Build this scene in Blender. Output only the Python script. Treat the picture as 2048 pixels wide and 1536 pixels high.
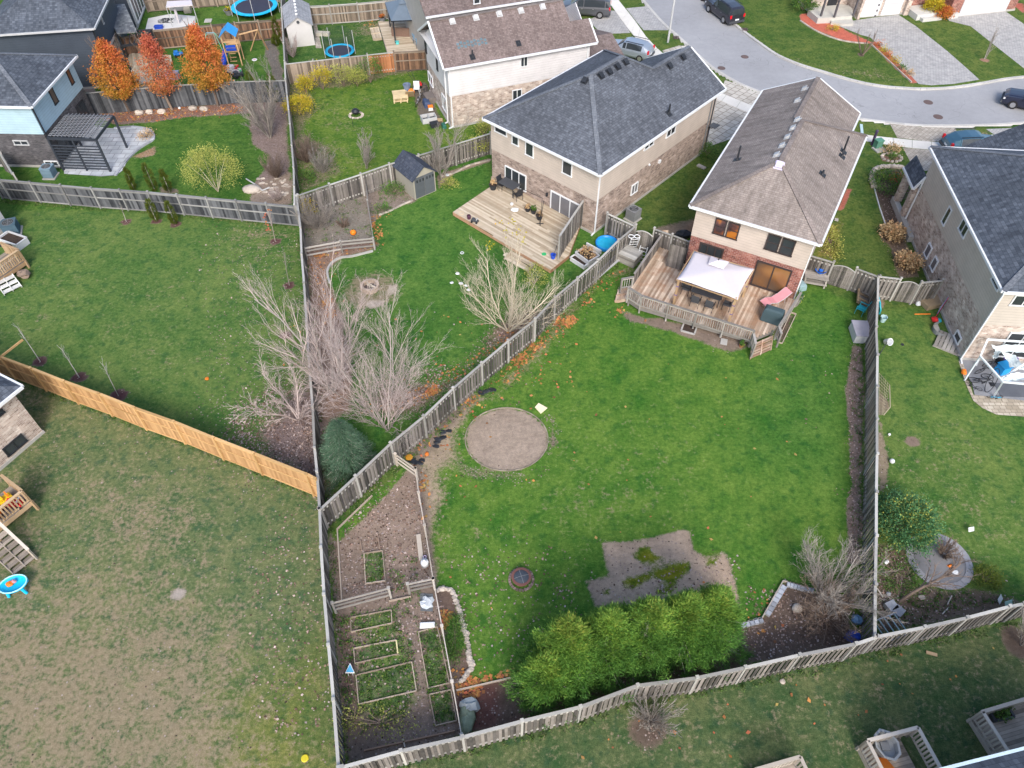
import bpy,math,random
import numpy as np
from mathutils import Vector,Matrix,Euler
random.seed(7);RNG=np.random.default_rng(7)
R=math.radians
scene=bpy.context.scene
for o in list(bpy.data.objects):bpy.data.objects.remove(o)

# ------------------------------------------------------------------ camera
CAM_H=33.0;FPX=1500.0;DEP=R(49.03)
CAM=Vector((0,0,CAM_H))
cd=bpy.data.cameras.new('camera');cam=bpy.data.objects.new('camera',cd);scene.collection.objects.link(cam)
cam.location=CAM;cam.rotation_euler=(R(90)-DEP,0,0)
cd.sensor_width=36;cd.lens=36*FPX/2048;cd.clip_end=3000;cd.clip_start=0.5
scene.camera=cam
# ------------------------------------------------------------------ world, sun, exposure
SUN_EL,SUN_AZ=R(40),R(174)  # azimuth clockwise from +Y
w=bpy.data.worlds.new('World');scene.world=w;w.use_nodes=True
nt=w.node_tree;sky=nt.nodes.new('ShaderNodeTexSky');sky.sky_type='NISHITA';sky.sun_disc=False
sky.sun_elevation=SUN_EL;sky.sun_rotation=SUN_AZ;sky.dust_density=3.0;sky.air_density=1.0;sky.ozone_density=1.5
nt.links.new(sky.outputs[0],nt.nodes['Background'].inputs[0]);nt.nodes['Background'].inputs[1].default_value=0.15
sd=bpy.data.lights.new('sun','SUN');sd.energy=1.5;sd.angle=R(20);sd.color=(1,0.95,0.88)
sun=bpy.data.objects.new('sun',sd);scene.collection.objects.link(sun)
sv=Vector((math.sin(SUN_AZ)*math.cos(SUN_EL),math.cos(SUN_AZ)*math.cos(SUN_EL),math.sin(SUN_EL)))
sun.rotation_euler=sv.to_track_quat('Z','Y').to_euler();sun.location=(0,0,60)
scene.view_settings.view_transform='Standard';scene.view_settings.look='None'
scene.view_settings.gamma=1;scene.view_settings.exposure=0.93

# ------------------------------------------------------------------ survey: read-off points -> real ground points
CF=Vector((0,math.cos(DEP),-math.sin(DEP)));CU=Vector((0,math.sin(DEP),math.cos(DEP)));CR=Vector((1,0,0))
TL={'p':(0,0,1)}
for i,yy in enumerate((0,380,780,1086)):
    for j,xx in enumerate((0,500,1000,1448)):TL['abcd'[i]+'1234'[j]]=(xx,yy,3.4133)
TL['e1']=(1600,0,4.571);TL['e2']=(1050,0,4.551);TL['e3']=(700,0,4.551);TL['e4']=(200,0,4.551)
def ray(t,x,y):
    ox,oy,s=TL[t];return CR*(ox+x/s-1024)-CU*(oy+y/s-768)+CF*FPX
def g(t,x,y,z=0.0):
    d=ray(t,x,y);k=(z-CAM_H)/d.z;return Vector((d.x*k,d.y*k,z))
def hit(t,x,y,P0,n):
    d=ray(t,x,y);return CAM+d*((P0-CAM).dot(n)/d.dot(n))
def gl(t,*xy,z=0.0):return[g(t,xy[i],xy[i+1],z)for i in range(0,len(xy),2)]
def pl(*xy,z=0.0):return gl('p',*xy,z=z)

# ------------------------------------------------------------------ object helpers
COL=scene.collection
def tag(o,label=None,cat=None,group=None,kind=None):
    if label:o['label']=label
    if cat:o['category']=cat
    if group:o['group']=group
    if kind:o['kind']=kind
    return o
def thing(name,label,cat,loc=(0,0,0),rz=0,group=None):
    o=bpy.data.objects.new(name,None);COL.objects.link(o);o.location=loc;o.rotation_euler=(0,0,rz)
    o.empty_display_size=0.2
    return tag(o,label,cat,group)
def rootloc(p):
    L=Vector((0,0,0))
    while p is not None:L+=Vector(p.location);p=p.parent
    return L
def dup(root,loc,rz,label=None,group=None):
    r=root.copy();COL.objects.link(r);r.location=loc;r.rotation_euler=(0,0,rz)
    if label:r['label']=label
    if group:r['group']=group
    for ch in list(root.children):
        c=ch.copy();COL.objects.link(c);c.parent=r
        for gg in list(ch.children):
            d=gg.copy();COL.objects.link(d);d.parent=c
    return r

class MB:
    def __init__(s):s.v=[];s.f=[];s.r=[];s.m=[];s.mi=0;s.rr=None
    def _r(s):return random.random()if s.rr is None else s.rr
    def poly(s,pts,r=None):
        n=len(s.v);s.v+=[tuple(p)for p in pts];s.f.append(tuple(range(n,n+len(pts))));s.r.append(s._r()if r is None else r);s.m.append(s.mi)
        return s
    def mesh(s,pts,faces,r=None):
        n=len(s.v);s.v+=[tuple(p)for p in pts];r=s._r()if r is None else r
        for f in faces:s.f.append(tuple(n+i for i in f));s.r.append(r);s.m.append(s.mi)
        return s
    def box(s,c,sz,rz=0,M=None):
        c=Vector(c);hx,hy,hz=sz[0]/2,sz[1]/2,sz[2]/2
        P=[Vector((x,y,z))for z in(-hz,hz)for x,y in((-hx,-hy),(hx,-hy),(hx,hy),(-hx,hy))]
        Q=M if M is not None else Matrix.Rotation(rz,3,'Z')
        return s.mesh([c+Q@p for p in P],[(3,2,1,0),(4,5,6,7),(0,1,5,4),(1,2,6,5),(2,3,7,6),(3,0,4,7)])
    def box2(s,x0,y0,z0,x1,y1,z1):return s.box(((x0+x1)/2,(y0+y1)/2,(z0+z1)/2),(abs(x1-x0),abs(y1-y0),abs(z1-z0)))
    def beam(s,a,b,w,h,up=(0,0,1)):
        a=Vector(a);b=Vector(b);d=b-a;L=d.length
        if L<1e-6:return s
        x=d/L;upv=Vector(up)
        if abs(x.dot(upv))>0.99:upv=Vector((1,0,0))
        y=upv.cross(x).normalized();z=x.cross(y)
        M=Matrix((x,y,z)).transposed()
        return s.box((a+b)/2,(L,w,h),M=M)
    def prism(s,pts,z0,z1):
        n=len(pts);lo=[(p[0],p[1],z0)for p in pts];hi=[(p[0],p[1],z1)for p in pts]
        A=sum(pts[i][0]*pts[(i+1)%n][1]-pts[(i+1)%n][0]*pts[i][1]for i in range(n))
        if A<0:lo.reverse();hi.reverse()
        return s.mesh(lo+hi,[tuple(range(n))[::-1],tuple(range(n,2*n))]+[(i,(i+1)%n,n+(i+1)%n,n+i)for i in range(n)])
    def slab(s,pts,t,d=(0,0,-1)):  # thick polygon in space
        d=Vector(d)*t;n=len(pts);hi=[Vector(p)for p in pts];lo=[p+d for p in hi]
        return s.mesh(hi+lo,[tuple(range(n)),tuple(range(n,2*n))[::-1]]+[(i,n+i,n+(i+1)%n,(i+1)%n)for i in range(n)])
    def tube(s,pts,rad,n=6,cap=True):
        pts=[Vector(p)for p in pts];m=len(pts)
        if not hasattr(rad,'__len__'):rad=[rad]*m
        V=[];prev=None
        for i,p in enumerate(pts):
            t=(pts[min(i+1,m-1)]-pts[max(i-1,0)])
            if t.length<1e-9:t=Vector((0,0,1))
            t.normalize()
            if prev is None:a=t.orthogonal().normalized()
            else:
                a=prev-t*prev.dot(t)
                a=a.normalized()if a.length>1e-6 else t.orthogonal().normalized()
            prev=a;b=t.cross(a)
            for k in range(n):
                an=2*math.pi*k/n;V.append(p+(a*math.cos(an)+b*math.sin(an))*rad[i])
        Fc=[(i*n+k,i*n+(k+1)%n,(i+1)*n+(k+1)%n,(i+1)*n+k)for i in range(m-1)for k in range(n)]
        if cap:Fc+=[tuple(range(n))[::-1],tuple(range((m-1)*n,m*n))]
        return s.mesh(V,Fc)
    def cyl(s,c,r,h,n=16,r1=None):c=Vector(c);return s.tube([c,c+Vector((0,0,h))],[r,r if r1 is None else r1],n)
    def lathe(s,prof,c=(0,0,0),n=20,sx=1,sy=1,rz=0):
        c=Vector(c);V=[]
        for(r,z)in prof:
            for k in range(n):
                a=2*math.pi*k/n;x,y=r*math.cos(a)*sx,r*math.sin(a)*sy
                V.append((c.x+x*math.cos(rz)-y*math.sin(rz),c.y+x*math.sin(rz)+y*math.cos(rz),c.z+z))
        m=len(prof)
        return s.mesh(V,[(i*n+k,i*n+(k+1)%n,(i+1)*n+(k+1)%n,(i+1)*n+k)for i in range(m-1)for k in range(n)])
    def disc(s,c,r,n=24,sx=1,sy=1,rz=0):
        c=Vector(c);P=[]
        for k in range(n):
            a=2*math.pi*k/n;x,y=r*math.cos(a)*sx,r*math.sin(a)*sy
            P.append((c.x+x*math.cos(rz)-y*math.sin(rz),c.y+x*math.sin(rz)+y*math.cos(rz),c.z))
        return s.poly(P)
    def blob(s,c,rx,ry,rz_,seed=0,n=8,m=5,jit=0.15):
        rg=random.Random(seed);c=Vector(c);V=[c+Vector((0,0,-rz_))]
        for i in range(1,m):
            th=math.pi*i/m
            for k in range(n):
                a=2*math.pi*(k+.5*(i%2))/n;q=1+rg.uniform(-jit,jit)
                V.append(c+Vector((rx*q*math.sin(th)*math.cos(a),ry*q*math.sin(th)*math.sin(a),-rz_*q*math.cos(th))))
        V.append(c+Vector((0,0,rz_)));Fc=[(0,1+(k+1)%n,1+k)for k in range(n)]
        for i in range(m-2):
            for k in range(n):Fc.append((1+i*n+k,1+i*n+(k+1)%n,1+(i+1)*n+(k+1)%n,1+(i+1)*n+k))
        b=1+(m-2)*n;Fc+=[(b+k,b+(k+1)%n,len(V)-1)for k in range(n)]
        return s.mesh(V,Fc)
    def build(s,name,mats,parent=None,label=None,smooth=False,local=False,bevel=0,uvdir=None):
        if not isinstance(mats,(list,tuple)):mats=[mats]
        L=Vector((0,0,0))if local else rootloc(parent)
        V=np.array(s.v,dtype=np.float64).reshape(-1,3)
        me=bpy.data.meshes.new(name);me.from_pydata([tuple(x)for x in(V-np.array(L))],[],s.f)
        for m in mats:me.materials.append(m)
        nf=len(s.f);me.polygons.foreach_set('material_index',s.m)
        at=me.attributes.new('rnd','FLOAT','FACE');at.data.foreach_set('value',s.r)
        uv=me.uv_layers.new(name='UVMap');nl=len(me.loops)
        vi=np.empty(nl,dtype=np.int32);me.loops.foreach_get('vertex_index',vi)
        nr=np.empty(nf*3);me.polygons.foreach_get('normal',nr);nr=nr.reshape(-1,3)
        cnt=np.empty(nf,dtype=np.int32);me.polygons.foreach_get('loop_total',cnt)
        N=np.repeat(nr,cnt,axis=0);T=np.stack([-N[:,1],N[:,0],np.zeros(len(N))],1);ln=np.linalg.norm(T,axis=1)
        fl=ln<0.15;ln[fl]=1;T/=ln[:,None]
        if uvdir is None:uvdir=(1,0)
        T[fl]=(uvdir[0],uvdir[1],0);S=np.cross(N,T);P=V[vi]
        uvv=np.stack([(P*T).sum(1),(P*S).sum(1)],1);uv.data.foreach_set('uv',uvv.ravel())
        if smooth:me.polygons.foreach_set('use_smooth',[True]*nf)
        me.update();o=bpy.data.objects.new(name,me);COL.objects.link(o)
        if parent is not None:o.parent=parent
        if label:o['label']=label
        if bevel:
            b=o.modifiers.new('bevel','BEVEL');b.width=bevel;b.segments=2;b.limit_method='ANGLE'
        return o

def facemesh(name,V,nper,mat,parent=None,rnd=None,label=None,local=False):
    """V (n*nper,3) -> n separate faces"""
    L=np.array(rootloc(parent))if not local else np.zeros(3)
    V=np.asarray(V,dtype=np.float32)-L.astype(np.float32);n=len(V)//nper
    me=bpy.data.meshes.new(name);me.vertices.add(len(V));me.vertices.foreach_set('co',V.ravel())
    me.loops.add(len(V));me.loops.foreach_set('vertex_index',np.arange(len(V),dtype=np.int32))
    me.polygons.add(n);me.polygons.foreach_set('loop_start',np.arange(0,len(V),nper,dtype=np.int32))
    me.polygons.foreach_set('loop_total',np.full(n,nper,dtype=np.int32))
    me.materials.append(mat);me.update(calc_edges=True)
    at=me.attributes.new('rnd','FLOAT','FACE');at.data.foreach_set('value',(RNG.random(n)if rnd is None else rnd).astype(np.float32))
    o=bpy.data.objects.new(name,me);COL.objects.link(o)
    if parent is not None:o.parent=parent
    if label:o['label']=label
    return o

# ------------------------------------------------------------------ materials
class NT:
    def __init__(s,name):
        s.m=bpy.data.materials.new(name);s.m.use_nodes=True;s.t=s.m.node_tree;s.b=s.t.nodes['Principled BSDF']
    def n(s,typ,**k):
        nd=s.t.nodes.new('ShaderNode'+typ)
        for a,b in k.items():setattr(nd,a,b)
        return nd
    def l(s,a,b):s.t.links.new(a,b)
    def set(s,sock,v):
        if hasattr(v,'is_linked')or hasattr(v,'links'):s.l(v,sock)
        elif isinstance(v,(tuple,list))and len(v)==3 and sock.type=='RGBA':sock.default_value=(*v,1)
        else:sock.default_value=v
    def noise(s,vec,scale,detail=3,rough=.55,dist=0):
        n=s.n('TexNoise');s.set(n.inputs['Vector'],vec);n.inputs['Scale'].default_value=scale
        n.inputs['Detail'].default_value=detail;n.inputs['Roughness'].default_value=rough;n.inputs['Distortion'].default_value=dist
        return n.outputs['Fac']
    def math(s,op,a,b=0.0,c=None,clamp=False):
        n=s.n('Math',operation=op,use_clamp=clamp);s.set(n.inputs[0],a);s.set(n.inputs[1],b)
        if c is not None:s.set(n.inputs[2],c)
        return n.outputs[0]
    def rng(s,v,a,b,c=0.0,d=1.0):
        n=s.n('MapRange');s.set(n.inputs[0],v)
        for i,x in enumerate((a,b,c,d)):s.set(n.inputs[i+1],x)
        return n.outputs[0]
    def mix(s,f,a,b,bt='MIX'):
        n=s.n('Mix',data_type='RGBA',blend_type=bt);s.set(n.inputs[0],f);s.set(n.inputs[6],a);s.set(n.inputs[7],b);return n.outputs[2]
    def ramp(s,f,cols,const=False):
        n=s.n('ValToRGB');s.set(n.inputs[0],f);e=n.color_ramp.elements
        if const:n.color_ramp.interpolation='CONSTANT'
        while len(e)<len(cols):e.new(0.5)
        for i,(p,c)in enumerate(cols):e[i].position=p;e[i].color=(*c,1)
        return n.outputs[0]
    def attr(s,name,out='Fac'):
        n=s.n('Attribute');n.attribute_name=name;return n.outputs[out]
    def pos(s):return s.n('NewGeometry').outputs['Position']
    def uv(s):return s.n('UVMap').outputs['UV']
    def bump(s,h,strength=.3,dist=.02):
        n=s.n('Bump');s.set(n.inputs['Height'],h);n.inputs['Strength'].default_value=strength;n.inputs['Distance'].default_value=dist
        s.l(n.outputs[0],s.b.inputs['Normal'])
    def out(s,col,rough=.8,spec=.3,metal=0):
        s.set(s.b.inputs['Base Color'],col);s.set(s.b.inputs['Roughness'],rough);s.b.inputs['Specular IOR Level'].default_value=spec
        s.b.inputs['Metallic'].default_value=metal;return s.m
def mul(c,k):return tuple(x*k for x in c)
def MAT(name,col,rough=.7,var=.12,scale=2.5,rv=.15,spec=.3,metal=0,bump=0,dirt=None):
    t=NT(name);p=t.pos();n1=t.noise(p,scale,4);n2=t.noise(p,scale*9,2)
    f=t.math('ADD',t.math('MULTIPLY',n1,.6),t.math('MULTIPLY',n2,.4))
    f=t.rng(f,.3,.7,1-var,1+var);f=t.math('MULTIPLY',f,t.rng(t.attr('rnd'),0,1,1-rv,1+rv))
    c=t.mix(1.0,col,gray(t,f),'MULTIPLY')
    if dirt:c=t.mix(t.rng(n1,.55,.75,0,.6),c,dirt)
    if bump:t.bump(n2,bump,.02)
    return t.out(c,rough,spec,metal)
def gray(t,f):
    n=t.n('CombineColor')
    for i in range(3):t.set(n.inputs[i],f)
    return n.outputs[0]
# ---- surfaces -----------------------------------------------------------------
def brickmat(name,cols,mortar,bw=.22,bh=.075,var=.5,mort=.012):
    t=NT(name);b=t.n('TexBrick');t.l(t.uv(),b.inputs['Vector']);b.inputs['Scale'].default_value=1
    b.inputs['Brick Width'].default_value=bw;b.inputs['Row Height'].default_value=bh;b.inputs['Mortar Size'].default_value=mort
    b.inputs['Mortar Smooth'].default_value=.3;b.inputs['Bias'].default_value=0
    b.inputs['Color1'].default_value=(0,0,0,1);b.inputs['Color2'].default_value=(1,1,1,1);b.inputs['Mortar'].default_value=(.5,.5,.5,1)
    mp=t.n('Mapping');t.l(t.uv(),mp.inputs['Vector']);mp.inputs['Scale'].default_value=(1/bw*.9,1/bh*.45,1)
    cell=t.n('TexWhiteNoise',noise_dimensions='2D');fl=t.n('VectorMath',operation='FLOOR');t.l(mp.outputs[0],fl.inputs[0]);t.l(fl.outputs[0],cell.inputs[0])
    f=t.mix(.45,b.outputs['Color'],cell.outputs['Value']);n=t.noise(t.pos(),1.3,3)
    c=t.ramp(f,[(i/(len(cols)-1)*.9+.05,x)for i,x in enumerate(cols)])
    c=t.mix(1.0,c,gray(t,t.rng(n,.3,.7,1-var*.5,1+var*.5)),'MULTIPLY')
    c=t.mix(b.outputs['Fac'],c,mortar);t.bump(t.math('SUBTRACT',1,b.outputs['Fac']),.4,.01)
    return t.out(c,.9,.2)
def sidingmat(name,col,pitch=.2,var=.08):
    t=NT(name);sp=t.n('SeparateXYZ');t.l(t.pos(),sp.inputs[0]);z=sp.outputs[2]
    fr=t.math('FRACT',t.math('DIVIDE',z,pitch));line=t.rng(fr,0,.14,.62,1.0)
    n=t.noise(t.pos(),1.1,4);n2=t.noise(t.pos(),14,2)
    k=t.math('MULTIPLY',line,t.rng(n,.3,.7,1-var,1+var));k=t.math('MULTIPLY',k,t.rng(n2,.3,.7,.97,1.03))
    t.bump(fr,.6,.03);return t.out(t.mix(1.0,col,gray(t,k),'MULTIPLY'),.55,.35)
def shinglemat(name,c1,c2,c3,bw=.33,bh=.145,stain=.2,big=.18):
    t=NT(name);b=t.n('TexBrick');t.l(t.uv(),b.inputs['Vector']);b.inputs['Scale'].default_value=1;b.offset_frequency=2;b.squash=.7;b.squash_frequency=3
    b.inputs['Brick Width'].default_value=bw;b.inputs['Row Height'].default_value=bh;b.inputs['Mortar Size'].default_value=.011;b.inputs['Mortar Smooth'].default_value=.6
    b.inputs['Color1'].default_value=(0,0,0,1);b.inputs['Color2'].default_value=(1,1,1,1);b.inputs['Bias'].default_value=-.1
    mp=t.n('Mapping');t.l(t.uv(),mp.inputs['Vector']);mp.inputs['Scale'].default_value=(1/(bw*.55),1/bh,1)
    fl=t.n('VectorMath',operation='FLOOR');t.l(mp.outputs[0],fl.inputs[0]);cell=t.n('TexWhiteNoise',noise_dimensions='2D');t.l(fl.outputs[0],cell.inputs[0])
    n=t.noise(t.pos(),.35,4,.6);n2=t.noise(t.pos(),22,2);f=t.mix(.6,b.outputs['Color'],cell.outputs['Value'])
    c=t.ramp(f,[(.1,c1),(.5,c2),(.9,c3)])
    k=t.math('MULTIPLY',t.rng(n,.3,.7,1-big,1+big),t.rng(n2,.3,.7,.93,1.07))
    mp2=t.n('Mapping');t.l(t.uv(),mp2.inputs['Vector']);mp2.inputs['Scale'].default_value=(.9,.12,1);st=t.noise(mp2.outputs[0],3,3)
    k=t.math('MULTIPLY',k,t.rng(st,.35,.65,1-stain*.5,1+stain*.5))
    c=t.mix(1.0,c,gray(t,k),'MULTIPLY');c=t.mix(t.math('MULTIPLY',b.outputs['Fac'],.75),c,mul(c1,.45))
    t.bump(t.math('ADD',t.math('MULTIPLY',b.outputs['Fac'],-1),cell.outputs['Value']),.35,.012)
    return t.out(c,.9,.25)
def woodmat(name,light,dark,stain=None,sc=1.0,rough=.8,gvar=.35,stamt=.5):
    t=NT(name);p=t.pos();r=t.attr('rnd');n=t.noise(p,3*sc,5,.65);n2=t.noise(p,30*sc,3)
    f=t.math('ADD',t.math('MULTIPLY',r,.5),t.math('ADD',t.math('MULTIPLY',n,.6),t.math('MULTIPLY',n2,.25)))
    c=t.mix(t.rng(f,.35,.95),dark,light);k=t.rng(r,0,1,1-gvar*.5,1+gvar*.5);c=t.mix(1.0,c,gray(t,k),'MULTIPLY')
    if stain:c=t.mix(t.rng(t.noise(p,1.3*sc,4),.45,.72,0,stamt),c,stain)
    t.bump(n2,.3,.01);return t.out(c,rough,.25)
def pavermat(name,cols,joint,bw=.22,bh=.11,var=.2,jf=1.0):
    m=brickmat(name,cols,joint,bw,bh,var,.012*jf);return m
def leafmat(name,cols,rough=.6,trans=.12):
    t=NT(name);c=t.ramp(t.attr('rnd'),[(i/(len(cols)-1)*.96+.02,x)for i,x in enumerate(cols)])
    c=t.mix(1.0,c,gray(t,t.rng(t.noise(t.pos(),.9,3),.3,.7,.82,1.18)),'MULTIPLY')
    m=t.out(c,rough,.2);t.b.inputs['Subsurface Weight'].default_value=0
    d=t.n('BsdfTranslucent');t.l(c,d.inputs[0]);mx=t.n('MixShader');mx.inputs[0].default_value=trans
    o=t.t.nodes['Material Output'];t.l(t.b.outputs[0],mx.inputs[1]);t.l(d.outputs[0],mx.inputs[2]);t.l(mx.outputs[0],o.inputs[0]);return m

white=MAT('white_trim',(.66,.68,.7),.5,.05,rv=.04);soffit=MAT('white_soffit',(.6,.6,.6),.6,.05,rv=.02)
blackm=MAT('black_metal',(.025,.028,.034),.45,.2,rv=.2);darkgrey=MAT('dark_grey_plastic',(.06,.065,.075),.6,.15,rv=.1)
midgrey=MAT('grey_metal',(.2,.21,.22),.5,.12,rv=.1);lightgrey=MAT('light_grey_plastic',(.45,.46,.47),.5,.1,rv=.08)
concrete=MAT('concrete',(.38,.37,.35),.9,.14,1.2,rv=.06,bump=.2);sidewalkm=MAT('sidewalk_concrete',(.62,.6,.56),.9,.09,.8,rv=.05,bump=.15)
kerbm=MAT('kerb_concrete',(.46,.45,.43),.9,.15,1.0,rv=.1)
def glassmat(name,c=(.02,.024,.028),rough=.12):
    t=NT(name);n=t.noise(t.pos(),.8,2);return t.out(t.mix(n,c,mul(c,2.2)),rough,.6)
glass=glassmat('window_glass');glassw=glassmat('curtained_glass',(.09,.09,.1),.2);carglass=glassmat('car_glass',(.02,.025,.03),.08)
glasswarm=NT('glass_over_warm_room');glasswarm=glasswarm.out(glasswarm.ramp(glasswarm.noise(glasswarm.pos(),1.1,2),[(.38,(.04,.02,.018)),(.48,(.12,.045,.03)),(.58,(.38,.13,.015))]),.12,.6)
shingle_dark=shinglemat('charcoal_shingles',(.07,.078,.094),(.095,.106,.127),(.13,.144,.17),.34,.16)
shingle_brown=shinglemat('brown_shingles',(.195,.165,.148),(.23,.197,.178),(.262,.227,.207),.3,.14,.35,.2)
shingle_brown2=shinglemat('red_brown_shingles',(.14,.108,.1),(.18,.142,.134),(.215,.173,.163),.3,.14,.25,.16)
shingle_slate=shinglemat('slate_shingles',(.052,.062,.08),(.08,.094,.117),(.112,.129,.157),.38,.2)
capm_dark=shinglemat('charcoal_ridge_shingles',(.115,.128,.152),(.14,.155,.18),(.17,.186,.21),.3,.2);capm_brown=shinglemat('brown_ridge_shingles',(.18,.15,.137),(.205,.175,.16),(.235,.2,.186),.3,.2)
brick_tan=brickmat('tan_brick',[(.13,.095,.08),(.25,.19,.155),(.34,.265,.225),(.46,.38,.33)],(.36,.3,.27),.27,.105)
brick_beige=brickmat('beige_brick',[(.2,.145,.12),(.38,.3,.255),(.48,.4,.345),(.62,.55,.49)],(.5,.44,.4),.27,.105)
brick_red=brickmat('red_brick',[(.11,.03,.025),(.2,.06,.048),(.28,.1,.075),(.36,.19,.15)],(.36,.28,.25),.27,.105)
brick_dark=brickmat('dark_brick',[(.04,.038,.045),(.07,.066,.075),(.1,.095,.105),(.15,.14,.15)],(.1,.1,.1))
siding_beige=sidingmat('beige_siding',(.52,.45,.395));siding_white=sidingmat('white_siding',(.67,.655,.67));siding_tan=sidingmat('tan_siding',(.5,.45,.4))
siding_blue=sidingmat('pale_blue_siding',(.38,.53,.62));siding_slate=sidingmat('slate_siding',(.06,.075,.1));siding_grey=sidingmat('grey_siding',(.44,.44,.45))
siding_pinkbeige=sidingmat('greige_siding',(.45,.425,.39))
fence_grey=woodmat('weathered_grey_fence_wood',(.215,.195,.18),(.055,.052,.052),(.09,.09,.05),1.0,gvar=.6,stamt=.25)
fence_greytop=woodmat('weathered_fence_cap_wood',(.42,.41,.38),(.26,.255,.24),None,1.0,gvar=.25)
fence_railg=woodmat('grey_fence_rail_wood',(.27,.27,.265),(.17,.17,.17),None,1,gvar=.25)
fence_dark=woodmat('dark_weathered_fence_boards',(.115,.12,.13),(.03,.034,.042),None,1,gvar=.6)
fence_tanw=woodmat('brownish_weathered_fence_boards',(.26,.21,.165),(.12,.095,.075),None,1,gvar=.6)
fence_new=woodmat('new_cedar_fence_wood',(.5,.31,.15),(.36,.2,.09),None,1,gvar=.3)
fence_newpost=woodmat('new_cedar_post_wood',(.56,.36,.17),(.42,.26,.11),None,1,gvar=.2)
fence_orange=woodmat('orange_replacement_boards',(.42,.19,.09),(.25,.1,.045),None,1,gvar=.4)
fence_brown=woodmat('brown_fence_boards',(.21,.12,.075),(.07,.045,.035),None,1,gvar=.5)
deck_red=woodmat('red_brown_deck_boards',(.54,.44,.35),(.31,.215,.145),(.34,.17,.09),1,gvar=.45,stamt=.6)
deck_pale=woodmat('pale_weathered_deck_boards',(.52,.45,.35),(.36,.29,.2),(.35,.24,.15),1,gvar=.3,stamt=.3)
deck_grey=woodmat('grey_deck_boards',(.36,.31,.26),(.2,.17,.14),(.14,.12,.09),1,gvar=.4,stamt=.4)
rail_grey=woodmat('grey_railing_wood',(.36,.34,.31),(.2,.185,.17),None,1,gvar=.3)
rail_tan=woodmat('tan_railing_wood',(.52,.47,.41),(.4,.35,.29),None,1,gvar=.15)
cedar_rail=woodmat('cedar_railing_wood',(.48,.35,.22),(.34,.22,.12),None,1,gvar=.2)
bedwood=woodmat('bed_edging_wood',(.45,.38,.31),(.28,.22,.17),None,1,gvar=.3)
bark=woodmat('grey_bark',(.4,.365,.34),(.24,.21,.19),None,2,gvar=.3);bark_pink=woodmat('pinkish_grey_twigs',(.53,.44,.415),(.33,.27,.25),None,2,gvar=.5)
bark_tan=woodmat('tan_twigs',(.58,.51,.4),(.4,.345,.26),None,2,gvar=.4);bark_br=woodmat('brown_twigs',(.24,.18,.14),(.12,.09,.075),None,2,gvar=.5)
bark_gr=woodmat('grey_brown_twigs',(.32,.29,.26),(.2,.175,.155),None,2,gvar=.4);bark_white=woodmat('pale_sapling_bark',(.5,.48,.45),(.3,.28,.26),None,2,gvar=.3)
lf_cedar=leafmat('cedar_foliage',[(.02,.06,.018),(.07,.18,.035),(.13,.28,.05),(.24,.37,.06),(.46,.43,.09)],trans=.25)
lf_spruce=leafmat('spruce_needles',[(.025,.05,.03),(.055,.11,.065),(.09,.17,.105),(.15,.23,.15)])
lf_orange=leafmat('orange_autumn_leaves',[(.28,.2,.03),(.44,.24,.04),(.56,.2,.05),(.58,.15,.06),(.5,.11,.06)],trans=.25)
lf_orange2=leafmat('red_orange_autumn_leaves',[(.42,.24,.07),(.52,.18,.07),(.5,.13,.08),(.45,.11,.09)],trans=.25)
lf_yellow=leafmat('yellow_leaves',[(.2,.22,.03),(.4,.36,.03),(.55,.45,.04),(.6,.3,.04)],trans=.25)
lf_ygreen=leafmat('yellow_green_leaves',[(.16,.2,.04),(.28,.32,.07),(.4,.42,.11),(.5,.45,.13)],trans=.2)
lf_green=leafmat('green_shrub_leaves',[(.03,.08,.02),(.06,.14,.03),(.1,.2,.04),(.2,.24,.04)])
lf_darkgreen=leafmat('dark_green_shrub_leaves',[(.03,.1,.04),(.06,.17,.07),(.11,.24,.09),(.5,.42,.05)])
lf_emerald=leafmat('olive_evergreen',[(.04,.06,.01),(.08,.11,.015),(.13,.15,.02)])
lf_straw=leafmat('dry_straw_blades',[(.22,.13,.06),(.42,.28,.14),(.55,.42,.25),(.6,.3,.15)])
lf_fallen=leafmat('fallen_orange_leaves',[(.2,.09,.045),(.4,.17,.06),(.5,.25,.07),(.46,.13,.07),(.42,.32,.1)],.8)
lf_fallenbr=leafmat('fallen_brown_leaves',[(.1,.06,.045),(.2,.13,.1),(.3,.2,.16),(.42,.32,.28),(.5,.42,.4)],.8)
mulch_red=MAT('red_mulch',(.3,.07,.045),.95,.35,6,bump=.5);stonem=MAT('pale_stone',(.42,.37,.32),.9,.2,5,rv=.3,bump=.3);bluestone=MAT('blue_grey_stone',(.36,.38,.42),.9,.2,5,rv=.35)
asphalt=None
bluep=MAT('blue_plastic',(.02,.27,.62),.4,.08,rv=.1);tealp=MAT('teal_plastic',(.02,.3,.38),.45,.1,rv=.15);brightblue=MAT('bright_blue_plastic',(.01,.45,.75),.4,.06,rv=.06);deepblue=MAT('deep_blue_plastic',(.02,.07,.45),.4,.1,rv=.1)
redp=MAT('red_plastic',(.6,.03,.03),.45,.1,rv=.15);yellowp=MAT('yellow_plastic',(.75,.5,.02),.45,.08,rv=.1);orangep=MAT('orange_plastic',(.75,.2,.02),.45,.08,rv=.1);greenp=MAT('green_plastic',(.04,.4,.14),.5,.1)
pinkf=MAT('pink_fabric',(.62,.27,.3),.8,.08,4,rv=.06);canvas=MAT('white_canvas',(.56,.53,.57),.8,.05,.8,rv=.03);rubber=MAT('rubber',(.02,.02,.022),.8,.1)
chrome=MAT('wheel_alloy',(.5,.51,.53),.35,.08,metal=.8);woodbox=woodmat('plain_board_wood',(.55,.42,.27),(.38,.27,.16))
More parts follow.
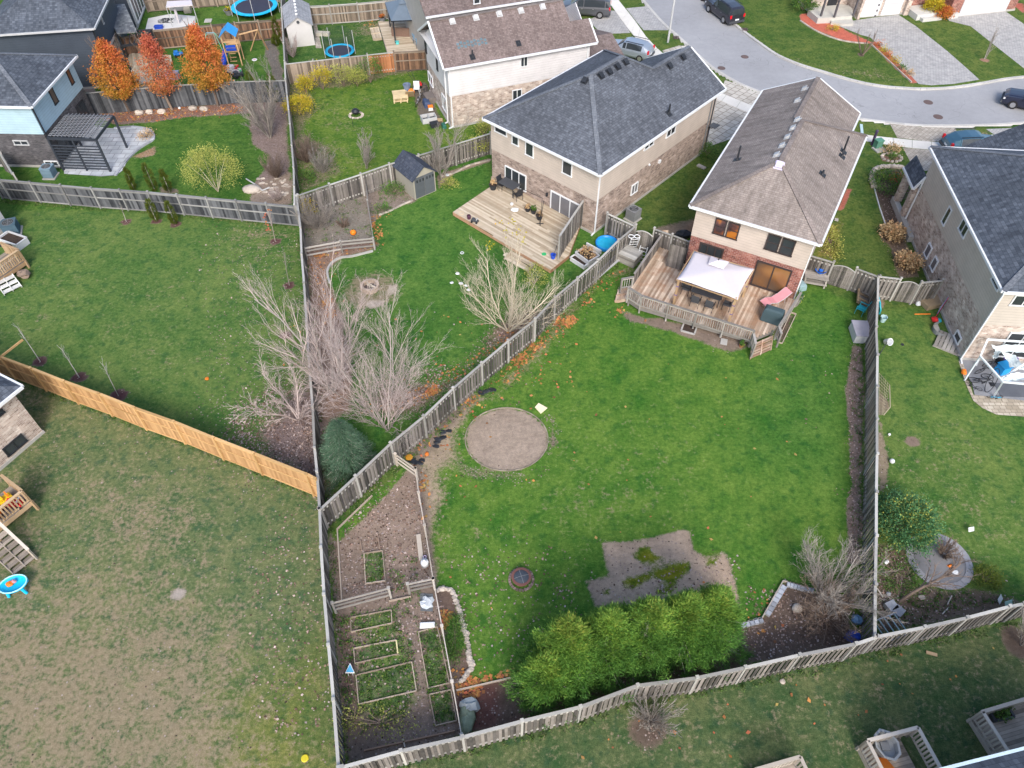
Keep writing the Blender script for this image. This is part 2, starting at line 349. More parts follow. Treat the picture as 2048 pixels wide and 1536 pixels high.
redlight=MAT('red_light_lens',(.55,.01,.02),.25,.05);clearlens=MAT('clear_lamp_lens',(.6,.62,.65),.2,.05);soilm=MAT('garden_soil',(.05,.035,.028),.95,.4,9,bump=.5)
# ------------------------------------------------------------------ ground sheet
def smooth_line(pts,n=5):
    P=[Vector(p)for p in pts];P=[P[0]*2-P[1]]+P+[P[-1]*2-P[-2]];o=[]
    for i in range(1,len(P)-2):
        for k in range(n):
            t=k/n;a,b,c,d=P[i-1:i+3]
            o.append(.5*((2*b)+(c-a)*t+(2*a-5*b+4*c-d)*t*t+(3*b-a-3*c+d)*t**3))
    return o+[P[-2]]
xs=np.concatenate([[-900,-300,-120,-75],np.arange(-58,58.01,.25),[75,120,300,900]])
ys=np.concatenate([[-500,-100,-20],np.arange(4,86.01,.25),[95,120,200,500,1500]])
GX,GY=np.meshgrid(xs,ys);gx,gy=GX.ravel(),GY.ravel();NV=len(gx)
tint=np.tile(np.array([.075,.13,.028]),(NV,1));soil=np.tile(np.array([.2,.16,.12]),(NV,1));mask=np.zeros((NV,3));gz=np.zeros(NV)
_rg=np.random.default_rng(3)
def vnoise(sc,seed):
    r=np.random.default_rng(seed);T=r.random((256,256));x,y=gx/sc+100,gy/sc+100
    xi,yi=np.floor(x).astype(int),np.floor(y).astype(int);fx,fy=x-xi,y-yi;fx=fx*fx*(3-2*fx);fy=fy*fy*(3-2*fy)
    q=lambda a,b:T[a%256,b%256]
    return(q(xi,yi)*(1-fx)+q(xi+1,yi)*fx)*(1-fy)+(q(xi,yi+1)*(1-fx)+q(xi+1,yi+1)*fx)*fy
NZ=(vnoise(2.2,1)+vnoise(.9,2)*.6+vnoise(.45,3)*.35)/1.95-.5
def sdist(poly):
    P=np.array([(p[0],p[1])for p in poly]);n=len(P);ins=np.zeros(NV,bool);dm=np.full(NV,1e9)
    for i in range(n):
        a,b=P[i],P[(i+1)%n];e=b-a;L=(e**2).sum()+1e-12
        t=np.clip(((gx-a[0])*e[0]+(gy-a[1])*e[1])/L,0,1)
        dm=np.minimum(dm,np.hypot(gx-a[0]-t*e[0],gy-a[1]-t*e[1]))
        c=((a[1]>gy)!=(b[1]>gy));xx=(b[0]-a[0])*(gy-a[1])/(b[1]-a[1]+1e-12)+a[0];ins^=c&(gx<xx)
    return np.where(ins,dm,-dm)
def paint(poly,soft=.3,wob=.3,k=1,grass=None,soilc=None,R_=None,G_=None,B_=None):
    d=sdist(poly)+NZ*wob*2;f=np.clip(d/max(soft,.01)*.5+.5,0,1);f=(f*f*(3-2*f))*k
    if grass is not None:tint[:]=tint*(1-f[:,None])+np.array(grass)*f[:,None]
    if soilc is not None:soil[:]=soil*(1-f[:,None])+np.array(soilc)*f[:,None]
    for i,v in enumerate((R_,G_,B_)):
        if v is not None:mask[:,i]=mask[:,i]*(1-f)+v*f
def ell(c,rx,ry,rz=0,n=28):return[(c[0]+rx*math.cos(a)*math.cos(rz)-ry*math.sin(a)*math.sin(rz),c[1]+rx*math.cos(a)*math.sin(rz)+ry*math.sin(a)*math.cos(rz))for a in[2*math.pi*k/n for k in range(n)]]
def strip(line,w):
    P=[Vector((p[0],p[1]))for p in line];Lf,Rt=[],[]
    for i,p in enumerate(P):
        d=(P[min(i+1,len(P)-1)]-P[max(i-1,0)]).normalized();nn=Vector((-d.y,d.x))*w/2;Lf.append(p+nn);Rt.append(p-nn)
    return Lf+Rt[::-1]
G_MAIN=(.074,.168,.024);G_LEFT=(.084,.158,.036);G_LOWL=(.105,.15,.055);G_RIGHT=(.08,.155,.032);G_BOT=(.072,.115,.04);G_FAR=(.07,.15,.025)
SOIL_LT=(.27,.24,.21);SOIL_MULCH=(.15,.115,.09);SOIL_BR=(.24,.17,.12);SOIL_DK=(.1,.075,.06)
paint(pl(-300,380,0,400,595,450,640,975,0,740,-300,700),.1,0,grass=G_LEFT)  # left yard
paint(pl(-300,700,0,740,640,985,700,1700,-300,1700),.1,0,grass=G_LOWL,B_=.3,G_=.02)  # lower left yard
paint(pl(595,450,980,300,1000,330,1250,470,1010,760,645,1040),.1,0,grass=(.062,.155,.026))  # neighbour yard
paint(pl(645,1080,780,960,1280,470,1400,470,1740,620,1735,1300,1270,1420,690,1560),.1,0,grass=G_MAIN)
paint(pl(1725,620,2300,600,2300,1240,1725,1310),.1,0,grass=G_RIGHT)
paint(pl(660,1545,1280,1398,1740,1298,2300,1190,2600,1900,600,1900),.1,0,grass=G_BOT,B_=.2)
paint(pl(-300,420,-300,-60,560,-60,600,420),.1,0,grass=(.06,.14,.024))
paint(pl(570,170,850,120,1000,280,600,400),.1,0,grass=(.085,.165,.025),B_=.05)
paint(pl(572,130,575,0,860,0,860,115),.1,0,grass=(.06,.13,.028),B_=.1)
# -- lower left: greener rim, tan middle
paint(pl(560,1000,660,1030,700,1600,500,1600,460,1350,430,1100),3.2,1.2,B_=.04,G_=.05)
paint(pl(120,800,330,860,560,960,640,1000,560,1060,330,960,100,870),2.0,.8,B_=.16)
paint(pl(60,1040,250,1000,330,1120,260,1230,90,1200),2.5,1.0,B_=.26)
paint(pl(-100,1260,200,1230,450,1290,480,1600,-100,1600),7,1.6,B_=.78,k=.95)
paint(pl(200,1000,330,990,360,1060,240,1080),2,.8,B_=.6,k=.8)
paint(pl(460,1390,640,1300,680,1600,440,1600),3,1,grass=(.13,.17,.03),k=.7)
paint(ell(g('c1',1215,1395),0.47,.42),.3,.35,R_=.95,soilc=(.34,.3,.26))
# left yard: litter below the big bare trees
paint(pl(470,820,560,700,640,720,650,990,560,935,440,880),3,1.5,G_=.55,R_=.35,soilc=(.2,.15,.13))
paint(pl(540,870,600,800,650,800,650,985,600,950),1.4,.8,G_=1,R_=.9,soilc=(.17,.13,.125))
paint(pl(440,480,600,460,600,700,540,760,460,700),3,1.5,G_=.12,B_=.12)
for q in((500,350,1560,400,600,700),(200,760,500,820,430,900)):pass
for(x,y,a)in((520,470,.5),(150,480,.25),(330,590,.3),(60,640,.3),(250,660,.25),(330,720,.3),(130,560,.25)):paint(ell(pl(x,y)[0],2.4,1.6),2.5,.8,B_=a,k=.8)
# -- neighbour (pumpkin) yard
paint(gl('b2',330,50,780,0,840,350,370,400),.3,.2,R_=.85,soilc=(.2,.18,.15),G_=.3)
paint(gl('b2',370,410,850,340,900,370,840,410,640,460,540,520,530,620,560,700,590,800,640,860,680,1100,700,1536,430,1560,400,900),.5,.4,R_=.85,G_=.35,soilc=(.23,.15,.11))
paint(gl('a2',790,1230,1000,1180,1140,1370,1050,1400,880,1480,830,1536,790,1400),.3,.2,R_=.9,G_=.25,soilc=(.22,.18,.15))
paint(gl('a2',1270,1200,1650,1070,1650,1100,1380,1190,1290,1290),.3,.2,R_=.9,G_=.25,soilc=(.26,.2,.16))
paint(gl('b2',1480,1180,1640,930,1960,800,2048,860,1600,1200,1300,1440,1150,1536,700,1560,900,1300,1400,1280),1.2,.8,R_=.6,G_=.8,soilc=(.22,.14,.12))
paint(ell(g('b2',825,690),1.75,1.65),.7,.4,B_=.75,R_=.25,soilc=(.33,.27,.2))
paint(gl('b2',800,770,920,750,930,790,810,810),.3,.3,R_=.9,soilc=(.42,.35,.29));paint(gl('b2',950,650,1020,640,1000,710,940,720),.3,.3,R_=.8,soilc=(.4,.34,.27))
paint(gl('b3',420,480,600,520,500,600,420,560),.4,.3,R_=.3);paint(gl('b3',1010,260,1330,180,1330,330,1210,330),.6,.4,R_=.75,soilc=(.22,.18,.14))
# -- main yard
cc=g('c2',1752,333);paint(ell(cc,2.23,2.11),.12,.05,R_=1,soilc=(.3,.24,.19),G_=0)
paint(gl('c3',290,160,380,190,370,240,395,370,330,420,350,250),.3,.2,R_=.7,G_=.6)
paint(gl('b3',0,1240,380,900,600,620,700,560,900,520,880,580,700,640,480,900,380,1080,260,1230,100,1330,0,1400),1.3,.8,R_=.6,B_=.3,soilc=(.26,.19,.13),G_=.12)
paint(gl('c2',1500,20,1700,20,1560,110,1450,280,1460,450,1330,580,1340,700,1280,860,1270,1240,1240,1240,1130,560,1010,440,1150,330),1.1,.8,R_=.7,B_=.4,soilc=(.3,.24,.17),G_=.1)
paint(gl('c2',990,400,1500,20,1560,60,1150,480),.5,.3,R_=.8,soilc=(.18,.145,.12),G_=.35)
paint(gl('c2',1420,500,1650,540,1800,580,2000,540,1850,620,1500,600),.5,.4,R_=.5,G_=.4)
sq=gl('c3',718,1055,950,1015,1240,958,1290,970,1330,1100,1400,1130,1545,1110,1570,1200,1640,1480,640,1480,590,1310,755,1270,745,1200)
paint(sq,.35,.25,R_=1,soilc=(.36,.275,.205),G_=.1)
for e_ in(gl('c3',820,1290,1000,1230,1200,1180,1300,1180,1290,1230,1180,1330,1050,1300,900,1380,830,1340),gl('c3',900,1130,1000,1080,1140,1150,1050,1190,960,1190),gl('c3',1400,1160,1490,1150,1480,1200,1400,1200),gl('c3',960,1080,1010,1070,1020,1110,970,1120),gl('c3',690,1360,760,1350,740,1420,690,1410),gl('c3',1040,1340,1180,1330,1200,1400,1060,1410)):
    paint(e_,.5,.35,R_=0,k=.95,grass=(.14,.16,.012),B_=0)
paint(gl('d2',600,0,1140,-560,1210,-100,1250,250,1310,560,1450,1320,900,1450,660,1500,570,480,520,-100),.3,.2,R_=.93,soilc=(.2,.155,.125),G_=.45)
paint(gl('c2',700,640,1080,560,1150,1100,1000,1150,700,1080,620,940),1.2,.8,soilc=(.25,.19,.15),G_=.4)
paint(gl('d2',690,500,970,440,1130,720,1150,1050,1050,1200,760,1150,700,700),.9,.8,R_=.25,G_=.18,k=.9,grass=(.09,.16,.04))
paint(gl('d2',590,480,690,500,720,1100,650,1150,600,700),.35,.3,R_=1,soilc=(.13,.085,.075),G_=.3)
for a_ in(gl('d2',690,510,960,460,970,550,690,610),gl('d2',710,720,1000,665,1005,760,715,825),gl('d2',725,905,1105,815,1135,1010,745,1100),gl('d2',1150,610,1280,575,1360,955,1215,995),gl('d2',1225,1035,1370,1005,1410,1215,1265,1250),gl('d2',780,75,905,55,925,260,790,280)):
    paint(a_,.15,.2,R_=.42,G_=.12,grass=(.08,.15,.045),soilc=(.13,.105,.085))
paint(gl('d2',1270,330,1390,320,1420,450,1480,560,1500,800,1480,950,1400,960,1310,560),.2,.15,R_=.9,soilc=(.14,.1,.08),G_=.25)
paint(gl('d2',1345,530,1410,500,1470,600,1470,720,1390,740,1350,640),.3,.2,R_=.05,G_=0,grass=(.06,.2,.03))
paint(gl('d2',1400,1010,1850,910,1960,1200,1550,1290,1440,1300),.25,.15,R_=1,soilc=(.13,.065,.055),G_=.25)
paint(gl('d3',1640,580,1780,530,1940,270,2200,350,2400,350,2400,700,1650,860,150,1180,0,1250,0,940,1500,600),.3,.2,R_=1,soilc=(.13,.095,.075),G_=.35)
paint(gl('b4',880,1060,950,1070,950,1536,850,1536,850,1320),.25,.25,R_=1,soilc=(.24,.18,.15),G_=.45)
paint(gl('c4',850,0,950,0,940,1200,830,1200,870,500),.25,.3,R_=1,soilc=(.22,.165,.135),G_=.5)
paint(gl('b3',830,830,1000,870,1100,870,1650,1000,1720,1080,1580,1110,1400,1050,1250,1000,880,900),.4,.3,R_=.85,soilc=(.2,.155,.125),G_=.1)
paint(gl('b3',1880,860,2010,850,1930,1050,1870,1000),.25,.15,R_=.7,soilc=SOIL_DK,G_=.2)
paint(gl('b4',650,250,790,230,740,470,640,450),.4,.3,R_=.5,grass=(.2,.2,.04),soilc=(.25,.18,.09),G_=.2)
paint(gl('a4',760,1450,840,1290,870,1290,820,1430),.15,.1,R_=1,soilc=(.38,.12,.085))
for(x,y,rx,a)in((1150,860,3,.22),(1180,1010,3,.3),(900,1090,2.5,.3),(1300,960,3,.25),(960,1280,2,.25),(1400,830,3,.15)):paint(ell(pl(x,y)[0],rx,rx*.6,.4),3,1,B_=a,k=.8)
paint(pl(880,1100,1080,1100,1180,1220,1040,1360,900,1300),2.5,1.5,G_=.07)
paint(pl(1560,600,1700,590,1690,1000,1500,900),2.5,1,grass=(.055,.145,.024),k=.8)
# -- right yard
paint(gl('c4',1050,0,1150,100,1075,180,1090,400,1130,440,1120,560,1110,690,1050,690),.25,.2,R_=1,soilc=(.24,.2,.14),G_=.3)
paint(gl('d4',1040,0,1340,0,1280,130,1300,280,1500,330,1700,320,2048,380,2048,420,1100,640,1040,620),.4,.3,R_=.7,soilc=(.16,.12,.09),G_=.35)
paint(ell(g('c4',1285,350),.42,.38),.3,.25,R_=.9,soilc=(.2,.15,.12))
paint(gl('b4',1050,700,1110,770,1060,860),.2,.1,R_=.9,soilc=SOIL_BR)
for(x,y,rx,a)in((1900,900,3,.3),(1850,1000,2.5,.35),(1980,1080,3,.3)):paint(ell(pl(x,y)[0],rx,rx*.6,.4),3,1,B_=a,k=.8)
paint(gl('d2',1000,-700,1130,-620,1040,-560),.2,.1,R_=.5)
# right of house C, bed of neighbour D
paint(gl('a4',1010,1180,1200,1150,1280,1300,1200,1400,1210,1536,1100,1536,1030,1300),.3,.2,R_=.9,soilc=SOIL_DK,G_=.3,grass=(.12,.18,.04))
paint(gl('b4',1060,240,1200,250,1330,590,1200,600,1150,500,1130,400,1070,330),.35,.2,R_=.9,soilc=(.16,.12,.09),G_=.4)
paint(gl('a4',1065,1060,1200,1070,1220,1100,1150,1110,1080,1100),.2,.1,R_=.9,soilc=(.25,.15,.12))
paint(gl('b3',1230,300,1330,180,1340,250,1300,330),.3,.2,R_=.8,soilc=SOIL_BR)
# -- left, behind the long fence
paint(gl('a1',620,760,1100,740,1700,690,1960,640,1970,1380,1820,1390,1720,1290,1850,1060,1720,980,1700,780,1300,800,1050,830,780,850),.4,.3,R_=.9,soilc=(.2,.155,.14),G_=.5)
paint(gl('a1',650,760,1600,700,1600,770,700,840),.5,.3,soilc=(.22,.12,.09),G_=.9)
paint(gl('a1',900,1070,1070,990,1060,1060,960,1080),.3,.15,R_=.8,G_=.5,soilc=(.3,.2,.12))
paint(gl('a1',1080,1270,1220,1290,1230,1330,1090,1320),.3,.2,R_=.8);paint(gl('a1',1750,1260,1990,1180,1990,1400,1700,1390),.3,.3,R_=.9,G_=.3,soilc=(.25,.2,.16))
paint(gl('e4',1480,370,1600,360,1680,730,1580,730,1530,560),.3,.3,R_=.9,soilc=(.14,.13,.12),G_=.2)
paint(gl('a1',490,410,620,400,650,630,570,630),.3,.2,R_=.9,soilc=(.2,.17,.15))
paint(gl('e4',440,110,650,80,660,130,480,170),.4,.3,R_=.4)
# -- yard behind house A
paint(gl('a2',240,450,1180,360,1190,480,700,590,420,620,450,760,380,900,560,1000,640,1180,420,1290,330,1320,290,900),.5,.4,R_=.52,soilc=(.19,.15,.11),G_=.3)
paint(gl('a2',1090,560,1200,560,1330,860,1200,840,1130,780),.4,.3,R_=.8,soilc=(.14,.12,.1));paint(gl('a2',850,130,1000,150,930,250,700,240,750,170),.9,.5,G_=.5,B_=.4)
for(x,y,a)in((640,215,.4),(700,250,.45),(760,200,.3),(660,300,.45),(720,330,.3)):paint(ell(pl(x,y)[0],2,1.3),2,.8,B_=a,k=.8)
# -- street side lawns
paint(gl('e1',0,550,400,680,700,730,900,760,700,640,300,620),1.0,.6,B_=.45,k=.8,G_=.1)
paint(gl('e1',1480,1200,1720,1200,1740,1250,1520,1280),.6,.4,B_=.6,G_=.3)
paint(gl('e1',0,130,90,120,350,230,450,290,600,360,660,390,600,400,380,370,130,270,0,190),.15,.1,R_=1,soilc=(.45,.13,.09))
paint(gl('e1',640,390,690,380,850,520,1090,760,1020,760,800,560),.12,.08,R_=1,soilc=(.42,.13,.09),G_=.15)
paint(gl('e1',1930,20,2048,30,2048,120,1960,60),.2,.1,R_=1,soilc=(.4,.12,.09))
# mulch circles round the saplings
RINGS=[('b1',863,217,.55),('b1',1068,215,.55),('b1',1197,235,.55),('b1',1880,352,.62),('b1',1975,650,.62),('b1',1955,990,.62),('b1',275,1172,.72),('b1',540,1280,.75),('b1',808,1405,.8)]
for t_,x,y,r in RINGS:r*=.68;paint(ell(g(t_,x,y),r,r*.9),.12,.1,R_=1,soilc=(.1,.05,.05),G_=.15)
paint(ell(g('e1',555,500),.35,.35),.12,.1,R_=1,soilc=SOIL_DK);paint(ell(g('e1',1690,550),.45,.4),.3,.1,R_=.9,soilc=(.3,.17,.12))
paint(ell(g('d3',1010,1270),.85,.8),.6,.3,R_=.85,soilc=SOIL_DK,G_=.3);paint(ell(g('d4',2000,680),.6,.7),.4,.2,R_=1,soilc=SOIL_DK)
# road bed is sunk below the lawns
IN=pl(1225,-70,1245,-45,1283,0,1303,24,1325,48,1358,77,1393,110,1423,136,1467,163,1500,178,1545,194,1600,213,1660,227,1706,237,1770,246,1829,252,1887,253,1975,252,2048,247.6,2150,240,2300,225)
OUT=pl(1388,-70,1410,-45,1437,0,1452,24,1469,44,1498,67,1527,88,1557,108,1600,126.5,1644,140,1687.5,153,1731,164,1775,171,1819,174,1851,175,1906,172,1961,164,2005,156,2048,151,2150,142,2300,128)
INS,OUTS=smooth_line(IN,3),smooth_line(OUT,3)
gz[sdist(INS+OUTS[::-1])>0]=-.22
me=bpy.data.meshes.new('ground');nx_,ny_=len(xs),len(ys)
idx=np.arange(NV).reshape(ny_,nx_);q=np.stack([idx[:-1,:-1],idx[:-1,1:],idx[1:,1:],idx[1:,:-1]],-1).reshape(-1,4)
me.vertices.add(NV);me.vertices.foreach_set('co',np.stack([gx,gy,gz],1).astype(np.float32).ravel());me.loops.add(q.size);me.loops.foreach_set('vertex_index',q.ravel().astype(np.int32))
me.polygons.add(len(q));me.polygons.foreach_set('loop_start',np.arange(0,q.size,4,dtype=np.int32));me.polygons.foreach_set('loop_total',np.full(len(q),4,dtype=np.int32));me.update(calc_edges=True)
for nm,A in(('tint',tint),('soil',soil),('mask',mask)):
    at=me.attributes.new(nm,'FLOAT_COLOR','POINT');at.data.foreach_set('color',np.concatenate([A,np.ones((NV,1))],1).astype(np.float32).ravel())
ground=bpy.data.objects.new('ground',me);COL.objects.link(ground);tag(ground,kind='structure')
def groundmat():
    t=NT('lawn_and_soil');p=t.pos();T=t.attr('tint','Color');S=t.attr('soil','Color');sp=t.n('SeparateColor');t.l(t.attr('mask','Color'),sp.inputs[0]);mr,mg,mb_=sp.outputs
    nb=t.noise(p,.22,4,.6);nm=t.noise(p,.9,5,.65);nf=t.noise(p,5,4,.7);nv=t.noise(p,26,3,.7)
    sm=t.n('Mapping');t.l(p,sm.inputs['Vector']);sm.inputs['Rotation'].default_value=(0,0,.9);sm.inputs['Scale'].default_value=(1,6,1);ns=t.noise(sm.outputs[0],4,4,.7)
    f=t.math('ADD',t.math('MULTIPLY',nm,.5),t.math('ADD',t.math('MULTIPLY',nf,.3),t.math('MULTIPLY',nb,.35)))
    gcol=t.mix(t.rng(f,.44,.72),t.mix(1.0,T,(.52,.72,.75),'MULTIPLY'),t.mix(1.0,T,(1.75,1.25,1.6),'MULTIPLY'))
    gcol=t.mix(t.math('MULTIPLY',t.rng(t.noise(p,1.7,4,.6),.52,.66),.75),gcol,t.mix(1.0,T,(.42,.62,.85),'MULTIPLY'))
    gcol=t.mix(1.0,gcol,gray(t,t.math('MULTIPLY',t.math('MULTIPLY',t.rng(nv,.25,.75,.5,1.5),t.rng(nf,.3,.7,.8,1.2)),t.rng(ns,.3,.7,.84,1.16))),'MULTIPLY')
    dcol=t.ramp(t.math('ADD',t.math('MULTIPLY',nv,.6),t.math('MULTIPLY',nf,.4)),[(.3,(.14,.105,.07)),(.5,(.26,.2,.135)),(.7,(.4,.32,.235))])
    df=t.rng(t.math('ADD',mb_,t.math('MULTIPLY',t.math('SUBTRACT',t.math('ADD',t.math('MULTIPLY',nf,.55),t.math('MULTIPLY',t.noise(p,1.3,6,.75),.65)),.6),2.8)),.3,.7)
    c=t.mix(t.math('MULTIPLY',df,.8),gcol,dcol)
    scol=t.mix(1.0,S,gray(t,t.math('MULTIPLY',t.rng(nv,.25,.75,.68,1.32),t.math('MULTIPLY',t.rng(nf,.3,.7,.8,1.2),t.rng(nm,.3,.7,.82,1.18)))),'MULTIPLY')
    sf=t.rng(t.math('ADD',mr,t.math('MULTIPLY',t.math('SUBTRACT',t.math('ADD',t.math('MULTIPLY',nf,.5),t.math('MULTIPLY',nv,.5)),.5),1.3)),.38,.62)
    c=t.mix(sf,c,scol)
    vo=t.n('TexVoronoi');vo.inputs['Scale'].default_value=11;vo.inputs['Randomness'].default_value=1;t.l(p,vo.inputs['Vector'])
    sc=t.n('SeparateColor');t.l(vo.outputs['Color'],sc.inputs[0])
    lc=t.ramp(sc.outputs[0],[(0,(.05,.035,.03)),(.3,(.16,.11,.09)),(.55,(.27,.2,.17)),(.8,(.29,.225,.2)),(.97,(.36,.3,.28))])
    near=t.math('LESS_THAN',vo.outputs['Distance'],.055*8)
    lf=t.math('MULTIPLY',t.math('LESS_THAN',sc.outputs[1],t.math('ADD',mg,t.math('MULTIPLY',t.math('MULTIPLY',mg,t.math('SUBTRACT',nm,.5)),2.0))),near)
    c=t.mix(lf,c,lc)
    t.bump(t.math('ADD',t.math('ADD',nv,nf),t.math('MULTIPLY',lf,.5)),.55,.05);return t.out(c,.95,.02)
me.materials.append(groundmat())

def sheet(name,poly,z,mat,uvdir=(1,0)):
    m=MB();m.poly([(p[0],p[1],z)for p in poly]);P=m.v
    A=sum(P[i][0]*P[(i+1)%len(P)][1]-P[(i+1)%len(P)][0]*P[i][1]for i in range(len(P)))
    if A<0:m.f[0]=m.f[0][::-1]
    return tag(m.build(name,mat,uvdir=uvdir),kind='structure')
def ribbon(name,A,B,z,mat,kind='structure'):
    m=MB();m.rr=.5
    for i in range(len(A)-1):
        q=[(A[i][0],A[i][1],z),(B[i][0],B[i][1],z),(B[i+1][0],B[i+1][1],z),(A[i+1][0],A[i+1][1],z)];m.poly(q if(Vector(q[1])-Vector(q[0])).cross(Vector(q[3])-Vector(q[0])).z>0 else q[::-1])
    return tag(m.build(name,mat),kind=kind)
def asphaltmat():
    t=NT('worn_asphalt');p=t.pos();n=t.noise(p,.12,4,.6);n2=t.noise(p,40,2);n3=t.noise(p,2.2,4)
    v=t.n('TexVoronoi',feature='DISTANCE_TO_EDGE');v.inputs['Scale'].default_value=.16;ds=t.n('VectorMath',operation='ADD');nn=t.n('TexNoise');nn.inputs['Scale'].default_value=.6;t.l(p,nn.inputs['Vector'])
    scl=t.n('VectorMath',operation='SCALE');t.l(nn.outputs['Color'],scl.inputs[0]);scl.inputs['Scale'].default_value=3;t.l(p,ds.inputs[0]);t.l(scl.outputs[0],ds.inputs[1]);t.l(ds.outputs[0],v.inputs['Vector'])
    crack=t.rng(v.outputs['Distance'],0,.004,.72,1)
    k=t.math('MULTIPLY',t.math('MULTIPLY',t.rng(n,.3,.7,.88,1.12),t.rng(n2,.2,.8,.85,1.15)),t.math('MULTIPLY',crack,t.rng(n3,.3,.7,.96,1.04)))
    return t.out(t.mix(1.0,(.3,.305,.32),gray(t,k),'MULTIPLY'),.9,.2)
ribbon('road',INS,OUTS,-.11,asphaltmat())
def kerb(name,line,side):
    m=MB();P=[Vector((p[0],p[1],0))for p in line]
    acc=0
    for i in range(len(P)-1):
        d=(P[i+1]-P[i]);L=d.length;d.normalize();nn=Vector((-d.y,d.x,0))*side
        m.rr=random.random()if i%2==0 else m.rr
        a,b=P[i]-nn*.3,P[i+1]-nn*.3;c,e=P[i+1]+nn*.3,P[i]+nn*.3
        prof=[(-.3,-.09),(-.02,-.06),(.05,.03),(.3,.035),(.3,-.2)]
        rows=[]
        for(o,z)in prof:rows.append((P[i]+nn*o+Vector((0,0,z)),P[i+1]+nn*o+Vector((0,0,z))))
        for k in range(len(rows)-1):
            q=[rows[k][0],rows[k][1],rows[k+1][1],rows[k+1][0]];m.poly(q if side<0 else q[::-1])
    return tag(m.build(name,kerbm),kind='structure')
kerb('kerb',INS,1);kerb('kerb',OUTS,-1)
# pavements and drives
pav1=pavermat('diamond_drive_pavers',[(.36,.33,.29),(.46,.43,.38),(.54,.51,.46)],(.22,.2,.17),.62,.62,.12,3);pav2=pavermat('grey_drive_pavers',[(.3,.3,.3),(.37,.365,.36),(.44,.43,.42)],(.24,.24,.24),.3,.2,.2,1.6)
pav3=pavermat('patio_pavers',[(.28,.25,.21),(.38,.34,.29),(.46,.42,.36)],(.2,.18,.15),.3,.3,.2,1.3)
sw=MB();q1=gl('e2',700,-90,750,0,960,290,1110,450,1170,515,1300,640);q2=gl('e2',790,-90,850,0,1000,190,1130,370,1270,500,1400,610)
def slabs(m,a,b,step,z,t=.05):
    A,B=smooth_line(a,8),smooth_line(b,8);n=len(A)
    La=[0]
    for i in range(n-1):La.append(La[-1]+(A[i+1]-A[i]).length)
    def at(P,s):
        for i in range(n-1):
            if s<=La[i+1]or i==n-2:
                k=(s-La[i])/max(La[i+1]-La[i],1e-6);return P[i].lerp(P[i+1],k)
    s=0
    while s<La[-1]-.2:
        e=min(s+step-.03,La[-1]);q=[at(A,s),at(A,e),at(B,e),at(B,s)]
        m.prism([(v.x,v.y)for v in q],z-t,z);s+=step
slabs(sw,q1,q2,1.5,.03)
slabs(sw,pl(1380,150,1437,183.5,1510,214,1560,232,1640,258),pl(1372,158,1428,195,1502,228,1555,246,1636,270),1.5,.03)
slabs(sw,gl('e1',500,1215,620,1238,820,1260,1000,1280,1180,1298,1400,1306,1640,1306,2048,1290,2400,1265),gl('e1',480,1270,600,1290,830,1330,1000,1352,1170,1368,1400,1375,1640,1375,2048,1360,2400,1330),1.5,.03)
tag(sw.build('sidewalk',sidewalkm),kind='structure')
dg=.7071
sheet('driveway',gl('e2',560,190,760,95,850,100,960,300,700,310,620,230),.004,pav2,(.9,.3));sheet('driveway',gl('e2',920,75,1080,60,1110,55,1250,215,1300,275,1080,275,1000,180),.004,pav2,(.9,.3))
sheet('driveway',gl('e2',1040,460,1110,455,1180,520,1000,560),.004,pav2,(.9,.3));sheet('driveway',gl('e2',1250,460,1400,415,1500,420,1560,500,1300,520),.004,pav1,(.9,.3))
sheet('driveway',pl(1430,195,1502,228,1540,245,1470,275,1412,295,1400,250),.004,pav1,(dg,dg));sheet('driveway',pl(1450,160,1465,165,1510,184,1560,202,1560,235,1510,214,1440,185),.004,pav1,(dg,dg))
sheet('driveway',gl('e1',820,1130,1100,1160,1420,1170,1470,1290,1180,1295,890,1260),.004,pav3,(dg,dg));sheet('driveway',gl('e1',1700,1180,2400,1150,2400,1255,1850,1290,1790,1240),.004,pav2,(dg,dg))
sheet('driveway',gl('e1',940,1350,1170,1370,1400,1380,1400,1560,1050,1560),.004,pav3,(dg,dg))
sheet('driveway',gl('e1',360,240,480,190,690,158,900,135,1060,240,1350,470,1520,620,1640,728,1400,768,1200,780,1085,768,850,520,690,385,640,340,560,320),.004,pav2,(.95,.3))
sheet('driveway',gl('e1',1350,110,1440,150,1880,105,2048,220,2200,330,2300,700,2048,625,1800,430,1560,240,1360,190),.004,pav2,(.95,.3))
